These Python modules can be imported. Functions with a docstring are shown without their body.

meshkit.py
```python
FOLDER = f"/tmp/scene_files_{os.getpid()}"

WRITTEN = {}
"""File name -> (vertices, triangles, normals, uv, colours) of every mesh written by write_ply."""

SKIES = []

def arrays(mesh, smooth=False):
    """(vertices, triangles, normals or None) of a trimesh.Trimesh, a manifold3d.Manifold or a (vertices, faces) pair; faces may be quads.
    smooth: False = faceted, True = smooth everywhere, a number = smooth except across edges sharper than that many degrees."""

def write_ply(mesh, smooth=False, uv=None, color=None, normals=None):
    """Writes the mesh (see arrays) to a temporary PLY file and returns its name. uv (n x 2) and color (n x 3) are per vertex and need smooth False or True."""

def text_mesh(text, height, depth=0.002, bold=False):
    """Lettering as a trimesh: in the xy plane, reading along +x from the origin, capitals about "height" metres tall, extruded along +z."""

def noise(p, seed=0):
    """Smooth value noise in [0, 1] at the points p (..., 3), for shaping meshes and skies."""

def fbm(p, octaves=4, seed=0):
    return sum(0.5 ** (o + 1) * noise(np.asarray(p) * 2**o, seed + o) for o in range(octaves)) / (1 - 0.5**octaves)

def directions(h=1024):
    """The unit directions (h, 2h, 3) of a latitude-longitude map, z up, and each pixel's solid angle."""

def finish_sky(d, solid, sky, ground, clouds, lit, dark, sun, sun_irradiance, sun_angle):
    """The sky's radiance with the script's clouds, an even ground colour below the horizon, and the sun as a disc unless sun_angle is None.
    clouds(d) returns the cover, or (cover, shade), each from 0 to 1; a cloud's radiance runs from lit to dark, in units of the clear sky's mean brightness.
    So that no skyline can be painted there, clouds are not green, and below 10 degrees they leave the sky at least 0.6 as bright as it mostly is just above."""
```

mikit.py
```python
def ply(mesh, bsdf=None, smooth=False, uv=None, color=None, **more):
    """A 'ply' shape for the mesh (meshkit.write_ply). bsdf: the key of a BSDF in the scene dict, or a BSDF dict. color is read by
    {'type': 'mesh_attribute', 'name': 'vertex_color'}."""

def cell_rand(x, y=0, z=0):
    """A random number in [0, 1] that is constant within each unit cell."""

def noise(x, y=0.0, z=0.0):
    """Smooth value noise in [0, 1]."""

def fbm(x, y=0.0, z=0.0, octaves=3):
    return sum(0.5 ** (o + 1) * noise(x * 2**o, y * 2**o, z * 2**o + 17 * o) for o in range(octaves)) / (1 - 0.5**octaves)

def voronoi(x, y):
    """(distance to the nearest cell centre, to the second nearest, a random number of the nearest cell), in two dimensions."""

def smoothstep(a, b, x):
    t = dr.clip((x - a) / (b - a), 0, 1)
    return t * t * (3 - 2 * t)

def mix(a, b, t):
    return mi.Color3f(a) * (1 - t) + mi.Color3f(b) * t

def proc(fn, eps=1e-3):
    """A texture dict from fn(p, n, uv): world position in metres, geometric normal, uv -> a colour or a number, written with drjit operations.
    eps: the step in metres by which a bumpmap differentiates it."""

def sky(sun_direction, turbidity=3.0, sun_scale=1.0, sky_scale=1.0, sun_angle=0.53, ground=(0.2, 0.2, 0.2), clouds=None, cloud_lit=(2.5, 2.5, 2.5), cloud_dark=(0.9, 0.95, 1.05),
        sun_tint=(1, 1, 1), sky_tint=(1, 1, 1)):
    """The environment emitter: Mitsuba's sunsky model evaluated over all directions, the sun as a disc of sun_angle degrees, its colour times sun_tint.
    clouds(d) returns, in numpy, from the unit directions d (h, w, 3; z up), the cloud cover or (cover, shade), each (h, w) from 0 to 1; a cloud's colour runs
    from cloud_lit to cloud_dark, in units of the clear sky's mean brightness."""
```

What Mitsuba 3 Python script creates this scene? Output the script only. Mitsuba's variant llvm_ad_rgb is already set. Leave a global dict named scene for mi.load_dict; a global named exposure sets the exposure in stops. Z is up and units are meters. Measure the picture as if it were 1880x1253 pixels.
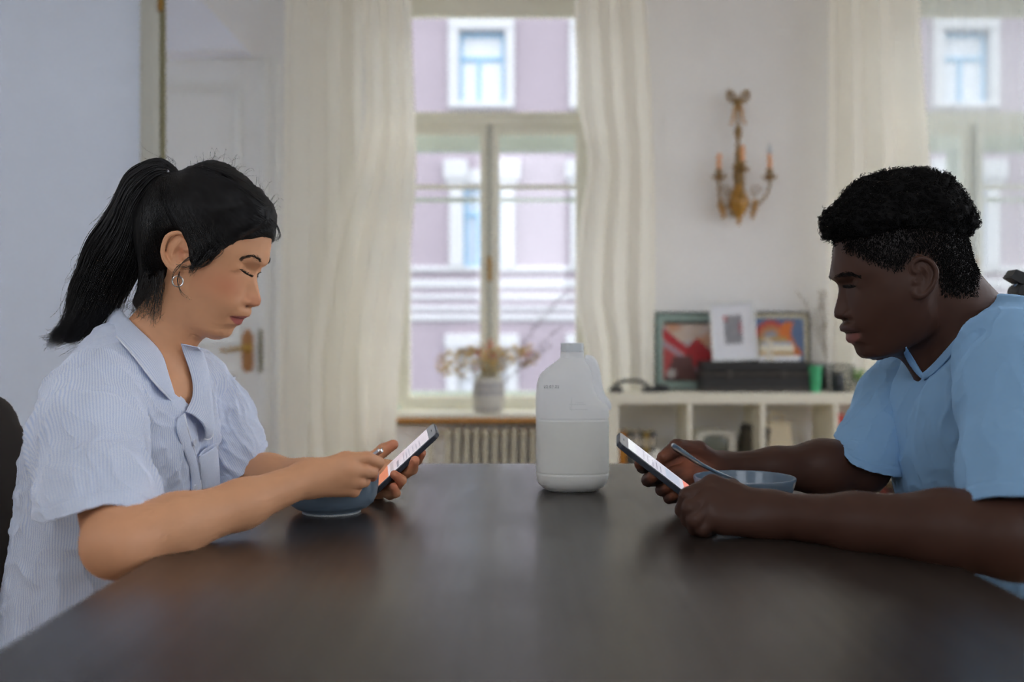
import math, os, random
import numpy as np
import trimesh
import manifold3d as m3
import shapely.geometry as sg
import drjit as dr
import mitsuba as mi
import mikit, meshkit
from scipy.interpolate import PchipInterpolator, CubicSpline
from scipy.spatial import cKDTree
from mikit import noise, fbm, smoothstep, mix

random.seed(7)
T = mi.ScalarTransform4f
scene, labels = {}, {}

# ------------------------------------------------------------------ camera
F = 1828.0                      # focal length in pixels of the 1880 px wide frame
CAM = np.array([0.0, 0.0, 1.02])
scene['camera'] = {
    'type': 'thinlens', 'fov': math.degrees(2 * math.atan(940.0 / F)), 'fov_axis': 'x',
    'aperture_radius': 0.0068, 'focus_distance': 1.50, 'near_clip': 0.02, 'far_clip': 300.0,
    'to_world': T().look_at(origin=CAM.tolist(), target=[0, 1, 1.02], up=[0, 0, 1])}

# ------------------------------------------------------------------ sky, exposure
def _clouds(d):
    n = meshkit.fbm(d * 2.2 + 5.0, 4, seed=3)
    return np.full(n.shape, 0.92), 0.15 + 0.5 * n
scene['sky'] = mikit.sky([0.35, 0.6, 0.72], turbidity=5.0, sun_scale=0.02, sky_scale=1.0, sun_angle=6.0, ground=(0.28, 0.28, 0.28),
                         clouds=_clouds, cloud_lit=(1.9, 1.95, 2.05), cloud_dark=(1.05, 1.12, 1.25))
exposure = 4.05

# ------------------------------------------------------------------ small helpers
def P(px, py, d):
    """A point of the world: where the ray of a pixel of the photograph meets the depth d (metres ahead of the camera)."""
    return np.array([(px - 940.0) / F * d, d, CAM[2] - (py - 626.5) / F * d])

def lin(r, g, b):
    c = np.array([r, g, b], float) / 255.0
    return np.where(c <= 0.04045, c / 12.92, ((c + 0.055) / 1.055) ** 2.4)

def rgb(c):
    return {'type': 'rgb', 'value': [float(x) for x in c]}

def mat(name, color, rough=0.6, spec=0.4, metal=0.0, two=True, **kw):
    """A principled material; color is an sRGB triple or a texture dict."""
    tex = color if isinstance(color, dict) else rgb(lin(*color))
    b = {'type': 'principled', 'base_color': tex, 'roughness': rough, 'metallic': metal, **kw}
    if metal == 0.0:
        b['specular'] = spec
    scene[name] = {'type': 'twosided', 'bsdf': b} if two else b
    return name

def add(key, mesh, bsdf, smooth=30, **kw):
    scene[key] = mikit.ply(mesh, bsdf, smooth, **kw)
    return key

def tag(key, label=None, cat=None, group=None, kind=None):
    d = labels.setdefault(key, {})
    for k, v in (('label', label), ('category', cat), ('group', group), ('kind', kind)):
        if v: d[k] = v
    return key

def num(base, i):
    return base if i == 0 else '%s_%03d' % (base, i)

def cat(*ms):
    return trimesh.util.concatenate([m for m in ms if m is not None])

def box(x0, x1, y0, y1, z0, z1, bevel=0.0):
    """A box between bounds with chamfered edges."""
    lo, hi = np.array([min(x0, x1), min(y0, y1), min(z0, z1)], float), np.array([max(x0, x1), max(y0, y1), max(z0, z1)], float)
    b = min(bevel, 0.45 * float((hi - lo).min()))
    if b <= 0:
        m = trimesh.creation.box(extents=hi - lo)
        m.apply_translation((lo + hi) / 2)
        return m
    pts = []
    for k in range(3):
        a, c = lo + b, hi - b
        a[k], c[k] = lo[k], hi[k]
        pts += [[x, y, z] for x in (a[0], c[0]) for y in (a[1], c[1]) for z in (a[2], c[2])]
    h = m3.Manifold.hull_points(np.array(pts)).to_mesh()
    return trimesh.Trimesh(h.vert_properties[:, :3], h.tri_verts, process=False)

def frame_xz(x0, x1, z0, z1, y0, y1, w, bevel=0.004, wb=None):
    """Four bars of a frame standing in the xz plane."""
    wb = w if wb is None else wb
    return cat(box(x0, x0 + w, y0, y1, z0, z1, bevel), box(x1 - w, x1, y0, y1, z0, z1, bevel),
               box(x0 + w, x1 - w, y0, y1, z1 - w, z1, bevel), box(x0 + w, x1 - w, y0, y1, z0, z0 + wb, bevel))

def lathe(profile, n=48, center=(0, 0, 0)):
    """Revolve (r, z) points about the z axis."""
    m = trimesh.creation.revolve(np.array(profile, float), sections=n)
    m.apply_translation(center)
    return m

def frames(pts):
    """Parallel-transported frames along a polyline."""
    pts = np.asarray(pts, float)
    t = np.gradient(pts, axis=0)
    t /= np.linalg.norm(t, axis=1, keepdims=True) + 1e-12
    a = np.array([0, 0, 1.0]) if abs(t[0][2]) < 0.9 else np.array([1.0, 0, 0])
    n = np.cross(t[0], a); n /= np.linalg.norm(n)
    ns = [n]
    for i in range(1, len(pts)):
        n = ns[-1] - t[i] * np.dot(ns[-1], t[i])
        ns.append(n / (np.linalg.norm(n) + 1e-12))
    ns = np.array(ns)
    return t, ns, np.cross(t, ns)

def tube(pts, r, sides=8, cap=True):
    """A tube along a polyline; r a number or one per point."""
    pts = np.asarray(pts, float)
    r = np.broadcast_to(np.asarray(r, float), (len(pts),))
    t, n, b = frames(pts)
    a = np.arange(sides) * 2 * np.pi / sides
    v = (pts[:, None] + r[:, None, None] * (np.cos(a)[None, :, None] * n[:, None] + np.sin(a)[None, :, None] * b[:, None])).reshape(-1, 3)
    f = []
    for i in range(len(pts) - 1):
        for j in range(sides):
            k = (j + 1) % sides
            f += [[i * sides + j, (i + 1) * sides + j, (i + 1) * sides + k], [i * sides + j, (i + 1) * sides + k, i * sides + k]]
    if cap:
        v = np.vstack([v, pts[0], pts[-1]])
        c0, c1, m = len(v) - 2, len(v) - 1, (len(pts) - 1) * sides
        for j in range(sides):
            k = (j + 1) % sides
            f += [[c0, j, k], [c1, m + k, m + j]]
    return trimesh.Trimesh(v, np.array(f)[:, ::-1], process=False)

def strands(paths, r0, r1, sides=3):
    """Many thin tapering hairs as one mesh: paths (n, k, 3)."""
    paths = np.asarray(paths, float)
    n, k, _ = paths.shape
    t = np.gradient(paths, axis=1)
    t /= np.linalg.norm(t, axis=2, keepdims=True) + 1e-12
    ref = np.where(np.abs(t[..., 1:2]) < 0.9, [[[0, 1.0, 0]]], [[[1.0, 0, 0]]])
    a = np.cross(t, ref); a /= np.linalg.norm(a, axis=2, keepdims=True) + 1e-12
    b = np.cross(t, a)
    w = np.linspace(0, 1, k) ** 1.5
    r0 = np.broadcast_to(np.asarray(r0, float), (n,))[:, None]
    r = r0 * (1 - w)[None] + r1 * w[None]
    ang = np.arange(sides) * 2 * np.pi / sides
    v = paths[:, :, None] + r[:, :, None, None] * (np.cos(ang)[None, None, :, None] * a[:, :, None] + np.sin(ang)[None, None, :, None] * b[:, :, None])
    base = (np.arange(n) * k * sides)[:, None, None] + (np.arange(k - 1) * sides)[None, :, None]
    j = np.arange(sides)[None, None]; jn = (j + 1) % sides
    q = np.stack([base + j, base + jn, base + sides + jn, base + sides + j], -1).reshape(-1, 4)
    return trimesh.Trimesh(v.reshape(-1, 3), np.vstack([q[:, [0, 1, 2]], q[:, [0, 2, 3]]]), process=False)

def extrude(poly, depth):
    return trimesh.creation.extrude_polygon(poly, depth, engine='earcut')

def xf(mesh, m):
    mesh = mesh.copy(); mesh.apply_transform(m); return mesh

def rot(axis, deg, point=None):
    return trimesh.transformations.rotation_matrix(math.radians(deg), axis, point)

def moved(mesh, v):
    mesh = mesh.copy(); mesh.apply_translation(v); return mesh

def basis(o, x, y, z):
    m = np.eye(4)
    m[:3, 0], m[:3, 1], m[:3, 2], m[:3, 3] = x, y, z, o
    return m

def unit(v):
    v = np.asarray(v, float); return v / np.linalg.norm(v)

# ------------------------------------------------------------------ signed distances and surface nets
def smin(a, b, k):
    if k <= 0: return np.minimum(a, b)
    h = np.maximum(k - np.abs(a - b), 0) / k
    return np.minimum(a, b) - h * h * k * 0.25

def smax(a, b, k):
    return -smin(-a, -b, k)

def d_sphere(p, c, r):
    return np.linalg.norm(p - np.asarray(c, np.float32), axis=1) - r

def d_ell(p, c, r, m=None):
    q = p - np.asarray(c, np.float32)
    if m is not None: q = q @ np.asarray(m, np.float32)
    r = np.asarray(r, np.float32)
    k0 = np.linalg.norm(q / r, axis=1)
    k1 = np.linalg.norm(q / (r * r), axis=1) + 1e-9
    return np.where(k0 < 0.3, (k0 - 1) * r.min(), k0 * (k0 - 1) / k1)

def d_cone(p, a, b, ra, rb):
    """Round cone between two spheres (linear radius)."""
    a, b = np.asarray(a, np.float32), np.asarray(b, np.float32)
    ba = b - a
    L2 = float(ba @ ba) + 1e-12
    L = math.sqrt(L2)
    q = p - a
    t = (q @ ba) / L2
    d2 = np.maximum((q * q).sum(1) - t * t * L2, 0)
    s = (ra - rb) / L
    s = max(-0.95, min(0.95, s))
    tt = np.clip(t - np.sqrt(d2) * s / math.sqrt(1 - s * s) / L * 1.0, 0, 1)   # foot of the slanted side
    c = q - tt[:, None] * ba
    return np.linalg.norm(c, axis=1) - (ra + (rb - ra) * tt)

def d_chain(p, pts, rs, k=0.004):
    d = None
    for i in range(len(pts) - 1):
        e = d_cone(p, pts[i], pts[i + 1], rs[i], rs[i + 1])
        d = e if d is None else smin(d, e, k)
    return d

def surface_net(fn, lo, hi, h, slack=1.25, B=8, chunk=600):
    """The zero surface of fn (n x 3 points -> distances) between bounds, on a grid of step h, evaluated only in blocks near the surface."""
    lo, hi = np.asarray(lo, float), np.asarray(hi, float)
    nb = np.ceil((hi - lo) / (h * B)).astype(int)
    I = np.stack(np.meshgrid(*[np.arange(k) for k in nb], indexing='ij'), -1).reshape(-1, 3)
    cen = (lo + (I + 0.5) * B * h).astype(np.float32)
    d = np.concatenate([fn(cen[i:i + 200000]) for i in range(0, len(cen), 200000)])
    I = I[np.abs(d) < slack * 0.5 * math.sqrt(3) * B * h]
    s = np.stack(np.meshgrid(*[np.arange(B + 1)] * 3, indexing='ij'), -1)
    N = nb * B + 2
    cid, cv, edges = [], [], []
    corner = np.array([[x, y, z] for x in (0, 1) for y in (0, 1) for z in (0, 1)])
    ce = [(a, b) for a in range(8) for b in range(a + 1, 8) if np.abs(corner[a] - corner[b]).sum() == 1]
    for c0 in range(0, len(I), chunk):
        Ib = I[c0:c0 + chunk]
        g = Ib[:, None, None, None] * B + s[None]
        v = fn((lo + g.reshape(-1, 3) * h).astype(np.float32)).reshape(len(Ib), B + 1, B + 1, B + 1)
        neg = v < 0
        cs = sum(neg[:, x:x + B, y:y + B, z:z + B].astype(np.int8) for x, y, z in corner)
        w = np.argwhere((cs > 0) & (cs < 8))
        if len(w):
            vals = np.stack([v[w[:, 0], w[:, 1] + x, w[:, 2] + y, w[:, 3] + z] for x, y, z in corner], 1)
            acc, cnt = np.zeros((len(w), 3)), np.zeros(len(w))
            for a, b in ce:
                on = (vals[:, a] < 0) != (vals[:, b] < 0)
                t = np.where(on, vals[:, a] / np.where(on, vals[:, a] - vals[:, b], 1), 0)
                acc += np.where(on[:, None], corner[a] + t[:, None] * (corner[b] - corner[a]), 0)
                cnt += on
            gc = Ib[w[:, 0]] * B + w[:, 1:]
            cid.append((gc[:, 0] * N[1] + gc[:, 1]) * N[2] + gc[:, 2])
            cv.append(lo + (gc + acc / cnt[:, None]) * h)
        for ax in range(3):
            sl0 = [slice(None)] + [slice(0, B)] * 3
            sl1 = list(sl0); sl1[ax + 1] = slice(1, B + 1)
            a_, b_ = neg[tuple(sl0)], neg[tuple(sl1)]
            e = np.argwhere(a_ != b_)
            if len(e):
                ge = Ib[e[:, 0]] * B + e[:, 1:]
                edges.append(np.column_stack([ge, np.full(len(e), ax), a_[tuple(e.T)]]))
    cid, cv = np.concatenate(cid), np.concatenate(cv)
    o = np.argsort(cid); cid, cv = cid[o], cv[o]
    E = np.concatenate(edges)
    quads = []
    for ax in range(3):
        e = E[E[:, 3] == ax]
        u, w = (ax + 1) % 3, (ax + 2) % 3
        ids, ok = [], np.ones(len(e), bool)
        for du, dw in ((1, 1), (0, 1), (0, 0), (1, 0)):
            c = e[:, :3].copy(); c[:, u] -= du; c[:, w] -= dw
            k = (c[:, 0] * N[1] + c[:, 1]) * N[2] + c[:, 2]
            j = np.minimum(np.searchsorted(cid, k), len(cid) - 1)
            ok &= cid[j] == k
            ids.append(j)
        q = np.stack(ids, 1)
        q = np.where((e[:, 4] == 1)[:, None], q, q[:, ::-1])[ok]
        quads.append(q)
    q = np.vstack(quads)
    return cv, q

def relax(v, q, n=2, a=0.5):
    """Laplacian steps back and forth (Taubin) on a quad mesh."""
    import scipy.sparse as sp
    e = np.vstack([q[:, [0, 1]], q[:, [1, 2]], q[:, [2, 3]], q[:, [3, 0]]])
    e = np.vstack([e, e[:, ::-1]])
    A = sp.csr_matrix((np.ones(len(e)), (e[:, 0], e[:, 1])), (len(v), len(v)))
    A.data[:] = 1
    D = sp.diags(1 / np.maximum(np.asarray(A.sum(1)).ravel(), 1))
    L = D @ A
    for _ in range(n):
        v = v + a * (L @ v - v)
        v = v - (a + 0.03) * (L @ v - v)
    return v

def net(fn, lo, hi, h, smooth=2, slack=1.25):
    v, q = surface_net(fn, lo, hi, h, slack)
    if smooth: v = relax(v, q, smooth)
    return trimesh.Trimesh(v, np.vstack([q[:, [0, 1, 2]], q[:, [0, 2, 3]]]), process=False)

def vnormals(m):
    return meshkit.arrays(m, True)[2]

def biggest(m):
    """The largest connected piece of a mesh."""
    import scipy.sparse as sp
    e = np.vstack([m.faces[:, [0, 1]], m.faces[:, [1, 2]]])
    n, lab = sp.csgraph.connected_components(sp.csr_matrix((np.ones(len(e)), (e[:, 0], e[:, 1])), (len(m.vertices),) * 2), directed=False)
    if n == 1: return m
    k = np.bincount(lab[m.faces[:, 0]]).argmax()
    f = m.faces[lab[m.faces[:, 0]] == k]
    u, inv = np.unique(f, return_inverse=True)
    return trimesh.Trimesh(m.vertices[u], inv.reshape(-1, 3), process=False)

def keep_faces(m, ok):
    f = m.faces[ok]
    u, inv = np.unique(f, return_inverse=True)
    return trimesh.Trimesh(m.vertices[u], inv.reshape(-1, 3), process=False), u

def solidify(m, t):
    """An open surface given a thickness t inwards, with walls along its borders."""
    n = vnormals(m)
    v, f = m.vertices, m.faces
    e = np.vstack([f[:, [0, 1]], f[:, [1, 2]], f[:, [2, 0]]])
    key = np.sort(e, 1) @ np.array([len(v) + 1, 1])
    u, first, cnt = np.unique(key, return_index=True, return_counts=True)
    be = e[first[cnt == 1]]
    k = len(v)
    w = np.vstack([np.column_stack([be[:, 1], be[:, 0], be[:, 0] + k]), np.column_stack([be[:, 1], be[:, 0] + k, be[:, 1] + k])])
    return trimesh.Trimesh(np.vstack([v, v - t * n]), np.vstack([f, f[:, ::-1] + k, w]), process=False)
# ================================================================== materials of the room
def _paint(base, dirt=0.03, sc=3.0):
    b = lin(*base)
    def fn(p, n, uv):
        k = fbm(p.x * sc, p.y * sc, p.z * sc, 3)
        return mi.Color3f(*[float(x) for x in b]) * (1 - dirt + 2 * dirt * k)
    return mikit.proc(fn)
mat('m_wall', _paint((239, 238, 236)), 0.85, 0.2)
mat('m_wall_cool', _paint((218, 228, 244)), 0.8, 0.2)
mat('m_ceiling', (244, 244, 242), 0.9, 0.1)
mat('m_frame_paint', _paint((238, 237, 222), 0.02), 0.45, 0.4)
mat('m_door_paint', _paint((238, 238, 235), 0.02), 0.4, 0.4)
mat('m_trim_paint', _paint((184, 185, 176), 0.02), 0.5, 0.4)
mat('m_olive', (120, 116, 84), 0.5, 0.3)
mat('m_brass', (196, 158, 84), 0.28, metal=1.0)
mat('m_brass_dark', (150, 112, 52), 0.4, metal=1.0)
mat('m_copper_plate', (196, 140, 92), 0.35, metal=1.0)
scene['m_pane'] = {'type': 'thindielectric', 'int_ior': 1.5}
def _planks(p, n, uv):
    w = fbm(p.x * 14.0, p.y * 1.2, 0.0, 4)
    r = mikit.cell_rand(p.x / 0.12, dr.floor(p.y / 1.4 + mikit.cell_rand(p.x / 0.12) * 3))
    return mix(mi.Color3f(0.26, 0.18, 0.115), mi.Color3f(0.40, 0.29, 0.20), 0.6 * w + 0.4 * r)
mat('m_floor', mikit.proc(_planks), 0.4, 0.4)

def struct(key, mesh, bsdf, smooth=30):
    add(key, mesh, bsdf, smooth)
    labels[key] = {'kind': 'structure'}
    return key

# ================================================================== shell of the room
YF = -0.7                                     # the room is built up to here, just behind the camera
YW, WT, ZC = 5.10, 0.42, 3.30                  # back wall, its thickness, the ceiling
XR, XL, YL = 3.60, -4.20, 3.60                 # right wall, wall of the passage, wall that faces us on the left
W1 = (-0.625, 0.425, 0.585, 2.92)              # window openings: x0, x1, z0, z1
W2 = (1.93, 2.98, 0.585, 2.92)
D1 = (-2.12, -1.275, 0.0, 2.475)               # door opening
def wall_with_holes(x0, x1, z0, z1, holes, y0, y1):
    g = sg.box(x0, z0, x1, z1)
    for h in holes: g = g.difference(sg.box(h[0], h[2], h[1], h[3]))
    m = cat(*[extrude(q, y1 - y0) for q in getattr(g, 'geoms', [g])])
    m.apply_transform(np.array([[1, 0, 0, 0], [0, 0, -1, y1], [0, 1, 0, 0], [0, 0, 0, 1.0]]))
    return m
struct('wall_back', wall_with_holes(XL - 0.3, XR + 0.3, 0, ZC, [W1, W2, D1], YW, YW + WT), 'm_wall', False)
m = wall_with_holes(YF, YW, 0, ZC, [(-0.55, 1.0, 0.75, 3.05), (1.3, 2.85, 0.75, 3.05), (3.15, 4.7, 0.75, 3.05)], 0, 0.3)
m.apply_transform(np.array([[0, -1, 0, XR + 0.3], [1, 0, 0, 0], [0, 0, 1, 0], [0, 0, 0, 1.0]]))
struct('wall_right', m, 'm_wall', False)
XE = -1.338
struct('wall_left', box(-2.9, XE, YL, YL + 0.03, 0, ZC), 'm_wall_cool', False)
m = wall_with_holes(YF, YW, 0, ZC, [(3.85, 4.95, 0.75, 3.0)], 0, 0.3)  # unseen opening added to light the door and the passage
m.apply_transform(np.array([[0, -1, 0, -4.2], [1, 0, 0, 0], [0, 0, 1, 0], [0, 0, 0, 1.0]]))
struct('wall_near_left', m, 'm_wall', False)
struct('wall_front_added', wall_with_holes(-4.5, XR + 0.3, 0, ZC, [(-3.9, -1.7, 1.9, 3.15), (-0.4, 0.6, 1.45, 3.15)], YF - 0.25, YF), 'm_wall', False)  # unseen wall added to block low light; its openings are shaped for the light
struct('floor', box(-4.5, XR + 0.3, YF, YW + 0.05, -0.12, 0.0), 'm_floor', False)
struct('ceiling', box(-4.5, XR + 0.3, YF - 0.3, YW + 0.05, ZC, ZC + 0.15), 'm_ceiling', False)
# the end of the left wall: a rounded casing with an olive edge strip and a hinge
prof = [(0, 0), (0, -0.02), (0.012, -0.034), (0.045, -0.038), (0.062, -0.03), (0.070, -0.022), (0.070, 0.03), (0, 0.03)]
m = extrude(sg.Polygon(prof), ZC)
m.apply_translation([XE, YL, 0])
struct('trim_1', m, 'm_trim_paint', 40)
add('trim_1__edge_strip', box(XE + 0.070, XE + 0.0835, YL - 0.016, YL + 0.012, 0, ZC, 0.003), 'm_olive')
tag('trim_1__edge_strip', 'olive edge strip')
for i, z in enumerate((2.25, 0.35)):
    add(num('trim_1__hinge', i), cat(lathe([(0, -0.045), (0.008, -0.045), (0.009, 0.03), (0.005, 0.036), (0.007, 0.045), (0, 0.05)], 16, (XE + 0.076, YL - 0.026, z))), 'm_brass_dark', 40)
# bulkhead above the door, its soffit in shade
q = [P(296, -40, 4.95), P(332, -40, 4.95), P(449, 86, 4.95), P(449, 89, 4.95), P(296, 95, 4.95)]
m = extrude(sg.Polygon([(a[0], a[2]) for a in q] + [(XL + 0.01, q[-1][2] - 0.08), (XL + 0.01, q[0][2])][0:0]), 0.15)
m.apply_transform(np.array([[1, 0, 0, 0], [0, 0, -1, YW], [0, 1, 0, 0], [0, 0, 0, 1.0]]))
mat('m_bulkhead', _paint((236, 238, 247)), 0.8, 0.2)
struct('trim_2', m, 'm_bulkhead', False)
for k, (a, b) in enumerate(((-1.175, W1[0] + 0.0), (W1[1], 0.45), (1.9, W2[0]), (W2[1], XR))):
    pass
struct('baseboard_back', cat(box(-1.16, W1[0], YW - 0.02, YW, 0, 0.14, 0.006), box(W1[1], W2[0], YW - 0.02, YW, 0, 0.14, 0.006), box(W2[1], XR, YW - 0.02, YW, 0, 0.14, 0.006)), 'm_frame_paint')

# ------------------------------------------------------------------ door in the back wall
key = struct('door_1', cat(box(D1[0], D1[1], YW + 0.035, YW + 0.05, 0.01, D1[3] - 0.005)), 'm_door_paint', False)
y0, y1 = YW + 0.0, YW + 0.055
st = 0.115
for i, (a, b) in enumerate(((D1[0] + 0.006, D1[0] + st), (D1[1] - st, D1[1] - 0.006))):
    add(num('door_1__stile', i), box(a, b, y0, y1, 0.01, D1[3] - 0.006, 0.006), 'm_door_paint')
for i, (a, b) in enumerate(((0.01, 0.24), (0.86, 1.0), (D1[3] - 0.135, D1[3] - 0.006))):
    add(num('door_1__rail', i), box(D1[0] + st, D1[1] - st, y0, y1, a, b, 0.006), 'm_door_paint')
for i, (a, b) in enumerate(((0.24, 0.86), (1.0, D1[3] - 0.135))):
    w = 0.03
    fr = []
    for s in range(3):                                           # stepped moulding around the panel
        fr.append(frame_xz(D1[0] + st + s * 0.011, D1[1] - st - s * 0.011, a + s * 0.011, b - s * 0.011, y0 - 0.008 + s * 0.011, y1 - 0.006, 0.013, 0.004))
    add(num('door_1__moulding', i), cat(*fr), 'm_door_paint')
    add(num('door_1__panel', i), box(D1[0] + st + 0.05, D1[1] - st - 0.05, YW + 0.022, YW + 0.04, a + 0.05, b - 0.05, 0.008), 'm_door_paint')
# casing
ca = [box(D1[1], D1[1] + 0.035, YW - 0.03, YW + 0.06, 0, D1[3] + 0.0, 0.008), box(D1[1] + 0.03, D1[1] + 0.085, YW - 0.018, YW + 0.02, 0, D1[3], 0.008),
      box(D1[0] - 0.09, D1[0], YW - 0.03, YW + 0.06, 0, D1[3], 0.008)]
add('door_1__casing', cat(*ca), 'm_door_paint')
hx = P(455, 0, YW)[0]
hz = P(0, 640, YW)[2]
pl = sg.Point(0, 0.068).buffer(0.027).union(sg.Point(0, -0.082).buffer(0.027)).union(sg.box(-0.027, -0.082, 0.027, 0.068)).union(sg.Point(0, 0.098).buffer(0.012))
m = extrude(pl, 0.008); m.apply_transform(basis([hx, YW, hz - 0.012], [1, 0, 0], [0, 0, 1], [0, -1, 0]))
add('door_1__handle_plate', m, 'm_copper_plate', 30)
lv = [[hx, YW - 0.005, hz], [hx, YW - 0.045, hz], [hx - 0.012, YW - 0.058, hz], [hx - 0.05, YW - 0.06, hz - 0.004], [hx - 0.095, YW - 0.058, hz - 0.010], [hx - 0.125, YW - 0.055, hz - 0.006]]
c = CubicSpline(np.arange(6), np.array(lv))(np.linspace(0, 5, 30))
m = cat(tube(c, np.interp(np.linspace(0, 5, 30), [0, 1, 2, 3, 5], [0.011, 0.011, 0.011, 0.009, 0.007]), 12), xf(lathe([(0, 0), (0.024, 0), (0.024, 0.006), (0.016, 0.012), (0, 0.012)], 24), basis([hx, YW - 0.004, hz], [1, 0, 0], [0, 0, 1], [0, -1, 0])))
add('door_1__handle_lever', m, 'm_brass', 40)
add('door_1__strike_plate', box(P(478, 0, YW)[0], P(484, 0, YW)[0], YW - 0.034, YW - 0.028, 0.86, 1.08, 0.002), 'm_olive')
add('door_1__light_switch', box(P(485, 0, YW)[0], P(493, 0, YW)[0], YW - 0.028, YW - 0.02, P(0, 695, YW)[2], P(0, 663, YW)[2], 0.003), 'm_frame_paint')

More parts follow.
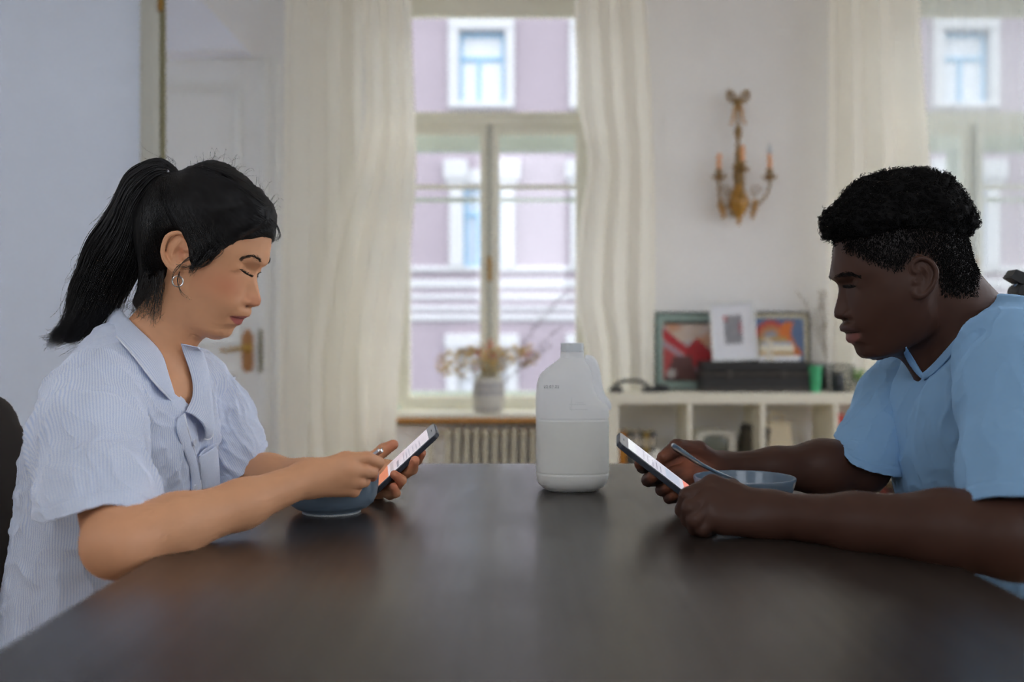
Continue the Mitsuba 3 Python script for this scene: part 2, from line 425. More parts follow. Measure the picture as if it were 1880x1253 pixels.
# ------------------------------------------------------------------ windows
mat('m_outer_frame', (204, 214, 208), 0.5, 0.4)
def window(n, W, mull):
    k = struct('window_%d' % n, frame_xz(W[0], W[1], W[2] + 0.10, W[3], YW + 0.10, YW + 0.19, 0.045), 'm_frame_paint')
    x0, x1 = W[0] + 0.045, W[1] - 0.045
    zt0, zt1 = P(0, 247, 5.2)[2], P(0, 206, 5.2)[2]           # transom bar
    zb = P(0, 733, 5.2)[2]                                    # lower edge of the glass
    ztop = P(0, 29, 5.2)[2]
    add(k + '__transom_bar', cat(box(x0, x1, YW + 0.085, YW + 0.20, zt0 + 0.045, zt1, 0.008), box(x0, x1, YW + 0.07, YW + 0.1, zt1 - 0.03, zt1 - 0.005, 0.008)), 'm_frame_paint')
    sash = 0.046
    ym0, ym1 = YW + 0.10, YW + 0.155
    # two casements under the transom, one light above
    for i, (a, b) in enumerate(((x0, mull - 0.004), (mull + 0.004, x1))):
        s = num(k + '__casement', i)
        add(s, frame_xz(a, b, zb - 0.075, zt0 + 0.05, ym0, ym1, sash, 0.007, 0.075), 'm_frame_paint')
        zm = P(0, 342, 5.2)[2]
        add(s + '__glazing_bar', box(a + sash, b - sash, ym0 + 0.01, ym1 - 0.01, zm - 0.011, zm + 0.011, 0.006), 'm_frame_paint')
        add(s + '__pane', box(a + sash - 0.008, b - sash + 0.008, ym0 + 0.026, ym0 + 0.0265, zb, zm - 0.011), 'm_pane', False)
        add(s + '__pane_001', box(a + sash - 0.008, b - sash + 0.008, ym0 + 0.026, ym0 + 0.0265, zm + 0.011, zt0 + 0.01), 'm_pane', False)
    add(k + '__meeting_stile', cat(tube([[mull, ym0 - 0.006, zb - 0.07], [mull, ym0 - 0.006, zt0 + 0.05]], 0.012, 12)), 'm_trim_paint', 40)
    m = cat(box(mull - 0.011, mull + 0.011, ym0 - 0.026, ym0 - 0.012, P(0, 516, 5.15)[2], P(0, 470, 5.15)[2], 0.005),
            lathe([(0, 0), (0.007, 0), (0.006, 0.03), (0.010, 0.05), (0.012, 0.075), (0.007, 0.088), (0, 0.09)], 16, (mull, ym0 - 0.03, P(0, 505, 5.15)[2])))
    add(k + '__latch', m, 'm_brass_dark', 40)
    add(k + '__fanlight', frame_xz(x0, x1, zt1 - 0.01, W[3] - 0.03, ym0, ym1, 0.04, 0.007, 0.012), 'm_frame_paint')
    add(k + '__fanlight__top_rail', box(x0 + 0.04, x1 - 0.04, ym0, ym1, ztop, W[3] - 0.06, 0.01), 'm_frame_paint')
    add(k + '__fanlight__pane', box(x0 + 0.03, x1 - 0.03, ym0 + 0.026, ym0 + 0.0265, zt1, ztop + 0.005), 'm_pane', False)
    # outer pair of casements
    yo0, yo1 = YW + 0.32, YW + 0.36
    for i, (a, b) in enumerate(((x0 - 0.02, mull - 0.003), (mull + 0.003, x1 + 0.02))):
        s = num(k + '__outer_casement', i)
        add(s, frame_xz(a, b, zb - 0.03, zt0 - 0.005, yo0, yo1, 0.035, 0.006, 0.06), 'm_outer_frame')
        zm = P(0, 368, 5.45)[2]
        add(s + '__glazing_bar', box(a + 0.03, b - 0.03, yo0 + 0.006, yo1 - 0.006, zm - 0.012, zm + 0.012, 0.005), 'm_outer_frame')
    add(k + '__outer_frame', cat(frame_xz(W[0], W[1], zb - 0.09, W[3], YW + 0.31, YW + 0.39, 0.03), box(W[0], W[1], YW + 0.31, YW + 0.39, zt0 - 0.045, zt1 - 0.05, 0.006)), 'm_outer_frame')
    # bottom board inside, then the projecting sill with its wooden edge
    add(k + '__apron', box(W[0] - 0.0, W[1] + 0.0, YW + 0.05, YW + 0.30, W[2] + 0.02, zb - 0.07, 0.006), 'm_frame_paint')
    return k
k1 = window(1, W1, P(899, 0, 5.2)[0])
k2 = window(2, W2, P(1788, 0, 5.2)[0])
mat('m_sill_wood', (190, 128, 48), 0.4, 0.4)
for n, W in ((1, W1), (2, W2)):
    zs = P(0, 757, 5.0)[2]
    struct('trim_%d' % (n + 2), box(W[0] - 0.02, W[1] + 0.03, 4.965, YW + 0.09, zs - 0.030, zs, 0.008), 'm_frame_paint')
    add('trim_%d__wooden_edge' % (n + 2), box(W[0] - 0.01, W[1] + 0.02, 4.97, YW - 0.005, zs - 0.052, zs - 0.029, 0.006), 'm_sill_wood')
    tag('trim_%d__wooden_edge' % (n + 2), 'orange-brown wooden edge under the white sill')
ZS = P(0, 757, 5.0)[2]

# ------------------------------------------------------------------ radiator under the sill
mat('m_radiator', (206, 200, 178), 0.45, 0.4)
def radiator():
    t = 'radiator'
    x0, n, p = P(822, 0, 5.02)[0], 15, 0.0475
    ztop = P(0, 786, 5.0)[2]
    for i in range(n):
        x = x0 + i * p
        cols = [tube([[x, y, 0.10], [x, y, ztop - 0.03]], 0.0125, 10) for y in (4.995, 5.035, 5.075)]
        caps = [moved(xf(trimesh.creation.icosphere(2, 1.0), np.diag([0.0195, 0.062, 0.030, 1])), [x, 5.035, z]) for z in (0.10, ztop - 0.028)]
        add(num(t + '__section', i), cat(*cols, *caps), 'm_radiator', 40)
    add(t + '__pipe', tube([[x0 - 0.02, 5.035, ztop - 0.028], [x0 - 0.08, 5.035, ztop - 0.028], [x0 - 0.09, 5.035, ztop - 0.06], [x0 - 0.09, 5.035, 0.02]], 0.011, 12), 'm_radiator', 40)
    for i, x in enumerate((x0 + 0.04, x0 + (n - 2) * p)):
        add(num(t + '__foot', i), box(x, x + 0.03, 5.0, 5.07, 0, 0.09, 0.005), 'm_radiator')
    tag(t, 'cream ribbed radiator under the sill of the middle window', 'radiator')
radiator()

# ------------------------------------------------------------------ curtains
def _cloth(base, tr, rough=0.8):
    return {'type': 'principledthin', 'base_color': rgb(lin(*base)), 'roughness': rough, 'diff_trans': tr, 'spec_trans': 0.0, 'eta': 1.3}
scene['m_curtain'] = _cloth((252, 249, 238), 1.05)
scene['m_curtain_edge'] = _cloth((214, 200, 140), 0.8)
scene['m_sheer'] = {'type': 'blendbsdf', 'weight': 0.42, 'b0': {'type': 'thindielectric', 'int_ior': 1.02}, 'b1': _cloth((226, 232, 232), 1.2)}
def curtain(xl, xr, y, folds, depth, seed, z0=0.03, z1=3.12, nz=60, hem=0.0):
    """A hanging cloth. xl, xr: functions of z for its two edges; folds: list of phases."""
    rnd = np.random.default_rng(seed)
    nx = 22 * folds
    u = np.linspace(0, 1, nx)
    ph = np.interp(u, np.linspace(0, 1, folds + 1), np.cumsum(np.r_[0, rnd.uniform(0.7, 1.3, folds)])) * 2 * np.pi
    am = np.interp(u, np.linspace(0, 1, folds + 3), rnd.uniform(0.5, 1.15, folds + 3))
    ph2 = rnd.uniform(0, 6)
    z = np.linspace(z1, z0, nz)
    V = []
    for k, zz in enumerate(z):
        w = (z1 - zz) / (z1 - z0)
        drift = 0.35 * np.sin(2.1 * w + ph2 + u * 3)
        yy = depth * am * np.sin(ph + drift) * (0.75 + 0.25 * w) + 0.18 * depth * np.sin(1.7 * ph + 1.7 * w + ph2) * w
        a, b = xl(zz), xr(zz)
        xx = a + (b - a) * (u + 0.011 * np.sin(2 * ph + drift))
        V.append(np.stack([xx, y + yy, np.full(nx, zz)], 1))
    V = np.vstack(V)
    i, j = np.meshgrid(np.arange(nz - 1), np.arange(nx - 1), indexing='ij')
    a = (i * nx + j).ravel()
    return trimesh.Trimesh(V, np.vstack([np.stack([a, a + nx, a + nx + 1], 1), np.stack([a, a + nx + 1, a + 1], 1)]), process=False)
def edge(pts, d):
    q = np.array([P(x, y, d) for x, y in pts])
    o = np.argsort(q[:, 2])
    return PchipInterpolator(q[o, 2], q[o, 0], extrapolate=True)
def edge_(pts, d):
    f = edge(pts, d); lo, hi = P(0, pts[-1][1], d)[2], P(0, pts[0][1], d)[2]
    return lambda z: float(f(min(max(z, lo), hi)))
def hang(key, mesh, label, m='m_curtain', edge_side=None, group=None):
    add(key, mesh, m, True)
    tag(key, label, 'curtain', group)
hang('curtain', curtain(edge_([(520, -60), (516, 300), (508, 850)], 4.90), edge_([(668, -60), (664, 300), (668, 500), (676, 850)], 4.90), 4.93, 3, 0.030, 3), 'dull cream curtain hanging in the shade beside the white door')
hang('curtain_001', curtain(edge_([(655, -60), (668, 60), (672, 200), (600, 480), (572, 700), (580, 850)], 4.86), edge_([(755, -60), (760, 120), (766, 300), (752, 500), (740, 640), (726, 850)], 4.86), 4.86, 3, 0.024, 11), 'pale curtain along the left side of the middle window')
hang('curtain_002', curtain(edge_([(1054, -60), (1062, 180), (1080, 300), (1064, 420), (1056, 540), (1076, 640), (1088, 850)], 4.88), edge_([(1182, -60), (1202, 250), (1206, 450), (1196, 850)], 4.88), 4.90, 3, 0.026, 5, P(0, 718.5, 4.9)[2]), 'cream curtain along the right side of the middle window above the shelf')
hang('curtain_003', curtain(edge_([(1524, -60), (1522, 300), (1518, 850)], 4.90), edge_([(1688, -60), (1700, 160), (1712, 330), (1716, 850)], 4.90), 4.92, 3, 0.028, 23, P(0, 718.5, 4.9)[2]), 'cream gathered curtain at the left of the right window, behind the man\'s hair')
hang('curtain_004', curtain(lambda z: 2.02, lambda z: 3.05, 5.0, 9, 0.013, 31), 'sheer white curtain drawn across the right window', 'm_sheer')
mat('m_rod', (120, 110, 90), 0.4, metal=1.0)
add('curtain_rod', tube([[-1.25, 4.9, 3.14], [0.85, 4.9, 3.14]], 0.014, 16), 'm_brass_dark', 40)
tag('curtain_rod', 'thin brass rod above the middle window that carries its curtains', 'curtain rod')
add('curtain_rod_001', tube([[1.45, 4.93, 3.14], [3.3, 4.93, 3.14]], 0.014, 16), 'm_brass_dark', 40)
tag('curtain_rod_001', 'thin brass rod above the right window that carries its curtains', 'curtain rod')
# ================================================================== the house across the street
mat('m_facade', _paint((160, 150, 158), 0.06, 0.8), 0.9, 0.1)
mat('m_facade_trim', _paint((192, 194, 195), 0.03, 1.0), 0.9, 0.1)
mat('m_facade_blue', (150, 190, 215), 0.5, 0.3)
mat('m_facade_glass', (205, 210, 214), 0.3, 0.5)  # sky reflection put into the pale base colour of the panes
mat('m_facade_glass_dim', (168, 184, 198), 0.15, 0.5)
mat('m_street', (128, 128, 128), 0.9, 0.1)
YB = 18.0
def bx(px0, px1, py0, py1, out, dep=0.3):
    a, b = P(px0, py1, YB), P(px1, py0, YB)
    return box(a[0], b[0], YB - out, YB + dep, a[2], b[2], min(0.03, 0.3 * (out + dep)))
t = 'opposite_building'
tag(t, 'pale pink house front with white window surrounds across the street', 'building')
ZG = -4.2
g = sg.box(-16, ZG, 19, 8.4)
cx = [885 + 221.8 * k for k in range(-6, 11)]
holes = []
for c in cx:
    for (y0, y1, w) in ((58, 190, 42), (340, 490, 34), (640, 790, 44)):
        a, b = P(c - w, y1, YB), P(c + w, y0, YB)
        g = g.difference(sg.box(a[0], a[2], b[0], b[2]))
m = cat(*[extrude(q, 0.5) for q in getattr(g, 'geoms', [g])])
m.apply_transform(np.array([[1, 0, 0, 0], [0, 0, -1, YB + 0.5], [0, 1, 0, 0], [0, 0, 0, 1.0]]))
add(t + '__wall', m, 'm_facade', False)
wi = si = pi_ = 0
for ic, c in enumerate(cx):
    for row, (y0, y1, w) in enumerate(((58, 190, 42), (340, 490, 34), (640, 790, 44))):
        s = num(t + '__window', wi); wi += 1
        ym = y0 + (y1 - y0) * 0.33
        fr = [bx(c - w, c - w + 6, y0, y1, -0.08, 0.3), bx(c + w - 6, c + w, y0, y1, -0.08, 0.3), bx(c - w, c + w, y0, y0 + 7, -0.08, 0.3), bx(c - w, c + w, y1 - 6, y1, -0.08, 0.3),
              bx(c - w, c + w, ym, ym + 8, -0.07, 0.3), bx(c - 9, c - 2, ym, y1, -0.07, 0.3)]
        add(s, cat(*fr), 'm_facade_blue' if row < 2 else 'm_facade_trim')
        a, b = P(c - w + 3, y1, YB), P(c + w - 3, y0, YB)
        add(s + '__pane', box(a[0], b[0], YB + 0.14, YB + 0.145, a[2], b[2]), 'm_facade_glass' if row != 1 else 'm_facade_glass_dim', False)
        su = num(t + '__surround', si); si += 1
        if row == 0:
            parts = [bx(c - 62, c - w, y0 - 22, y1 + 12, 0.12), bx(c + w, c + 60, y0 - 22, y1 + 12, 0.12), bx(c - 62, c + 60, y0 - 24, y0, 0.14), bx(c - 60, c + 58, y1, y1 + 12, 0.16)]
        elif row == 1:
            cap = lambda x: [bx(x - 22, x + 22, y0 - 44, y0 - 8, 0.20), bx(x - 17, x + 17, y0 - 12, y0 + 4, 0.15)]
            parts = [bx(c - 60, c - w, y0, y1 + 2, 0.12), bx(c + w, c + 60, y0, y1 + 2, 0.12), bx(c - 60, c + 60, y0 - 28, y0, 0.1)] + cap(c - 48) + cap(c + 48)
        else:
            parts = [bx(c - 66, c - w, y0 - 20, y1 + 10, 0.12), bx(c + w, c + 66, y0 - 20, y1 + 10, 0.12), bx(c - 68, c + 68, y0 - 26, y0, 0.16)]
        add(su, cat(*parts), 'm_facade_trim')
for y0, y1, out in ((490, 500, 0.10), (514, 530, 0.05), (541, 551, 0.04), (562, 572, 0.05), (578, 590, 0.07), (-40, -24, 0.3), (-125, -100, 0.5)):
    add(num(t + '__moulding', pi_), bx(-1000, 3000, y0, y1, out), 'm_facade_trim'); pi_ += 1
struct('ground', box(-80, 80, -60, 120, ZG - 0.3, ZG), 'm_street', False)
# ================================================================== table
TZ = CAM[2] - 0.2475                                   # height of the table top
TX0, TX1, TY0, TY1 = -0.411, 0.492, 0.16, 2.012
def _wood(p, n, uv):
    g = fbm(p.x * 55.0 + 0.8 * fbm(p.x * 3.0, p.y * 2.0, 0.0, 2), p.y * 2.4, p.z * 55.0, 4)
    b = fbm(p.x * 5.0, p.y * 3.0, 0.0, 3)
    return mix(mi.Color3f(0.013, 0.0105, 0.0092), mi.Color3f(0.032, 0.025, 0.021), 0.55 * g + 0.45 * b) 
def _wood_rough(p, n, uv):
    return 0.20 + 0.16 * fbm(p.x * 9.0, p.y * 5.0, 0.0, 4) + 0.05 * fbm(p.x * 70.0, p.y * 4.0, 0.0, 2)
def _wood_h(p, n, uv):
    return fbm(p.x * 160.0, p.y * 9.0, 0.0, 2)
scene['m_table'] = {'type': 'bumpmap', 'arbitrary': mikit.proc(_wood_h), 'scale': 0.00010,
                    'bsdf': {'type': 'principled', 'base_color': mikit.proc(_wood), 'roughness': mikit.proc(_wood_rough), 'specular': 0.5}}
mat('m_table_leg', mikit.proc(_wood), 0.4, 0.4)
t = 'dining_table'
tag(t, 'long dark brown wooden dining table between the woman and the man', 'table')
add(t + '__top', box(TX0, TX1, TY0, TY1, TZ - 0.032, TZ, 0.0015), 'm_table', 20)
add(t + '__apron', cat(box(TX0 + 0.05, TX1 - 0.05, TY0 + 0.06, TY0 + 0.08, TZ - 0.12, TZ - 0.032, 0.003), box(TX0 + 0.05, TX1 - 0.05, TY1 - 0.08, TY1 - 0.06, TZ - 0.12, TZ - 0.032, 0.003),
    box(TX0 + 0.05, TX0 + 0.07, TY0 + 0.07, TY1 - 0.07, TZ - 0.12, TZ - 0.032, 0.003), box(TX1 - 0.07, TX1 - 0.05, TY0 + 0.07, TY1 - 0.07, TZ - 0.12, TZ - 0.032, 0.003)), 'm_table_leg')
for i, (x, y) in enumerate(((TX0 + 0.07, TY0 + 0.08), (TX1 - 0.07, TY0 + 0.08), (TX0 + 0.07, TY1 - 0.08), (TX1 - 0.07, TY1 - 0.08))):
    add(num(t + '__leg', i), box(x - 0.035, x + 0.035, y - 0.035, y + 0.035, 0, TZ - 0.032, 0.004), 'm_table_leg')
# ================================================================== the white cube shelf and what stands on it
mat('m_shelf', _paint((226, 222, 204), 0.02), 0.45, 0.4)
SY0, SY1 = 4.70, 5.05
SX0 = P(1117.5, 0, SY0)[0]
PITCH, UP = 0.3445, 0.0205
SZ = P(0, 722, SY0)[2]
TH = 0.052
SXR = SX0 + 0.046 + 4 * PITCH + 0.030
t = 'cube_shelf'
tag(t, 'low white cube shelf against the back wall, full of books and boxes', 'shelf')
add(t + '__top_board', box(SX0, SXR, SY0, SY1, SZ - TH, SZ, 0.002), 'm_shelf')
add(t + '__bottom_board', box(SX0, SXR, SY0, SY1, 0.0, TH, 0.002), 'm_shelf')
ZM1 = P(0, 872.5, SY0)[2]; ZM0 = ZM1 - UP
add(t + '__middle_board', box(SX0 + 0.046, SXR - 0.046, SY0 + 0.001, SY1, ZM0, ZM1, 0.001), 'm_shelf')
add(t + '__side_panel', box(SX0, SX0 + 0.047, SY0, SY1, TH, SZ - TH, 0.002), 'm_shelf')
add(t + '__side_panel_001', box(SXR - 0.047, SXR, SY0, SY1, TH, SZ - TH, 0.002), 'm_shelf')
CX = [SX0 + 0.047]
for i in range(3):
    x = P(1267 + 134.2 * i, 0, SY0)[0]
    add(num(t + '__divider', i), box(x - UP / 2, x + UP / 2, SY0 + 0.001, SY1, TH, SZ - TH, 0.001), 'm_shelf')
    CX += [x - UP / 2, x + UP / 2]
CX += [SXR - 0.047]
cells = [(CX[2 * i], CX[2 * i + 1]) for i in range(4)]

# ---- books: cover, spine and pages
mat('m_pages', (226, 216, 190), 0.9, 0.1)
book_mats = {}
def book_mat(c):
    if c not in book_mats:
        book_mats[c] = mat('m_book_%d' % len(book_mats), c, 0.55, 0.3)
    return book_mats[c]
nbook = 0
def book(w, h, d, color, M, label, group, spine=(210, 200, 180)):
    """A book standing with its spine to -y: w thick, h tall, d deep; M places it. Spine centre of the foot at the origin."""
    global nbook
    k = num('book', nbook); nbook += 1
    c = 0.0022
    cov = cat(box(-w / 2, -w / 2 + c, 0, d, 0, h, 0.0006), box(w / 2 - c, w / 2, 0, d, 0, h, 0.0006), box(-w / 2, w / 2, -0.0015, c, 0, h, 0.001))
    add(k + '__cover', xf(cov, M), book_mat(color))
    add(k + '__pages', xf(box(-w / 2 + c, w / 2 - c, c, d - 0.004, 0.003, h - 0.003), M), 'm_pages', False)
    add(k + '__spine_label', xf(box(-w * 0.3, w * 0.3, -0.0022, -0.001, h * 0.62, h * 0.86), M), book_mat(spine), False)
    tag(k, label, 'book', group)
def place(x, y, z, rz=0, ry=0, rx=0):
    return trimesh.transformations.translation_matrix([x, y, z]) @ rot([0, 0, 1], rz) @ rot([0, 1, 0], ry) @ rot([1, 0, 0], rx)
Z1 = ZM1 + 0.0005
x = cells[0][0] + 0.004
for w, h, c, l in ((0.012, 0.195, (34, 38, 36), 'thin near-black book at the left end of the first cell of the white shelf'),
                   (0.034, 0.188, (176, 116, 40), 'thick orange-brown book, second from the left in the first cell of the white shelf'),
                   (0.030, 0.192, (70, 72, 70), 'dark grey book between the orange and the light grey one in the first shelf cell'),
                   (0.030, 0.188, (134, 130, 126), 'light grey book in the middle of the row in the first shelf cell'),
                   (0.018, 0.190, (52, 54, 44), 'narrow dark olive book left of the mustard one in the first shelf cell'),
                   (0.024, 0.186, (150, 122, 44), 'mustard yellow book in the first cell of the white shelf'),
                   (0.030, 0.190, (48, 50, 66), 'dark navy book at the right end of the row in the first shelf cell')):
    book(w, h, 0.16, c, place(x + w / 2, SY0 + 0.13, Z1), l, 'books standing in the first shelf cell')
    x += w + 0.002
# lower right cell: a lying stack and a few standing ones
x0 = cells[3][0]; z = TH + 0.0005
for i, (w, c, l) in enumerate(((0.042, (170, 52, 40), 'red-orange book at the bottom of the lying stack in the lower right shelf cell'), (0.03, (198, 186, 160), 'cream book second from the bottom of the lying stack, lower right shelf cell'),
                               (0.036, (176, 44, 40), 'red book in the middle of the lying stack, lower right shelf cell'), (0.030, (206, 196, 150), 'pale book above the red one of the lying stack, lower right shelf cell'),
                               (0.036, (190, 160, 84), 'yellow book second from the top of the lying stack, lower right shelf cell'), (0.028, (196, 170, 96), 'dull yellow book on top of the lying stack, lower right shelf cell'))):
    book(w, 0.172, 0.22, c, place(x0 + 0.012 + 0.172, SY0 + 0.05, z + w / 2) @ rot([0, 1, 0], -90), l, 'lying books in the lower right shelf cell')
    z += w + 0.001
x = x0 + 0.2
for w, h, c, l in ((0.026, 0.27, (52, 66, 44), 'dark green book standing right of the lying stack'), (0.03, 0.262, (110, 44, 38), 'dark red book standing right of the green one'), (0.03, 0.268, (60, 40, 36), 'dark brown book at the far right of the lower right shelf cell')):
    book(w, h, 0.18, c, place(x + w / 2, SY0 + 0.08, TH + 0.0005), l, 'standing books in the lower right shelf cell')
    x += w + 0.004
# red binder in the upper fourth cell
t = 'red_binder'
m = cat(box(0, 0.028, 0, 0.24, 0, 0.285, 0.002))
add(t + '__cover', moved(m, [cells[3][0] + 0.004, SY0 + 0.02, Z1]), mat('m_red', (178, 26, 32), 0.4, 0.4))
ring = lathe([(0.005, 0), (0.009, 0), (0.009, 0.002), (0.005, 0.002), (0.005, 0)], 20)
add(t + '__finger_ring', xf(ring, basis([cells[3][0] + 0.018, SY0 + 0.02, Z1 + 0.05], [1, 0, 0], [0, 0, 1], [0, -1, 0])), 'm_radiator', 30)
tag(t, 'bright red folder standing at the left of the fourth shelf cell', 'folder')

# ---- white rounded bowl shape beside the books
mat('m_white_gloss', (222, 220, 210), 0.3, 0.5)
add('white_lidded_bowl__body', moved(lathe([(0, 0), (0.03, 0), (0.052, 0.02), (0.062, 0.055), (0.060, 0.058), (0, 0.058)], 40), [P(1205, 0, 4.78)[0], 4.77, Z1]), 'm_white_gloss', 40)
add('white_lidded_bowl__lid', moved(lathe([(0.062, 0.058), (0.058, 0.075), (0.04, 0.098), (0.012, 0.108), (0.01, 0.116), (0.004, 0.119), (0, 0.119)], 40), [P(1205, 0, 4.78)[0], 4.77, Z1]), 'm_white_gloss', 40)
tag('white_lidded_bowl', 'small white round-topped pot in front of the books in the first shelf cell', 'pot')

# ---- toy-sized white television
mat('m_tv_shell', (186, 184, 172), 0.45, 0.4)
mat('m_tv_screen', (92, 96, 84), 0.15, 0.5)
t = 'small_television'
a, b = P(1277, 848, 4.78), P(1350, 776, 4.78)
w, h = b[0] - a[0], b[2] - a[2]
def rrect(w, h, r, n=6):
    return sg.box(-w / 2 + r, -h / 2 + r, w / 2 - r, h / 2 - r).buffer(r, quad_segs=n)
front = rrect(w, h, 0.034).difference(moved and sg.Polygon(np.array(rrect(w * 0.66, h * 0.62, 0.014).exterior.coords) + [0.0, h * 0.09]))
B = basis([(a[0] + b[0]) / 2, 4.79, Z1 + 0.012 + h / 2], [1, 0, 0], [0, 0, 1], [0, -1, 0])
shell = cat(extrude(front, 0.02), moved(extrude(rrect(w, h, 0.034), 0.13), [0, 0, -0.13]), moved(extrude(rrect(w * 0.8, h * 0.8, 0.03), 0.05), [0, 0, -0.18]))
add(t + '__shell', xf(shell, B), 'm_tv_shell', 30)
scr = moved(xf(trimesh.creation.icosphere(3, 1.0), np.diag([w * 0.35, h * 0.33, 0.012, 1])), [0, h * 0.09, 0.002])
add(t + '__screen', xf(scr, B), 'm_tv_screen', 40)
for i in range(3):
    add(num(t + '__button', i), xf(moved(lathe([(0, 0), (0.006, 0), (0.006, 0.005), (0.004, 0.007), (0, 0.007)], 16), [-0.03 + 0.022 * i, -h * 0.36, 0.02]), B), 'm_tv_shell', 40)
for i, sx in enumerate((-1, 1)):
    add(num(t + '__foot', i), xf(box(sx * w * 0.28 - 0.02, sx * w * 0.28 + 0.02, -h / 2 - 0.012, -h / 2 + 0.004, -0.1, 0.0, 0.003), B), mat('m_dark_rubber', (40, 40, 40), 0.7, 0.2) if i == 0 else 'm_dark_rubber')
tag(t, 'small off-white television with a grey screen in the second shelf cell', 'television')
# blue-grey box under it is its folded cloth
# ---- dark frame leaning in the second cell
def picture_frame(key, w, h, bar, dep, M, m_bar, layers, label, glass=False, matte=None, mw=0.03):
    """Frame standing on its lower edge, front to -y."""
    add(key + '__frame', xf(frame_xz(-w / 2, w / 2, 0, h, 0, dep, bar, 0.003), M), m_bar)
    add(key + '__backing', xf(box(-w / 2 + bar * 0.5, w / 2 - bar * 0.5, dep * 0.6, dep * 0.9, bar * 0.5, h - bar * 0.5), M), 'm_dark_rubber', False)
    if matte:
        add(key + '__mount', xf(frame_xz(-w / 2 + bar, w / 2 - bar, bar, h - bar, dep * 0.35, dep * 0.6, mw, 0.0), M), matte, False)
    for nm, mesh, mm in layers:
        add(key + '__' + nm, xf(mesh, M), mm, False)
    tag(key, label, 'picture frame')
mat('m_black_frame', (38, 38, 36), 0.45, 0.4)
mat('m_dim_print', (96, 90, 78), 0.7, 0.2)
x = P(1374, 0, 4.8)[0]
picture_frame('picture_frame_003', 0.15, 0.222, 0.02, 0.02, place(x + 0.012, 4.86, Z1, -38, 0, 0) @ rot([0, 1, 0], 6) @ rot([1, 0, 0], -8), 'm_black_frame',
              [('print', box(-0.055, 0.055, 0.006, 0.012, 0.02, 0.2), 'm_dim_print')], 'black picture frame leaning beside the small television inside the shelf')
# ---- cream paper bag with handles in the third cell
mat('m_bag', _paint((214, 202, 176), 0.06, 9.0), 0.8, 0.2)
a, b = P(1402, 850, 4.80), P(1459, 762, 4.80)
w, h = b[0] - a[0], 0.235
t = 'cream_bag'
rn = np.random.default_rng(4)
U = np.linspace(0, 1, 14)
per = np.array([[0, 0], [w, 0], [w, 0.10], [0, 0.10]])
loop = np.vstack([per[i] + (per[(i + 1) % 4] - per[i]) * np.linspace(0, 1, 10, endpoint=False)[:, None] for i in range(4)])
V = []
for u in U:
    c = loop - [w / 2, 0.05]
    s = 1 - 0.10 * u + 0.03 * np.sin(3 * u)
    wob = 0.006 * (meshkit.noise(np.column_stack([loop * 30, np.full(len(loop), u * 5)]), 3) - 0.5) * 2
    V.append(np.column_stack([c * s * np.array([1, 1 - 0.5 * u]) + wob[:, None], np.full(len(loop), u * h) + wob]))
V = np.vstack(V); n = len(loop); f = []
for i in range(len(U) - 1):
    for j in range(n):
        k = (j + 1) % n
        f += [[i * n + j, i * n + k, (i + 1) * n + k], [i * n + j, (i + 1) * n + k, (i + 1) * n + j]]
m = trimesh.Trimesh(V, f, process=False)
add(t + '__body', moved(m, [(a[0] + b[0]) / 2 + 0.004, 4.88, Z1]), 'm_bag', True)
for i, y in enumerate((-0.025, 0.02)):
    hd = np.array([[-0.03, y, h - 0.03], [-0.03, y - 0.004, h + 0.02], [-0.015, y - 0.004, h + 0.042], [0.015, y - 0.004, h + 0.042], [0.03, y - 0.004, h + 0.02], [0.03, y, h - 0.03]])
    add(num(t + '__handle', i), moved(tube(CubicSpline(np.arange(6), hd)(np.linspace(0, 5, 30)), 0.003, 8), [(a[0] + b[0]) / 2 + 0.004, 4.88, Z1]), 'm_bag', 40)
tag(t, 'cream paper bag standing in the third cell of the white shelf', 'bag')

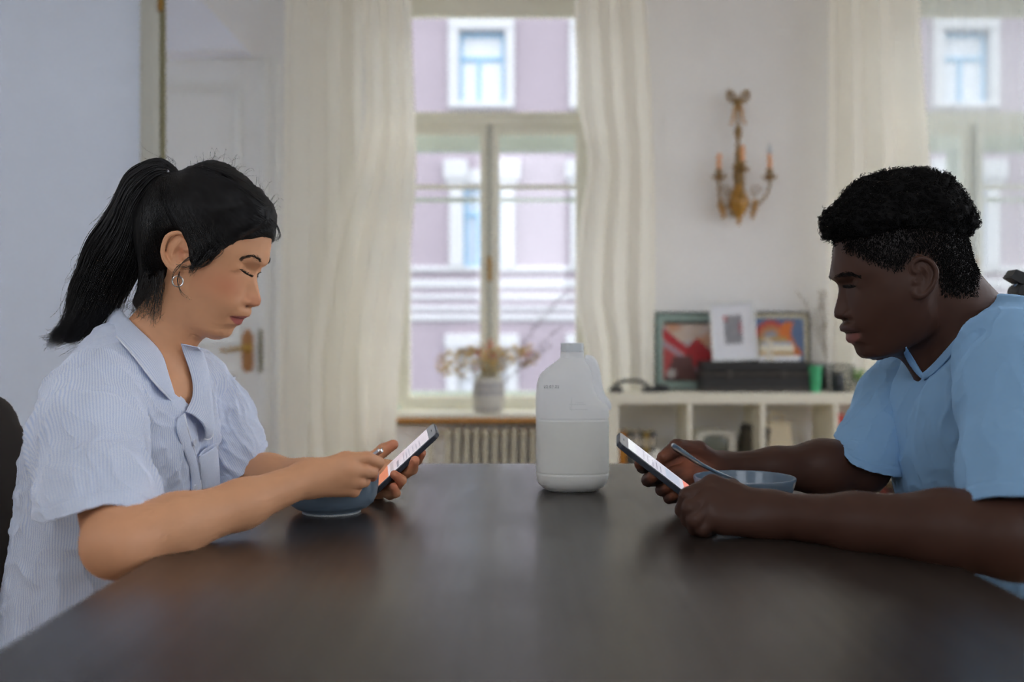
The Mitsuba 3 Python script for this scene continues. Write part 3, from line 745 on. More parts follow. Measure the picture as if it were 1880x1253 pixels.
# ================================================================== on top of the shelf
# ---- teal frame with an abstract red print
mat('m_teal_mat', _paint((146, 166, 158), 0.03), 0.7, 0.2)
mat('m_teal_frame', (66, 86, 80), 0.4, 0.4)
def _red_print(p, n, uv):
    u, v = uv.x, uv.y
    k = 0.06 * (fbm(u * 5, v * 5, 3.0, 3) - 0.5)
    c = mix(mi.Color3f(0.56, 0.44, 0.36), mi.Color3f(0.55, 0.28, 0.16), smoothstep(0.45, 0.75, fbm(u * 4.2, v * 4.2, 1.0, 3)))
    c = mix(c, mi.Color3f(0.42, 0.40, 0.46), smoothstep(0.5, 0.7, fbm(u * 3.4 + 7, v * 3.4, 2.0, 3)) * 0.7)
    d = v - (0.93 - 0.78 * u) + k                                  # red diagonal from upper left to lower right
    red = mi.Color3f(0.44, 0.020, 0.030)
    c = mix(c, red, smoothstep(0.02, 0.0, d) * smoothstep(-0.20, -0.17, d))
    c = mix(c, mi.Color3f(0.36, 0.24, 0.30), smoothstep(-0.19, -0.21, d) * smoothstep(-0.30, -0.28, d))
    c = mix(c, mi.Color3f(0.40, 0.05, 0.05), smoothstep(-0.29, -0.31, d))
    d2 = v - (0.74 - 0.9 * dr.abs(u - 0.64)) + k
    c = mix(c, mi.Color3f(0.36, 0.006, 0.012), smoothstep(0.02, -0.01, d2) * smoothstep(0.40, 0.46, u) * smoothstep(0.18, 0.26, v))
    d3 = dr.maximum(dr.abs(u - 0.36) * 0.9 + 0.35 * (v - 0.2), dr.abs(v - 0.2)) + k
    c = mix(c, mi.Color3f(0.105, 0.035, 0.030), smoothstep(0.24, 0.20, d3))
    d4 = dr.sqrt(dr.square(u - 0.15) + dr.square((v - 0.10) * 1.1)) + k
    c = mix(c, mi.Color3f(0.45, 0.42, 0.40), smoothstep(0.11, 0.06, d4))
    c = mix(c, mi.Color3f(0.50, 0.40, 0.02), smoothstep(0.07, 0.04, dr.sqrt(dr.square(u - 0.93) + dr.square(v - 0.97)) + k))
    return c
scene['m_red_print'] = {'type': 'principled', 'base_color': mikit.proc(_red_print), 'roughness': 0.5}
def uv_sheet(x0, x1, y, z0, z1):
    """A thin sheet facing -y with uv from 0 to 1."""
    v = np.array([[x0, y, z0], [x1, y, z0], [x1, y, z1], [x0, y, z1]], float)
    return trimesh.Trimesh(v, [[0, 1, 2], [0, 2, 3]], process=False), np.array([[0, 0], [1, 0], [1, 1], [0, 1.0]])
def add_sheet(key, x0, x1, y, z0, z1, M, m):
    s, uv = uv_sheet(x0, x1, y, z0, z1)
    add(key, xf(s, M), m, False, uv=uv)
ZT = SZ + 0.0005
d = 4.92
a, b = P(1204, 718, d), P(1330, 572, d)
w, h = b[0] - a[0], b[2] - ZT
M = place((a[0] + b[0]) / 2, d, ZT, 0, 0, -5)
picture_frame('picture_frame', w, h, 0.012, 0.02, M, 'm_teal_frame', [], 'large frame with a grey-green mount around a red abstract print, leaning on the wall', matte='m_teal_mat', mw=0.034)
add_sheet('picture_frame__print', -w / 2 + 0.04, w / 2 - 0.035, 0.006, 0.055, h - 0.062, M, 'm_red_print')
# ---- black flat case, low and wide
mat('m_case', _paint((40, 40, 40), 0.1, 20.0), 0.5, 0.4)
mat('m_case_lid', (66, 62, 58), 0.4, 0.4)
d = 4.76
a, b = P(1291, 718, d), P(1487, 664, d)
t = 'black_case'
add(t + '__body', box(a[0], b[0], d, d + 0.25, ZT, ZT + 0.078, 0.005), 'm_case')
add(t + '__rim', cat(box(a[0] - 0.004, b[0] + 0.004, d - 0.004, d + 0.254, ZT + 0.078, ZT + 0.096, 0.004), box(a[0] - 0.002, b[0] + 0.002, d - 0.003, d + 0.25, ZT, ZT + 0.022, 0.004)), 'm_case_lid')
add(t + '__lid', box(a[0] + 0.004, b[0] - 0.004, d + 0.004, d + 0.246, ZT + 0.096, b[2], 0.008), 'm_case')
for i, x in enumerate((0.25, 0.75)):
    xx = a[0] + (b[0] - a[0]) * x
    add(num(t + '__clasp', i), box(xx - 0.012, xx + 0.012, d - 0.009, d - 0.002, ZT + 0.064, ZT + 0.104, 0.002), 'm_case_lid')
tag(t, 'wide flat black case lying on the white shelf under the pictures and books', 'case')
ZK = b[2] + 0.0005
# ---- white frame with a small grey print, leaning back on the case
mat('m_white_frame', (226, 228, 228), 0.4, 0.4)
mat('m_white_mat', (232, 234, 240), 0.8, 0.2)
def _grey_print(p, n, uv):
    u, v = uv.x, uv.y
    c = mix(mi.Color3f(0.22, 0.23, 0.26), mi.Color3f(0.36, 0.36, 0.38), fbm(u * 9, v * 12, 0.0, 3))
    c = mix(c, mi.Color3f(0.45, 0.10, 0.11), smoothstep(0.17, 0.11, dr.maximum(dr.abs(u - 0.1), dr.abs(v - 0.93)) + 0.04 * noise(u * 9, v * 9)))
    return mix(c, mi.Color3f(0.40, 0.17, 0.21), smoothstep(0.26, 0.12, dr.sqrt(dr.square(u - 0.95) + dr.square((v - 0.55) * 0.75))))
scene['m_grey_print'] = {'type': 'principled', 'base_color': mikit.proc(_grey_print), 'roughness': 0.6}
d = 4.80
a, b = P(1312, 664, d), P(1391, 553, d)
h = (b[2] - ZK) / math.cos(math.radians(12)); w = P(1384, 0, d)[0] - P(1302, 0, d)[0]
M = place(P(1350, 0, d)[0], d, ZK, -14, 0, -11) @ rot([0, 1, 0], -4.0)
picture_frame('picture_frame_001', w, h, 0.015, 0.028, M, 'm_white_frame', [], 'white picture frame with a small grey print, leaning back on the black case', matte='m_white_mat', mw=0.05)
add('picture_frame_001__board', xf(box(-w / 2 + 0.012, w / 2 - 0.012, 0.014, 0.018, 0.012, h - 0.012), M), 'm_white_mat', False)
add_sheet('picture_frame_001__print', -0.047, 0.047, 0.013, 0.088, h - 0.068, M, 'm_grey_print')
# ---- black frame with a blue, red and orange print
def _blue_print(p, n, uv):
    u, v = uv.x, uv.y
    k = 0.05 * (fbm(u * 6, v * 6, 5.0, 3) - 0.5)
    c = mix(mi.Color3f(0.060, 0.115, 0.27), mi.Color3f(0.13, 0.20, 0.32), fbm(u * 3, v * 3, 1.0, 3))
    r = dr.sqrt(dr.square((u - 0.34) * 1.0) + dr.square((v - 0.60) * 0.9)) + k
    c = mix(c, mi.Color3f(0.46, 0.055, 0.035), smoothstep(0.33, 0.31, r) * smoothstep(0.40, 0.44, v))
    c = mix(c, mi.Color3f(0.50, 0.22, 0.08), smoothstep(0.235, 0.215, r) * smoothstep(0.40, 0.44, v))
    c = mix(c, mi.Color3f(0.30, 0.30, 0.34), smoothstep(0.15, 0.13, r))
    s = dr.abs(u - (0.74 + 0.10 * dr.sin(v * 6.5))) + k
    c = mix(c, mi.Color3f(0.62, 0.15, 0.012), smoothstep(0.115, 0.095, s) * smoothstep(0.26, 0.3, v) * smoothstep(0.95, 0.91, v))
    return mix(c, mi.Color3f(0.42, 0.16, 0.02), smoothstep(0.42, 0.38, v) * smoothstep(0.5, 0.45, u))
scene['m_blue_print'] = {'type': 'principled', 'base_color': mikit.proc(_blue_print), 'roughness': 0.45}
mat('m_cream_mat', (206, 200, 176), 0.8, 0.2)
d = 4.98
b = P(1490, 572, d); a = P(1374, 700, d)
zb = ZT; h = (b[2] - zb); w = b[0] - a[0]
M = place((a[0] + b[0]) / 2, d, zb, 0, 0, -4)
picture_frame('picture_frame_002', w, h, 0.011, 0.02, M, 'm_black_frame', [], 'black picture frame with a blue, red and orange print behind the stack of books', matte='m_cream_mat', mw=0.02)
add_sheet('picture_frame_002__print', -w / 2 + 0.030, w / 2 - 0.030, 0.006, 0.10, h - 0.032, M, 'm_blue_print')
# ---- stack of books on the case
z = ZK
for w, h, c, l, dx in ((0.027, 0.197, (222, 222, 224), 'white wide book at the bottom of the stack on the black case', 0.0), (0.018, 0.165, (190, 160, 106), 'tan book second from the bottom of the stack on the black case', -0.012),
                   (0.030, 0.165, (226, 220, 200), 'cream book in the middle of the stack on the black case', -0.012), (0.018, 0.145, (170, 174, 182), 'grey-blue book second from the top of the stack on the black case', -0.012),
                   (0.020, 0.125, (176, 146, 84), 'ochre book on top of the stack on the black case', -0.026)):
    xc = P(1431, 0, 4.79)[0] + dx
    book(w, h, 0.15, c, place(xc + h / 2, 4.79, z + w / 2) @ rot([0, 1, 0], -90), l, 'books stacked on the black case', spine=(214, 208, 190))
    z += w + 0.0008
# ---- green cup
mat('m_green_cup', (70, 172, 118), 0.35, 0.4)
d = 4.76
xc = P(1497, 0, d)[0]
hh = P(0, 672, d)[2] - ZT
add('green_cup', moved(lathe([(0, 0.002), (0.018, 0.002), (0.019, 0), (0.0215, 0.0), (0.030, hh - 0.004), (0.0325, hh - 0.004), (0.0325, hh), (0.029, hh), (0.020, 0.006), (0, 0.006)], 48), [xc, d, ZT]), 'm_green_cup', 30)
tag('green_cup', 'mint green tapered plastic cup beside the black case on the white shelf', 'cup')
# ---- grey box behind the cup, wire basket, glass jar
mat('m_grey_box', (150, 150, 150), 0.6, 0.3)
d = 4.93
a, b = P(1497, 718, d), P(1530, 667, d)
add('grey_box__body', box(a[0], b[0], d, d + 0.1, ZT, b[2] - 0.02, 0.003), 'm_case')
add('grey_box__lid', box(a[0] - 0.003, b[0] + 0.003, d - 0.003, d + 0.103, b[2] - 0.02, b[2], 0.003), 'm_grey_box')
tag('grey_box', 'dark box with a light grey lid behind the green cup', 'box')
mat('m_wire', (62, 64, 64), 0.35, metal=1.0)
d = 4.80
xc = P(1541, 0, d)[0]; rr = 0.066; hh = P(0, 670, d)[2] - ZT
t = 'wire_basket'
for i in range(5):
    zz = 0.004 + i * (hh - 0.008) / 4
    q = np.arange(33) * 2 * np.pi / 32
    r_ = rr * (0.86 + 0.14 * i / 4)
    add(num(t + '__ring', i), tube(np.column_stack([xc + r_ * np.cos(q), d + r_ * np.sin(q), ZT + zz + 0 * q]), 0.0028, 8, False), 'm_wire', 40)
for i in range(20):
    q = 2 * np.pi * i / 20
    add(num(t + '__wire', i), tube([[xc + rr * 0.86 * math.cos(q), d + rr * 0.86 * math.sin(q), ZT + 0.003], [xc + rr * math.cos(q), d + rr * math.sin(q), ZT + hh - 0.004]], 0.0018, 6), 'm_wire', 40)
add(t + '__base', moved(lathe([(0, 0), (rr * 0.86, 0), (rr * 0.86, 0.004), (0, 0.004)], 32), [xc, d, ZT]), 'm_wire', 30)
tag(t, 'round dark wire basket between the green cup and the orange cup', 'basket')
mat('m_dark_jar', (70, 74, 78), 0.2, 0.5)
add('dark_jar', moved(lathe([(0, 0), (0.026, 0), (0.03, 0.006), (0.031, 0.06), (0.024, 0.072), (0.024, 0.084), (0.021, 0.084), (0.021, 0.07), (0, 0.066)], 32), [xc - 0.008, d - 0.004, ZT + 0.0045]), 'm_dark_jar', 40)
tag('dark_jar', 'small dark grey jar standing inside the wire basket', 'jar')
# ---- dried twigs in a narrow vase behind
mat('m_twig', (128, 112, 92), 0.8, 0.2)
mat('m_vase_dark', (92, 88, 80), 0.4, 0.4)
d = 5.02
xc = P(1514, 0, d)[0]
add('twig_vase__body', moved(lathe([(0, 0), (0.022, 0), (0.026, 0.01), (0.024, 0.08), (0.014, 0.13), (0.014, 0.155), (0.011, 0.155), (0.011, 0.12), (0, 0.11)], 32), [xc + 0.02, d, ZT]), 'm_vase_dark', 40)
rn = np.random.default_rng(12)
for i in range(16):
    a0 = rn.uniform(-0.13, 0.13) if i else 0
    b0 = rn.uniform(-0.02, 0.015)
    L = rn.uniform(0.30, 0.40)
    s = np.linspace(0, 1, 9)
    px_ = np.column_stack([xc + 0.02 + a0 * s ** 1.6 - 0.045 * s, d + b0 * s, ZT + 0.115 + L * s])
    br = [tube(px_, np.linspace(0.0016, 0.0007, 9), 5)]
    for j in range(5):
        k = rn.integers(4, 8)
        e = px_[k] + np.array([rn.uniform(-0.03, 0.03), rn.uniform(-0.008, 0.008), rn.uniform(0.015, 0.05)])
        br.append(tube([px_[k], (px_[k] + e) / 2 + [0, 0, -0.003], e], [0.0010, 0.0008, 0.0006], 4))
        br.append(moved(xf(trimesh.creation.icosphere(1, 1), np.diag([0.0022, 0.0022, 0.004, 1])), e))
    add(num('twig_vase__twig', i), cat(*br), 'm_twig', 40)
tag('twig_vase', 'tall dried twigs in a narrow dark vase against the wall near the man\'s face', 'vase')
# ---- orange cup with dark neighbour, and a sprig in a glass
mat('m_orange', (214, 108, 30), 0.35, 0.4)
d = 4.78
xc = P(1602, 0, d)[0]; hh = P(0, 688, d)[2] - ZT
add('orange_cup__body', moved(lathe([(0, 0.002), (0.024, 0.0), (0.026, 0.002), (0.027, hh - 0.016), (0.034, hh - 0.012), (0.034, hh), (0.031, hh), (0.024, 0.008), (0, 0.007)], 40), [xc, d, ZT]), 'm_orange', 30)
q = np.linspace(-1.2, 1.2, 14)
add('orange_cup__handle', tube(np.column_stack([xc + 0.024 + 0.02 * np.cos(q), d + 0 * q, ZT + hh * 0.45 + 0.024 * np.sin(q)]), 0.004, 10), 'm_orange', 40)
tag('orange_cup', 'orange cup on the right part of the white shelf', 'cup')
mat('m_dark_pot', (48, 38, 34), 0.5, 0.3)
add('dark_pot', moved(lathe([(0, 0), (0.03, 0), (0.036, 0.055), (0.038, 0.06), (0.034, 0.06), (0.029, 0.008), (0, 0.008)], 40), [xc + 0.078, d + 0.03, ZT]), 'm_dark_pot', 30)
tag('dark_pot', 'small dark brown pot right of the orange cup on the shelf', 'pot')
scene['m_glass'] = {'type': 'dielectric', 'int_ior': 1.5}
d = 4.82
xc = P(1578, 0, d)[0]
add('sprig_glass__glass', moved(lathe([(0, 0), (0.024, 0), (0.027, 0.055), (0.0255, 0.055), (0.0225, 0.004), (0, 0.004)], 32), [xc, d, ZT]), mat('m_pale_glass', (176, 180, 168), 0.15, 0.5), 30)
mat('m_leaf', (104, 150, 62), 0.5, 0.3)
st_, lv_ = [], 0
for i in range(7):
    a0, b0 = rn.uniform(-0.035, 0.03), rn.uniform(-0.02, 0.02)
    s = np.linspace(0, 1, 6)
    q = np.column_stack([xc + a0 * s ** 1.3 - 0.006, d + b0 * s, ZT + 0.02 + (0.07 + 0.03 * rn.random()) * s])
    add(num('sprig_glass__stem', i), tube(q, 0.0011, 5), 'm_leaf', 40)
    for j in range(3):
        k = 3 + j
        lf = xf(trimesh.creation.icosphere(2, 1), basis(q[k - 0] if k < 6 else q[-1], *[0.0055 * np.array([1, 0, 0]), 0.0012 * np.array([0, 1, 0]), 0.011 * np.array([0, 0, 1])]))
        add(num('sprig_glass__leaf', lv_), xf(lf, rot([0, 1, 0], rn.uniform(-60, 60), q[min(k, 5)])), 'm_leaf', 40); lv_ += 1
tag('sprig_glass', 'small green sprig in a clear glass left of the orange cup', 'plant')
# ---- headphones and a dark thing at the left end
mat('m_black_plastic', (36, 38, 40), 0.45, 0.4)
d = 4.80
xc = P(1160, 0, d)[0]
q = np.linspace(0.05, np.pi - 0.05, 24)
t = 'headphones'
arc = np.column_stack([xc + 0.085 * np.cos(q), d + 0.02 + 0 * q, ZT + 0.012 + 0.042 * np.sin(q)])
add(t + '__headband', tube(arc, 0.0085, 10), 'm_black_plastic', 40)
for i, s in enumerate((-1, 1)):
    cup = lathe([(0, 0), (0.03, 0), (0.034, 0.006), (0.033, 0.018), (0.02, 0.024), (0, 0.024)], 28)
    add(num(t + '__ear_cup', i), xf(cup, basis([xc + s * 0.078, d - 0.02, ZT + 0.0], [1, 0, 0], [0, 1, 0], [0, 0, 1])), 'm_black_plastic', 40)
tag(t, 'black headphones lying at the left end of the white shelf', 'headphones')
xc = P(1214, 0, 4.78)[0]
t = 'black_pouch'
tag(t, 'small black pouch lying in front of the frame with the grey-green mount', 'pouch')
m = xf(trimesh.creation.icosphere(3, 1), np.diag([0.042, 0.03, 0.02, 1]))
m = keep_faces(m, m.triangles_center[:, 2] > -0.016)[0]
m.vertices[:, 2] = np.maximum(m.vertices[:, 2], -0.016)
add(t + '__case', moved(m, [xc, 4.79, ZT + 0.016]), 'm_black_plastic', 40)
add(t + '__seam', moved(xf(lathe([(0.99, -0.03), (1.012, 0), (0.99, 0.03)], 40), np.diag([0.042, 0.03, 0.02, 1])), [xc, 4.79, ZT + 0.017]), 'm_dark_rubber', 40)
# ================================================================== gilded wall lamp
mat('m_gilt', _paint((168, 120, 34), 0.25, 60.0), 0.42, metal=0.0, spec=0.7)
mat('m_gilt_dark', _paint((128, 96, 36), 0.3, 60.0), 0.45, spec=0.6)
mat('m_candle', (224, 160, 108), 0.5, 0.3)
mat('m_bulb', (200, 204, 208), 0.15, 0.5)
d = 5.03
t = 'wall_lamp'
tag(t, 'gilded three-armed candle wall lamp between the middle and right windows', 'wall lamp')
def W(px, py, dd=d): return P(px, py, dd)
# ribbon bow at the top: two loops and two tails
def spl(pts, n=30):
    pts = np.array(pts)
    return CubicSpline(np.arange(len(pts)), pts)(np.linspace(0, len(pts) - 1, n))
for i, s in enumerate((-1, 1)):
    lp = spl([W(1355, 190), W(1355 + s * 8, 175), W(1355 + s * 17, 168), W(1355 + s * 18, 178), W(1355 + s * 10, 186), W(1355, 190)])
    add(num(t + '__bow_loop', i), tube(lp, 0.009, 8), 'm_gilt_dark', 40)
    tl = spl([W(1355, 192), W(1355 + s * 7, 205), W(1355 + s * 8, 216), W(1355 + s * 14, 228)])
    add(num(t + '__bow_tail', i), tube(tl, np.linspace(0.010, 0.006, 30), 8), 'm_gilt', 40)
add(t + '__bow_knot', moved(xf(trimesh.creation.icosphere(2, 1), np.diag([0.018, 0.014, 0.02, 1])), W(1355, 190)), 'm_gilt_dark', 40)
cx_ = W(1355, 0)[0]
def zz(py): return W(0, py)[2]
sh = [(0, zz(262)), (0.008, zz(258)), (0.02, zz(246)), (0.017, zz(236)), (0.007, zz(230)), (0.005, zz(205)), (0.004, zz(192)), (0, zz(191))]
add(t + '__stem_upper', moved(lathe(sh, 24), [cx_, d, 0]), 'm_gilt_dark', 40)
add(t + '__stem', moved(lathe([(0, zz(345)), (0.02, zz(340)), (0.026, zz(322)), (0.022, zz(312)), (0.03, zz(308)), (0.026, zz(303)), (0.013, zz(298)), (0.017, zz(290)), (0.012, zz(275)), (0.008, zz(258)), (0, zz(257))], 24), [cx_ + 0.0, d, 0]), 'm_gilt_dark', 40)
body = lathe([(0, zz(414)), (0.006, zz(413)), (0.012, zz(405)), (0.010, zz(400)), (0.028, zz(392)), (0.042, zz(378)), (0.046, zz(368)), (0.036, zz(360)), (0.026, zz(350)), (0.021, zz(338)), (0, zz(337))], 32)
v = body.vertices; an = np.arctan2(v[:, 1], v[:, 0]); rr_ = np.hypot(v[:, 0], v[:, 1])
s = 1 + 0.12 * np.cos(8 * an) * (rr_ > 0.015)
body.vertices[:, 0] *= s; body.vertices[:, 1] *= s
add(t + '__body', moved(body, [cx_ + 0.004, d, 0]), 'm_gilt', 40)
add(t + '__wall_plate', box(cx_ - 0.02, cx_ + 0.02, d + 0.015, YW, zz(395), zz(345), 0.008), 'm_gilt_dark')
arms = [([(1342, 372), (1330, 380), (1322, 366), (1320, 345), (1320, 332)], 1320, 326, 5.0), ([(1370, 372), (1388, 376), (1404, 362), (1412, 345), (1413, 332)], 1413, 326, 5.0), ([(1357, 366), (1360, 374), (1363, 360), (1364, 336), (1363, 316)], 1363, 312, 4.93)]
for i, (pp, ax, ay, dd) in enumerate(arms):
    pts = [W(*q_, 5.03 + (dd - 5.03) * k / 4) for k, q_ in enumerate(pp)]
    add(num(t + '__arm', i), tube(spl(pts), 0.0062, 10), 'm_gilt_dark', 40)
    if i < 2:
        s = -1 if i == 0 else 1
        k = np.linspace(0, 2.2 * np.pi, 40)
        c0 = W(1355 + s * (22 if i == 0 else 32), 352)
        r_ = np.linspace(0.030, 0.006, 40)
        add(num(t + '__scroll', i), tube(np.column_stack([c0[0] + s * r_ * np.cos(k), c0[1] + 0 * k, c0[2] + r_ * np.sin(k)]), 0.0042, 8), 'm_gilt_dark', 40)
        lf = spl([W(1355 + s * 30, 366), W(1355 + s * 31, 380), W(1355 + s * 27, 392), W(1355 + s * 29, 402)])
        add(num(t + '__leaf_drop', i), tube(lf, np.interp(np.linspace(0, 1, 30), [0, 0.3, 0.75, 1], [0.010, 0.015, 0.011, 0.003]), 8), 'm_gilt', 40)
    b0 = W(ax, ay, dd)
    cup = lathe([(0, -0.022), (0.006, -0.022), (0.010, -0.012), (0.030, -0.004), (0.038, 0.004), (0.036, 0.007), (0.012, 0.004), (0.011, 0.012), (0.015, 0.022), (0.017, 0.036), (0.015, 0.040), (0, 0.040)], 28)
    add(num(t + '__drip_pan', i), moved(cup, b0), 'm_gilt_dark', 40)
    hc = 0.075
    add(num(t + '__candle', i), moved(lathe([(0, 0.040), (0.0105, 0.040), (0.0105, 0.040 + hc), (0.008, 0.044 + hc), (0, 0.044 + hc)], 20), b0), 'm_candle', 40)
    if i == 1:
        add(num(t + '__bulb', 0), moved(lathe([(0, 0.040 + hc), (0.008, 0.040 + hc), (0.0125, 0.056 + hc), (0.009, 0.076 + hc), (0.002, 0.098 + hc), (0, 0.1 + hc)], 20), b0), 'm_bulb', 40)

# ================================================================== vase of dried flowers on the sill
def _vase(p, n, uv):
    z = p.z - ZS
    c = mi.Color3f(0.60, 0.58, 0.52) * (0.95 + 0.1 * fbm(p.x * 40, p.y * 40, p.z * 40, 2))
    def band(a, b): return smoothstep(a - 0.002, a + 0.002, z) * smoothstep(b + 0.002, b - 0.002, z)
    g = mi.Color3f(0.36, 0.35, 0.36)
    for a, b in ((0.012, 0.02), (0.085, 0.112), (0.118, 0.150), (0.182, 0.22)):
        c = mix(c, g, band(a, b) * 0.8)
    return c
mat('m_vase', mikit.proc(_vase), 0.45, 0.4)
vd = 5.02
vx = P(897, 0, vd)[0]
hv = P(0, 692, vd)[2] - ZS
add('flower_vase', moved(lathe([(0, 0.0005), (0.066, 0.0005), (0.074, 0.006), (0.081, 0.03), (0.084, 0.07), (0.082, 0.11), (0.076, 0.15), (0.066, hv - 0.012), (0.068, hv), (0.064, hv), (0.062, hv - 0.01), (0.07, 0.12), (0.07, 0.012), (0, 0.01)], 56), [vx, vd, ZS]), 'm_vase', 30)
tag('flower_vase', 'round cream ceramic vase with grey bands on the window sill', 'vase')
fm = [mat('m_dry_%d' % i, c, 0.8, 0.2) for i, c in enumerate(((212, 180, 108), (190, 160, 98), (226, 202, 146), (206, 112, 74), (140, 126, 82), (132, 124, 124)))]
rn = np.random.default_rng(21)
tips = []
zt = ZS + hv
heads = [(808, 665), (815, 655), (826, 648), (838, 652), (846, 645), (856, 655), (866, 648), (876, 640), (886, 648), (897, 636), (907, 646), (915, 640), (926, 652), (938, 646), (948, 640), (958, 648), (968, 652), (976, 664), (972, 640), (984, 656), (820, 672), (832, 662), (845, 670), (858, 668), (870, 662), (882, 668), (893, 660), (904, 668), (916, 660), (928, 664), (940, 660), (952, 656), (812, 680), (822, 686), (845, 690), (838, 678), (875, 678), (888, 682), (905, 680), (918, 676), (964, 668), (878, 652), (899, 650), (860, 640)]
for i, (px, py) in enumerate(heads):
    dd = vd + rn.uniform(-0.06, 0.05)
    e = P(px, py, dd)
    b0 = np.array([vx + (e[0] - vx) * 0.16, vd + (dd - vd) * 0.3, zt - 0.08])
    mid = np.array([vx + (e[0] - vx) * 0.45, vd + (dd - vd) * 0.6, zt + 0.75 * max(e[2] - zt, 0.02) * 0.6 + 0.02])
    st_ = spl([b0, mid, e], 10)
    k = num('dried_flower', i)
    add(k + '__stem', tube(st_, 0.0013, 5), fm[4], 40)
    hm = []
    nb = 14
    for j in range(nb):
        o = rn.normal(0, 1, 3) * np.array([0.016, 0.012, 0.013])
        r_ = rn.uniform(0.0035, 0.0075)
        hm.append(moved(xf(trimesh.creation.icosphere(1, 1), np.diag([r_, r_, r_ * 0.8, 1])), e + o))
        hm.append(tube([e - [0, 0, 0.006], e + o], [0.0008, 0.0005], 3))
    red = (px, py) in ((899, 650), (878, 678 - 0), (875, 678), (968, 652), (897, 636), (878, 652))
    add(k + '__flower_head', cat(*hm), fm[3] if red else fm[i % 3], 40)
    side = 'left' if px < 860 else 'right' if px > 930 else 'middle'
    tag(k, ('dried rust-red flower head in the %s of the vase bouquet' if red else 'dried straw-coloured flower head in the %s of the vase bouquet') % side, 'dried flower', 'dried flowers in the cream vase' if not red else 'rust-red dried flowers in the cream vase')
for i, (px, py) in enumerate(((1040, 535), (1030, 600), (1012, 632))):       # long grey sprays to the right
    e = P(px, py, vd)
    b0 = np.array([vx + 0.02, vd, zt - 0.08])
    st_ = spl([b0, b0 + (e - b0) * 0.5 + [0, 0, 0.03 * (i == 0)], e], 24)
    k = num('dried_spray', i)
    add(k + '__stem', tube(st_, np.linspace(0.002, 0.0009, 24), 5), fm[5], 40)
    bud = []
    for j in range(46):
        q_ = st_[rn.integers(9, 24)]
        o = rn.normal(0, 0.012, 3)
        bud.append(tube([q_, q_ + o * 0.6, q_ + o], [0.0008, 0.0007, 0.0005], 3))
        bud.append(moved(trimesh.creation.icosphere(1, rn.uniform(0.002, 0.004)), q_ + o))
    add(k + '__buds', cat(*bud), fm[5], 40)
    tag(k, ('longest grey dried spray rising right of the vase across the window', 'grey dried spray below the longest one right of the vase', 'lowest grey dried spray leaning right out of the vase')[i], 'dried spray')
# glass bead hanging at the vase rim
# ================================================================== plastic milk jug
JX, JY = P(1049.5, 0, 1.665)[0], 1.665
scale = F / JY
def jz(py): return P(0, py, JY)[2]
def jr(px): return P(px, 0, JY)[0] - JX
def jf(py): return P(px=0, py=py, d=JY - 0.06)[2]
jug_keys = [  # z, left, right, half depth, corner exponent
    (TZ + 0.0006, 1004, 1094, 0.042, 3.2), (TZ + 0.003, 1000, 1098, 0.046, 3.2), (TZ + 0.008, 992, 1107, 0.052, 3.4), (TZ + 0.016, 986, 1113, 0.0575, 3.6), (TZ + 0.024, 984.3, 1115.5, 0.0595, 3.8),
    (jf(876), 984, 1116, 0.060, 3.8), (jf(873), 985.2, 1114.8, 0.0588, 3.8), (jf(870), 984, 1116, 0.060, 3.8), (jf(776), 984, 1116, 0.060, 3.8), (jf(772.5), 985.4, 1114.6, 0.0586, 3.8), (jf(769), 984, 1116.3, 0.060, 3.8), (jz(752), 984, 1116, 0.060, 3.8),
    (jz(744), 984, 1113, 0.0598, 3.6), (jz(738), 984, 1105, 0.0595, 3.4), (jz(728), 984.2, 1096, 0.059, 3.2), (jz(712), 985, 1089.5, 0.0575, 3.0), (jz(700), 987, 1087, 0.056, 2.9), (jz(688), 992, 1085.5, 0.053, 2.7),
    (jz(678), 1002, 1083, 0.046, 2.5), (jz(668), 1015, 1078, 0.036, 2.3), (jz(661), 1024, 1074, 0.027, 2.1), (jz(657), 1028, 1072.5, 0.0208, 2.0), (jz(646), 1029, 1072, 0.0198, 2.0)]
def loft(keys, nseg=72, per=4, cap=True):
    z = np.array([k[0] for k in keys]); K = np.array([[jr(k[1]), jr(k[2]), k[3], k[4]] for k in keys])
    zz_ = np.unique(np.concatenate([np.linspace(z[i], z[i + 1], per, endpoint=False) for i in range(len(z) - 1)] + [z[-1:]]))
    Q = PchipInterpolator(z, K)(zz_)
    a = np.arange(nseg) * 2 * np.pi / nseg
    V = []
    for zc, (l, r, dy, n) in zip(zz_, Q):
        c, hw = (l + r) / 2, (r - l) / 2
        x = np.sign(np.cos(a)) * np.abs(np.cos(a)) ** (2 / n); y = np.sign(np.sin(a)) * np.abs(np.sin(a)) ** (2 / n)
        V.append(np.column_stack([JX + c + hw * x, JY + dy * y, np.full(nseg, zc)]))
    V = np.vstack(V); f = []
    m = len(zz_)
    for i in range(m - 1):
        j = np.arange(nseg); k = (j + 1) % nseg
        f.append(np.stack([i * nseg + j, i * nseg + k, (i + 1) * nseg + k], 1)); f.append(np.stack([i * nseg + j, (i + 1) * nseg + k, (i + 1) * nseg + j], 1))
    if cap:
        V = np.vstack([V, V[:nseg].mean(0), V[(m - 1) * nseg:m * nseg].mean(0)])
        j = np.arange(nseg); k = (j + 1) % nseg
        f.append(np.stack([k, j, np.full(nseg, len(V) - 2)], 1)); f.append(np.stack([(m - 1) * nseg + j, (m - 1) * nseg + k, np.full(nseg, len(V) - 1)], 1))
    return trimesh.Trimesh(V, np.vstack(f), process=False)
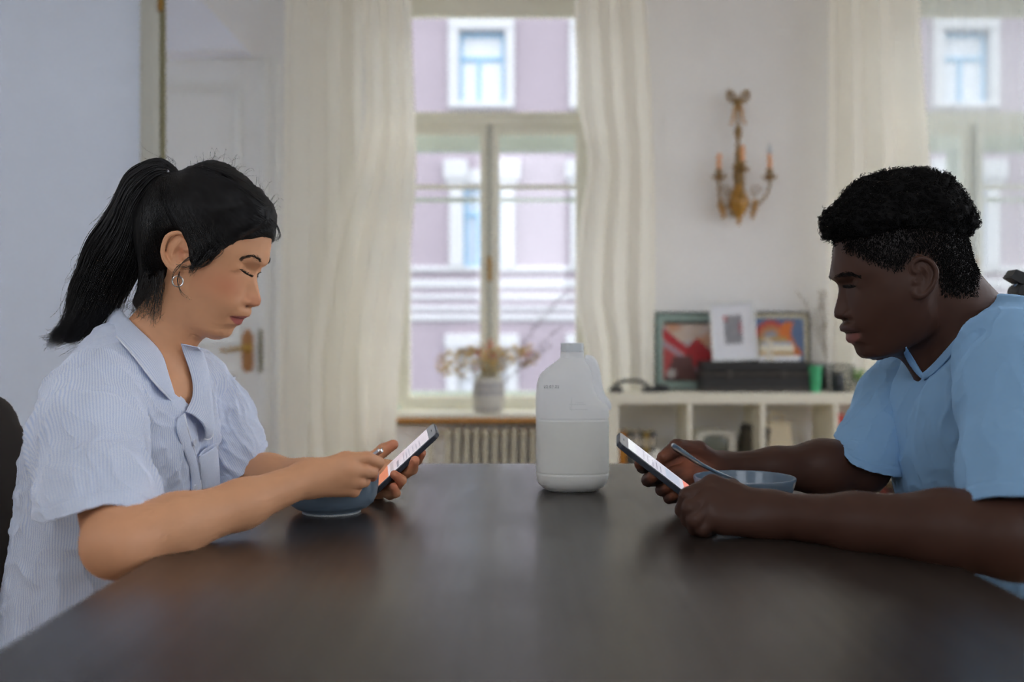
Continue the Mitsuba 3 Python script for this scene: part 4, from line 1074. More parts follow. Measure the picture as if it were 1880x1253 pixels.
scene['m_jug'] = {'type': 'blendbsdf', 'weight': 0.14, 'b0': {'type': 'principledthin', 'base_color': rgb(lin(252, 253, 254)), 'roughness': 0.45, 'diff_trans': 1.3, 'eta': 1.45},
                  'b1': {'type': 'twosided', 'bsdf': {'type': 'roughplastic', 'diffuse_reflectance': rgb(lin(235, 237, 238)), 'alpha': 0.08}}}
mat('m_milk', (222, 220, 204), 0.6, 0.2)
t = 'milk_jug'
tag(t, 'translucent white plastic milk jug with a side handle, standing on the table', 'jug')
add(t + '__body', loft(jug_keys), 'm_jug', True)
mk = [(z, l + 2.2, r - 2.2, dy - 0.0022, n) for z, l, r, dy, n in jug_keys if z < jz(775)] + [(jf(772.5), 987.6, 1112.4, 0.0564, 3.8)]
mk[0] = (TZ + 0.003, 1006, 1092, 0.040, 3.2); mk[1] = (TZ + 0.0045, 1004, 1095, 0.043, 3.2)
add(t + '__milk', loft(mk), 'm_milk', 40)
hp = [P(x, y, JY) for x, y in ((1074, 662), (1082, 664), (1088, 674), (1092, 694), (1096, 716), (1102, 732), (1110, 743), (1113, 752))]
add(t + '__handle', tube(spl(hp, 40), np.interp(np.linspace(0, 1, 40), [0, 0.15, 0.5, 0.85, 1], [0.0085, 0.0105, 0.0105, 0.011, 0.008]), 20), 'm_jug', True)
cz0, cz1 = jz(647), jz(630)
capm = lathe([(0, cz0), (0.0195, cz0), (0.0198, cz0 + 0.001), (0.0198, cz0 + 0.0025), (0.0185, cz0 + 0.003), (0.0190, cz0 + 0.0042), (0.0190, cz1 - 0.0015), (0.0178, cz1), (0, cz1)], 90)
v = capm.vertices; an = np.arctan2(v[:, 1], v[:, 0]); on = (v[:, 2] > cz0 + 0.004) & (v[:, 2] < cz1 - 0.001) & (np.hypot(v[:, 0], v[:, 1]) > 0.018)
capm.vertices[on, :2] *= (1 + 0.012 * np.sign(np.cos(45 * an[on])))[:, None]
mat('m_cap', (205, 210, 213), 0.45, 0.4)
add(t + '__cap', moved(capm, [JX + jr(1050.5), JY, 0]), 'm_cap', 30)
mat('m_faint_ink', (120, 126, 130), 0.6, 0.2)
def on_jug(txt, px, py, hgt, m, name, dy=0.0):
    tm = meshkit.text_mesh(txt, hgt, 0.0004)
    c = np.array([P(px, py, JY - 0.058)[0], 0, P(px, py, JY - 0.058)[2]])
    tm.apply_transform(basis([c[0], JY - 0.0575 - dy, c[2]], [1, 0, 0], [0, 0, 1], [0, -1, 0]))
    add(t + '__' + name, tm, m, False)
on_jug('22.07.22', 998, 713, 0.0042, 'm_faint_ink', 'date_stamp')
mat('m_emboss', (236, 238, 239), 0.5, 0.4)
lg = cat(box(0, 0.0010, -0.0003, 0.0003, -0.012, 0.010), box(-0.004, 0.024, -0.0003, 0.0003, -0.0015, -0.0003), box(-0.002, 0.026, -0.0003, 0.0003, -0.0095, -0.0085), box(-0.002, -0.001, -0.0003, 0.0003, -0.0095, -0.004), box(0.008, 0.020, -0.0003, 0.0003, 0.0015, 0.0025))
add(t + '__embossing', moved(lg, [P(1048, 742, JY - 0.058)[0], JY - 0.0599, P(1048, 742, JY - 0.058)[2]]), 'm_emboss', False)

# ================================================================== bowls
mat('m_bowl', (104, 121, 136), 0.18, 0.55)
mat('m_bowl_rim', (170, 176, 176), 0.3, 0.5)
def bowl(key, x, y, R, H, label, foot=0.045, keys=None):
    out = [(foot - 0.004, 0.0005), (foot, 0.0005), (foot + 0.001, 0.004)] + keys
    prof = [(0, 0.003), (foot - 0.006, 0.003)] + out
    inner = [(r - 0.0045, z + (0.004 if i < 2 else 0.0)) for i, (r, z) in enumerate(out[2:])][::-1]
    top = out[-1]
    prof += [(top[0] - 0.0008, top[1] + 0.0016), (top[0] - 0.0035, top[1] + 0.0016)] + inner + [(0, inner[-1][1])]
    add(key + '__body', moved(lathe(prof, 96), [x, y, TZ]), 'm_bowl', 50)
    add(key + '__foot_ring', moved(lathe([(foot - 0.003, 0.0), (foot + 0.0008, 0.0), (foot + 0.0008, 0.0022), (foot - 0.003, 0.0022), (foot - 0.003, 0.0)], 96), [x, y, TZ]), 'm_bowl_rim', 50)
    tag(key, label, 'bowl')
def at_table(px, py):
    """The point of the table top seen at a pixel."""
    d = F * (CAM[2] - TZ) / (py - 626.5)
    return P(px, py, d)
c = at_table(609, 940)
BWX, BWY = c[0], c[1]
bowl('cereal_bowl', BWX, BWY, 0.0, 0.0, 'slate blue bowl in front of the woman, under her hand', 0.0415,
     [(0.052, 0.0075), (0.060, 0.014), (0.0650, 0.024), (0.067, 0.036), (0.0678, 0.050), (0.0680, 0.0605)])
c = at_table(1366.5, 938.5)
BMX, BMY = c[0], c[1]
bowl('cereal_bowl_001', BMX, BMY, 0.0, 0.0, 'slate blue bowl in front of the man, behind his near hand', 0.0415,
     [(0.052, 0.0075), (0.060, 0.014), (0.0655, 0.022), (0.069, 0.032), (0.0725, 0.044), (0.0735, 0.0485)])
# ================================================================== people: heads, hands, bodies as signed distances
from scipy.ndimage import map_coordinates, gaussian_filter, distance_transform_edt
class Grid2:
    """A function of two variables, tabulated."""
    def __init__(s, fn, lo, hi, h):
        s.lo, s.h = np.array(lo, float), h
        n = np.ceil((np.array(hi) - lo) / h).astype(int) + 1
        a, b = np.meshgrid(lo[0] + h * np.arange(n[0]), lo[1] + h * np.arange(n[1]), indexing='ij')
        s.v = np.asarray(fn(a, b), np.float32)
        s.grad()
    def grad(s):
        ga, gb = np.gradient(s.v, s.h)
        s.g = np.sqrt(1 + ga * ga + gb * gb).astype(np.float32)
    def at(s, a, b, which='v'):
        return map_coordinates(getattr(s, which), [(a - s.lo[0]) / s.h, (b - s.lo[1]) / s.h], order=1, mode='nearest')

def poly_grid(pts, lo, hi, h=0.001):
    """The signed distance (inside positive) to a polygon in the plane, tabulated."""
    from PIL import Image, ImageDraw
    n = np.ceil((np.array(hi) - lo) / h).astype(int) + 1
    k = 2
    im = Image.new('L', (int(n[0] * k), int(n[1] * k)), 0)
    ImageDraw.Draw(im).polygon([((x - lo[0]) / h * k, (y - lo[1]) / h * k) for x, y in pts], fill=1)
    m = np.asarray(im).T.astype(bool)
    d = (distance_transform_edt(m) - distance_transform_edt(~m)) * h / k
    d = gaussian_filter(d, 1.5 * k)[::k, ::k][:n[0], :n[1]]
    g = Grid2(lambda a, b: np.zeros(a.shape), lo, np.array(lo) + 2 * h, h)
    g.lo = np.array(lo, float); g.v = d.astype(np.float32)
    return g

class Head:
    def __init__(s, O, sign, yaw, pitch, roll=0.0):
        y, p = math.radians(yaw), math.radians(pitch)
        f0 = np.array([sign * math.cos(y), -math.sin(y), 0]); z = np.array([0, 0, 1.0])
        s.fw = math.cos(p) * f0 - math.sin(p) * z
        s.up = math.sin(p) * f0 + math.cos(p) * z
        s.lat = np.array([-sign * math.sin(y), -math.cos(y), 0])       # towards the near side
        s.O = np.asarray(O, float)
        s.R = np.column_stack([s.fw, s.lat, s.up])
    def loc(s, p): return (np.asarray(p) - s.O) @ s.R
    def world(s, q): return np.asarray(q) @ s.R.T + s.O
    def pix(s, px, py, l=0.0):
        """(f, u) of the pixel's ray where it meets the sagittal plane at the lateral offset l."""
        r = np.array([(px - 940) / F, 1, -(py - 626.5) / F])
        t = ((s.O - CAM) @ s.lat + l) / (r @ s.lat)
        q = s.loc(CAM + r * t)
        return q[0], q[2]

def gauss(a, s): return np.exp(-(a / s) ** 2)

def build_face(H, prof, base, c):
    """The depth map of a face: f = Y(l, u)."""
    pu = np.array([p[1] for p in prof])[::-1]; pf = np.array([p[0] for p in prof])[::-1]
    o = np.argsort(pu); pu, pf = pu[o], pf[o]
    ok = np.r_[True, np.diff(pu) > 0.0012]; pu, pf = pu[ok], pf[ok]
    Pm = PchipInterpolator(pu, pf); Bm = PchipInterpolator(*np.array(sorted(base)).T)
    sA, sB = (PchipInterpolator([-0.11, -0.095, -0.065, -0.02, 0.02, 0.06], c[k]) for k in 'ab')
    def Y(l, u):
        uc = np.clip(u, pu[0], pu[-1])
        a = np.abs(l)
        B = Bm(np.clip(u, min(b[0] for b in base), max(b[0] for b in base)))
        uk = np.clip(u, -0.11, 0.06)
        aa = sA(uk)
        bb = sB(uk)
        y = B - aa * a ** 2 - bb * a ** 4
        D = Pm(uc) - B
        un, us = c['nasion'], c['subnasale']
        nz = smoothstep_np(us - 0.002, us + 0.001, u) * smoothstep_np(un + 0.012, un, u)
        w = np.interp(u, [us, us + 0.012, us + 0.028, un, un + 0.01], c['nose_w'])
        n = np.maximum(D, 0) * nz * np.exp(-(a / w) ** 2.5)
        al = c['ala']
        ala = al[2] * gauss(a - al[0], al[3]) * gauss(u - al[1], al[4])
        n = smax(n, ala - 0.0006, 0.004) 
        n = n - c.get('nostril', 0.005) * gauss(a - al[0] * 0.55, 0.0035) * gauss(u - (us + 0.0035), 0.0028)
        y = y + n
        # lips: the profile's own relief, fading towards the corners of the mouth
        mw = c['mouth_w']
        t = np.clip(a / mw, 0, 1)
        us_ = u - c.get('mouth_bow', 0.0) * t ** 2
        Dl = Pm(np.clip(us_, pu[0], pu[-1])) - Bm(np.clip(us_, min(b[0] for b in base), max(b[0] for b in base)))
        lipz = smoothstep_np(us, us - 0.004, us_) * smoothstep_np(c['chin_crease'] - 0.004, c['chin_crease'] + 0.001, us_)
        y = y + Dl * lipz * np.sqrt(np.clip(1 - t ** 2, 0, 1)) ** 1.0
        y = y - 0.0022 * gauss(a - mw, 0.0035) * gauss(u - c['stomion'] - c.get('mouth_bow', 0.0), 0.004)
        ex, eu = c['eye']
        y = y - c.get('socket', 0.0055) * gauss(a - ex + 0.002, 0.0145) * gauss(u - eu - 0.002, 0.0105)
        y = y - c.get('inner', 0.003) * gauss(a - 0.0145, 0.007) * gauss(u - eu - 0.002, 0.009)
        y = y + c.get('brow', 0.002) * gauss(a - 0.026, 0.018) * gauss(u - eu - 0.019, 0.008)
        y = y + c.get('cheek', 0.003) * gauss(a - 0.040, 0.018) * gauss(u - c.get('cheek_u', -0.022), 0.020)
        y = y - 0.0012 * gauss(a - (0.020 + (us - u) * 0.35), 0.004) * smoothstep_np(us - 0.03, us - 0.012, u) * smoothstep_np(us + 0.010, us + 0.0, u)
        return y
    g = Grid2(Y, (-0.1, -0.16), (0.1, 0.16), 0.0006)
    g.v = gaussian_filter(g.v, 1.2)
    far = np.abs(g.lo[0] + g.h * np.arange(g.v.shape[0])) - 0.028
    k = smoothstep_np(0, 0.018, far)[:, None]                     # away from the features the skin is smoother
    g.v = g.v * (1 - k) + gaussian_filter(g.v, (4, 14)) * k
    g.grad()
    return g

def smoothstep_np(a, b, x):
    t = np.clip((x - a) / (b - a), 0, 1)
    return t * t * (3 - 2 * t)

def head_sdf(H, Yg, c):
    """Distance function (of world points) of the head without neck."""
    def fn(p):
        q = H.loc(p).astype(np.float32)
        f, l, u = q[:, 0], q[:, 1], q[:, 2]
        qa = np.column_stack([f, np.abs(l), u])
        d = d_ell(q, c['cran'][0], c['cran'][1])
        d = smin(d, d_ell(q, c['mid'][0], c['mid'][1]), 0.03)
        g, ch = c['gonion'], c['chin']
        d = smin(d, d_cone(qa, g[:3], ch[:3], g[3], ch[3]), 0.028)
        d = smin(d, d_cone(qa, (g[0] - 0.006, g[1] + 0.004, g[2] + 0.05), g[:3], g[3] + 0.004, g[3]), 0.03)
        d = smin(d, d_ell(q, c['floor'][0], c['floor'][1]), 0.02)
        ck = c['zygo']
        d = smin(d, d_sphere(qa, ck[:3], ck[3]), 0.03)
        cut = (f - Yg.at(l, u)) / Yg.at(l, u, 'g')
        d = smax(d, cut, c.get('kcut', 0.016))
        ex, eu = c['eye']
        ef = float(Yg.at(np.array([ex]), np.array([eu]))[0]) - 0.0118 + c.get('lid_out', 0.0035)
        d = smin(d, d_ell(qa, (ef, ex, eu), (0.0118, 0.0135, 0.0108)), 0.004)
        for e in c.get('dents', []):
            d = d + e[4] * np.exp(-((f - e[0]) ** 2 + (np.abs(l) - e[1]) ** 2 + (u - e[2]) ** 2) / e[3] ** 2)
        return d
    return fn

def ear_sdf(H, helix, antihelix, tragus, lobe, l0, flare, center):
    """Both ears, from the near ear's curves given in (f, u); l0: lateral place of its front; flare: how fast it stands off towards the back."""
    hp = np.array(helix); f0 = hp[:, 0].max()
    def lat(f, off=0.0): return l0 + (f0 - f) * flare + off
    P3 = lambda L, off=0.0: [np.array([f, lat(f, off), u]) for f, u in L]
    hx = P3(spl(hp, 26), 0.0015); ah = P3(spl(np.array(antihelix), 10), -0.001)
    lo, hi = np.array([hp[:, 0].min() - 0.03, l0 - 0.05, hp[:, 1].min() - 0.03]), np.array([hp[:, 0].max() + 0.03, l0 + 0.05, hp[:, 1].max() + 0.03])
    cf, cu = center
    fl = math.atan(flare)
    def fn(p):
        q = H.loc(p).astype(np.float32)
        qa = np.column_stack([q[:, 0], np.abs(q[:, 1]), q[:, 2]])
        rs = np.interp(np.linspace(0, 1, len(hx)), [0, 0.15, 0.5, 0.8, 1], [0.0022, 0.0028, 0.0030, 0.0034, 0.0040])
        d = d_chain(qa, hx, rs, 0.003)
        d = smin(d, d_chain(qa, ah, [0.0024] * len(ah), 0.002), 0.003)
        d = smin(d, d_sphere(qa, (tragus[0], lat(tragus[0], 0.001), tragus[1]), 0.0045), 0.003)
        d = smin(d, d_ell(qa, (lobe[0], lat(lobe[0], 0.0), lobe[1]), (0.0065, 0.0036, 0.0075)), 0.005)
        w, hgt = (hp[:, 0].max() - hp[:, 0].min()) / 2, (hp[:, 1].max() - hp[:, 1].min()) / 2
        d = smin(d, d_ell(qa, (cf, lat(cf, -0.0042), cu), (w * 1.0, 0.0046, hgt * 0.94), np.array([[math.cos(fl), math.sin(fl), 0], [-math.sin(fl), math.cos(fl), 0], [0, 0, 1]])), 0.003)
        d = smin(d, d_ell(qa, (f0 - w * 0.9, l0 - 0.008, cu), (w * 0.8, 0.009, hgt * 0.6)), 0.008)
        d = smax(d, -d_ell(qa, (cf + w * 0.28, lat(cf, 0.003), cu - hgt * 0.10), (w * 0.42, 0.0075, hgt * 0.34)), 0.003)
        return d
    return fn, lo, hi

def hand_sdf(wrist, wr, fingers, thumb, fr, palm_extra=(), k_f=0.0015):
    """A hand from joints. fingers: four lists of (knuckle, joint, joint, tip); thumb likewise; fr: radii per joint for the index finger."""
    sc = [1.0, 1.03, 0.97, 0.86]
    def fn(p):
        d = None
        for i, fg in enumerate(fingers):
            rs = [r * sc[i] for r in fr]
            e = d_chain(p, fg, rs, 0.002)
            d = e if d is None else smin(d, e, k_f)
        pal = None
        for i, fg in enumerate(fingers):
            root = wrist + (fg[0] - wrist) * 0.16 + (fingers[i][0] - fingers[1][0]) * 0.35
            e = d_cone(p, root, fg[0], wr * 0.66, fr[0] * sc[i] * 1.05)
            pal = e if pal is None else smin(pal, e, 0.012)
        for a, b, ra, rb in palm_extra:
            pal = smin(pal, d_cone(p, a, b, ra, rb), 0.010)
        d = smin(d, pal, 0.006)
        th = d_chain(p, thumb[0], thumb[1], 0.004)
        d = smin(d, th, 0.006)
        d = smin(d, d_cone(p, wrist, wrist + (fingers[1][0] - wrist) * 0.25, wr, wr * 0.8), 0.014)
        return d
    pts = np.array([q for f in fingers for q in f] + list(thumb[0]) + [wrist])
    return fn, pts.min(0) - 0.03, pts.max(0) + 0.03

class Body:
    """A union of distance functions, each looked at only near its own bounds."""
    def __init__(s): s.g = []
    def add(s, fn, lo, hi, k=0.01): s.g.append((fn, np.asarray(lo, float), np.asarray(hi, float), k))
    def cones(s, pts, rs, k=0.02, kk=0.01):
        pts = [np.asarray(q, float) for q in pts]; A = np.array(pts); r = max(rs)
        s.add(lambda p: d_chain(p, pts, rs, k), A.min(0) - r, A.max(0) + r, kk)
    def __call__(s, p, margin=0.03):
        d = np.full(len(p), 0.30, np.float32)
        for fn, lo, hi, k in s.g:
            out = np.maximum(np.maximum(lo - p, p - hi), 0)
            bd = np.linalg.norm(out, axis=1)
            m = bd < margin
            if m.any():
                e = fn(p[m]).astype(np.float32)
                d[m] = smin(d[m], e, k)
            d[~m] = np.minimum(d[~m], bd[~m] + 0.002)
        return d
    def bounds(s):
        return np.min([g[1] for g in s.g], 0) - 0.02, np.max([g[2] for g in s.g], 0) + 0.02

def ray_hit(mesh, px, py):
    """Where a pixel's ray meets a mesh first (world point, normal)."""
    from trimesh.ray.ray_pyembree import RayMeshIntersector
    if not hasattr(mesh, '_rmi'): mesh._rmi = RayMeshIntersector(mesh)
    D = np.array([[(x - 940) / F, 1, -(y - 626.5) / F] for x, y in zip(np.atleast_1d(px), np.atleast_1d(py))])
    D /= np.linalg.norm(D, axis=1, keepdims=True)
    loc, ri, ti = mesh._rmi.intersects_location(np.repeat(CAM[None], len(D), 0), D, multiple_hits=False)
    out = np.full((len(D), 3), np.nan); nn = np.full((len(D), 3), np.nan)
    out[ri] = loc; nn[ri] = mesh.face_normals[ti]
    return out, nn

def skin_material(name, rough, spec):
    scene[name] = {'type': 'twosided', 'bsdf': {'type': 'principled', 'base_color': {'type': 'mesh_attribute', 'name': 'vertex_color'}, 'roughness': rough, 'specular': spec}}
mat('m_hair', (12, 12, 13), 0.6, 0.25)
mat('m_hair_strand', (13, 12, 13), 0.38, 0.4)
mat('m_brow', (50, 38, 33), 0.7, 0.2)
mat('m_lash', (18, 14, 13), 0.6, 0.2)

def local_strip(H, pts, mirror):
    q = H.loc(np.asarray(pts)).copy()
    if mirror: q[:, 1] *= -1
    return H.world(q)
# ================================================================== the woman
skin_material('m_skin_light', 0.48, 0.35)
WH = Head((-0.4761, 1.5489, 1.1467), 1, 10, 19)
wp = [WH.pix(*q) for q in [(478, 425), (491, 447), (492.5, 462), (487, 482), (472, 503), (471, 512), (474, 528), (477, 543), (479, 553), (476, 561), (467, 564), (459, 567), (457, 573), (456.5, 577), (454.5, 581), (444, 585.5), (442, 589.5), (440, 596), (429, 600), (424, 606), (421.5, 613), (417, 620), (406, 624.5)]]
WC = dict(a=[13, 13, 11.5, 8.5, 8.0, 7.5], b=[5000, 4500, 2200, 800, 700, 500], nasion=0.0057, subnasale=-0.0488, nose_w=[0.0105, 0.0125, 0.0095, 0.0085, 0.009],
          ala=(0.0125, -0.0385, 0.0095, 0.0052, 0.0062), mouth_w=0.0225, mouth_bow=-0.001, stomion=-0.0678, chin_crease=-0.0837, eye=(0.0305, 0.009), socket=0.0045, brow=0.0015,
          cheek=0.0035, cheek_u=-0.024, lid_out=0.0032,
          cran=((-0.004, 0, 0.042), (0.097, 0.072, 0.082)), mid=((0.036, 0, -0.022), (0.085, 0.060, 0.080)), gonion=(0.012, 0.044, -0.070, 0.014), chin=(0.063, 0.010, -0.094, 0.0170),
          floor=((0.034, 0, -0.078), (0.046, 0.040, 0.026)), zygo=(0.050, 0.046, -0.012, 0.022), kcut=0.016)
wbase = [(0.16, 0.0940), (0.0439, 0.0936), (0.0266, 0.0944), (0.0057, 0.0840), (-0.0135, 0.0825), (-0.032, 0.0850), (-0.0488, 0.0905), (-0.0574, 0.0895), (-0.0678, 0.0850), (-0.0773, 0.0800), (-0.0837, 0.0775), (-0.0899, 0.0748), (-0.0963, 0.0746), (-0.1032, 0.0727), (-0.11, 0.066), (-0.16, 0.064)]
WY = build_face(WH, wp, wbase, WC)
wb = Body()
wb.add(head_sdf(WH, WY, WC), WH.O - [0.15, 0.13, 0.15], WH.O + [0.15, 0.13, 0.17], 0.0)
he = [WH.pix(x, y, 0.074) for x, y in [(336, 460), (346, 451), (342, 435), (333, 428.6), (320.5, 430), (311, 439), (306, 454), (304.5, 468), (308, 481), (314, 491), (321, 497), (328, 494), (331, 487)]]
ah = [WH.pix(x, y, 0.074) for x, y in [(322, 487), (317.5, 471), (321.5, 455), (330, 443)]]
tr, lb, cn = WH.pix(338, 474, 0.074), WH.pix(323, 491, 0.074), WH.pix(324, 461, 0.074)
ef, elo, ehi = ear_sdf(WH, he, ah, tr, lb, 0.0685, 0.42, cn)
wb.add(ef, WH.O - [0.12, 0.12, 0.1], WH.O + [0.1, 0.12, 0.1], 0.004)
# neck and trunk
nk0, nk1 = np.array([-0.507, 1.552, 1.085]), np.array([-0.583, 1.555, 0.985])
wb.cones([nk0, nk1], [0.0465, 0.055], 0.02, 0.022)
wb.cones([P(338, 612, 1.545), P(322, 668, 1.548), P(330, 720, 1.548)], [0.016, 0.016, 0.02], 0.02, 0.03)
WSN, WSF = np.array([-0.583, 1.392, 0.925]), np.array([-0.545, 1.708, 0.945])
wb.cones([WSN, nk1 + [0, 0, -0.02], WSF], [0.050, 0.055, 0.050], 0.03, 0.03)
wb.cones([[-0.585, 1.50, 0.90], [-0.61, 1.52, 0.75], [-0.62, 1.52, 0.52]], [0.09, 0.085, 0.10], 0.05, 0.04)
wb.cones([[-0.585, 1.60, 0.90], [-0.61, 1.58, 0.75], [-0.62, 1.58, 0.52]], [0.09, 0.085, 0.10], 0.05, 0.04)
# near arm
WE, WW = np.array([-0.452, 1.137, 0.787]), P(566, 878, 1.335)
wb.cones([WSN, WSN + (WE - WSN) * 0.5, WE], [0.044, 0.040, 0.0345], 0.03, 0.02)
wb.cones([WE, WE + (WW - WE) * 0.28 + [0, 0, -0.001], WE + (WW - WE) * 0.62 + [0, 0, -0.004], WW], [0.0350, 0.0350, 0.0285, 0.0225], 0.02, 0.02)
wf = [[P(634, 846, 1.350), P(674, 842, 1.362), P(695, 850, 1.380), P(689, 861, 1.394)],
      [P(641, 862, 1.346), P(668, 866, 1.358), P(684, 868, 1.376), P(684, 876, 1.392)],
      [P(641, 879, 1.349), P(660, 886, 1.358), P(669, 885, 1.376), P(665, 884, 1.392)],
      [P(636, 895, 1.354), P(650, 903, 1.362), P(655, 897, 1.378), P(650, 892, 1.392)]]
wth = [P(592, 868, 1.362), P(630, 858, 1.392), P(662, 848, 1.404), P(688, 846, 1.404)]
fn, lo, hi = hand_sdf(WW, 0.0215, wf, (wth, [0.0135, 0.0115, 0.0095, 0.0075]), [0.0112, 0.0094, 0.0080, 0.0068], [(P(588, 886, 1.345), P(628, 896, 1.360), 0.016, 0.012)])
wb.add(fn, lo, hi, 0.014)
# far arm
WE2, WW2 = P(430, 872, 1.70), P(640, 880, 1.612)
wb.cones([WSF, WSF + (WE2 - WSF) * 0.5, WE2], [0.044, 0.040, 0.034], 0.03, 0.02)
wb.cones([WE2, WE2 + (WW2 - WE2) * 0.3, WE2 + (WW2 - WE2) * 0.65, WW2], [0.0345, 0.0345, 0.028, 0.0215], 0.02, 0.02)
wg = [[P(706, 857, 1.598), P(742, 856, 1.580), P(766, 845, 1.556), P(774, 832, 1.536)],
      [P(704, 872, 1.588), P(736, 874, 1.560), P(757, 862, 1.532), P(762, 846, 1.514)],
      [P(701, 886, 1.575), P(728, 892, 1.545), P(737, 882, 1.520), P(724, 872, 1.506)],
      [P(696, 899, 1.566), P(716, 909, 1.540), P(727, 906, 1.520), P(722, 894, 1.508)]]
wt2 = [P(664, 872, 1.612), P(680, 847, 1.628), P(704, 827, 1.634), P(722, 817, 1.630)]
fn, lo, hi = hand_sdf(WW2, 0.0215, wg, (wt2, [0.0150, 0.0125, 0.0105, 0.0085]), [0.0104, 0.0092, 0.0082, 0.0070], [(P(664, 892, 1.590), P(692, 906, 1.568), 0.016, 0.012)])
wb.add(fn, lo, hi, 0.014)
lo, hi = wb.bounds()
lo[2] = 0.48
woman = biggest(net(wb, lo, hi, 0.002, 1))
q = WH.loc(woman.vertices)
near_head = np.linalg.norm(q, axis=1) < 0.16
col = np.tile(lin(212, 156, 117), (len(q), 1))
nz = meshkit.fbm(woman.vertices * 60, 3, seed=5)[:, None]
col = col * (0.95 + 0.10 * nz)
def blend(mask, c, k=1.0):
    global col
    m = np.clip(mask * k, 0, 1)[:, None]
    col = col * (1 - m) + lin(*c) * m
f_, l_, u_ = q.T
blend(near_head * np.exp(-(((np.abs(l_) - 0.043) / 0.022) ** 2 + ((u_ + 0.022) / 0.022) ** 2)) * (f_ > 0.02), (200, 116, 86), 0.5)
blend(near_head * gauss(l_, 0.016) * gauss(u_ + 0.035, 0.010) * (f_ > 0.085), (196, 112, 86), 0.4)
lm = smoothstep_np(0.0235, 0.0195, np.abs(l_)) * smoothstep_np(-0.0565 - 0.0035, -0.0565 - 0.006, u_ + 0.012 * (np.abs(l_) / 0.0225) ** 2 * 0.4) * smoothstep_np(-0.0805, -0.0785, u_ - 0.010 * (np.abs(l_) / 0.0225) ** 2) * (f_ > 0.05)
blend(near_head * lm, (176, 94, 92), 0.9)
ml = near_head * smoothstep_np(0.024, 0.021, np.abs(l_)) * gauss(u_ + 0.0672 + 0.0, 0.0011) * (f_ > 0.05)
blend(ml, (110, 52, 50), 0.9)
blend(near_head * np.exp(-(((np.abs(l_) - 0.073) / 0.012) ** 2 + ((f_ + 0.003) / 0.008) ** 2 + ((u_ - 0.004) / 0.012) ** 2)), (176, 98, 70), 0.6)
blend(near_head * gauss(np.abs(l_) - 0.0075, 0.0032) * gauss(u_ + 0.0462, 0.0022) * (f_ > 0.085), (84, 40, 32), 0.85)
for tip in [wf[0][3], wf[1][3], wg[0][3], wg[1][3], wg[2][3], wg[3][3], wt2[3]]:
    blend(np.exp(-np.sum((woman.vertices - tip) ** 2, 1) / 0.016 ** 2), (216, 118, 90), 0.6)
for kn in [f[0] for f in wf] + [f[1] for f in wf]:
    blend(np.exp(-np.sum((woman.vertices - kn) ** 2, 1) / 0.009 ** 2), (206, 128, 98), 0.35)
blend(np.exp(-np.sum((woman.vertices - WE) ** 2, 1) / 0.035 ** 2), (198, 124, 94), 0.35)
scene['person__body'] = mikit.ply(woman, 'm_skin_light', True, color=col)
tag('person', 'young woman with a black ponytail and a pale striped shirt, looking at her phone', 'person')

# eyebrows, eyelashes: short hairs set on the face and mirrored to the far side
def face_hairs(H, mesh, pxs, n, length, lean, r, jitter, seed, lift=0.0004, out=0.25):
    rn = np.random.default_rng(seed)
    q_, nn = ray_hit(mesh, *np.array(pxs, float).T)
    c = CubicSpline(np.arange(len(q_)), q_); cn_ = CubicSpline(np.arange(len(q_)), nn)
    res = []
    for i in range(n):
        t_ = rn.uniform(0, len(q_) - 1)
        o = c(t_); no = unit(cn_(t_)); tg = unit(c(t_, 1))
        side = unit(np.cross(no, tg))
        o = o + side * rn.normal(0, jitter) + no * lift
        dirv = unit(tg * lean[0] + side * lean[1] + no * out + rn.normal(0, 0.12, 3))
        L = length * rn.uniform(0.7, 1.2)
        s = np.linspace(0, 1, 5)[:, None]
        res.append(o + dirv * L * s + no * (-0.25 * L) * s ** 2)
    return np.array(res)
def both_sides(H, paths):
    q_ = H.loc(paths.reshape(-1, 3)); q_[:, 1] *= -1
    return np.vstack([paths, H.world(q_).reshape(paths.shape)])
eb = face_hairs(WH, woman, [(444, 475.5), (453, 471.5), (464, 471), (473, 475), (480, 481)], 170, 0.0055, (-1, 0.10), 0.0002, 0.0011, 3)
add('person__eyebrow', strands(eb, 0.00022, 0.0001), 'm_brow', True)
fq = WH.loc(eb.reshape(-1, 3)); fq[:, 1] *= -1
add('person__eyebrow_001', strands(WH.world(fq).reshape(eb.shape), 0.00022, 0.0001), 'm_brow', True)
lashline = [(440, 494), (446, 499), (452, 503), (458, 506.5), (463, 509)]
lq, ln = ray_hit(woman, *np.array(lashline, float).T)
el = face_hairs(WH, woman, lashline, 80, 0.0042, (0.45, 0.75), 0.0003, 0.0003, 4, out=0.8)
for i, mir in enumerate((False, True)):
    pts_ = local_strip(WH, spl(lq + ln * 0.0003, 24), mir)
    ee = el if not mir else WH.world(WH.loc(el.reshape(-1, 3)) * [1, -1, 1]).reshape(el.shape)
    add(num('person__eyelashes', i), cat(tube(pts_, np.interp(np.linspace(0, 1, 24), [0, 0.4, 1], [0.0004, 0.0009, 0.0005]), 8), strands(ee, 0.00028, 0.0001)), 'm_lash', True)
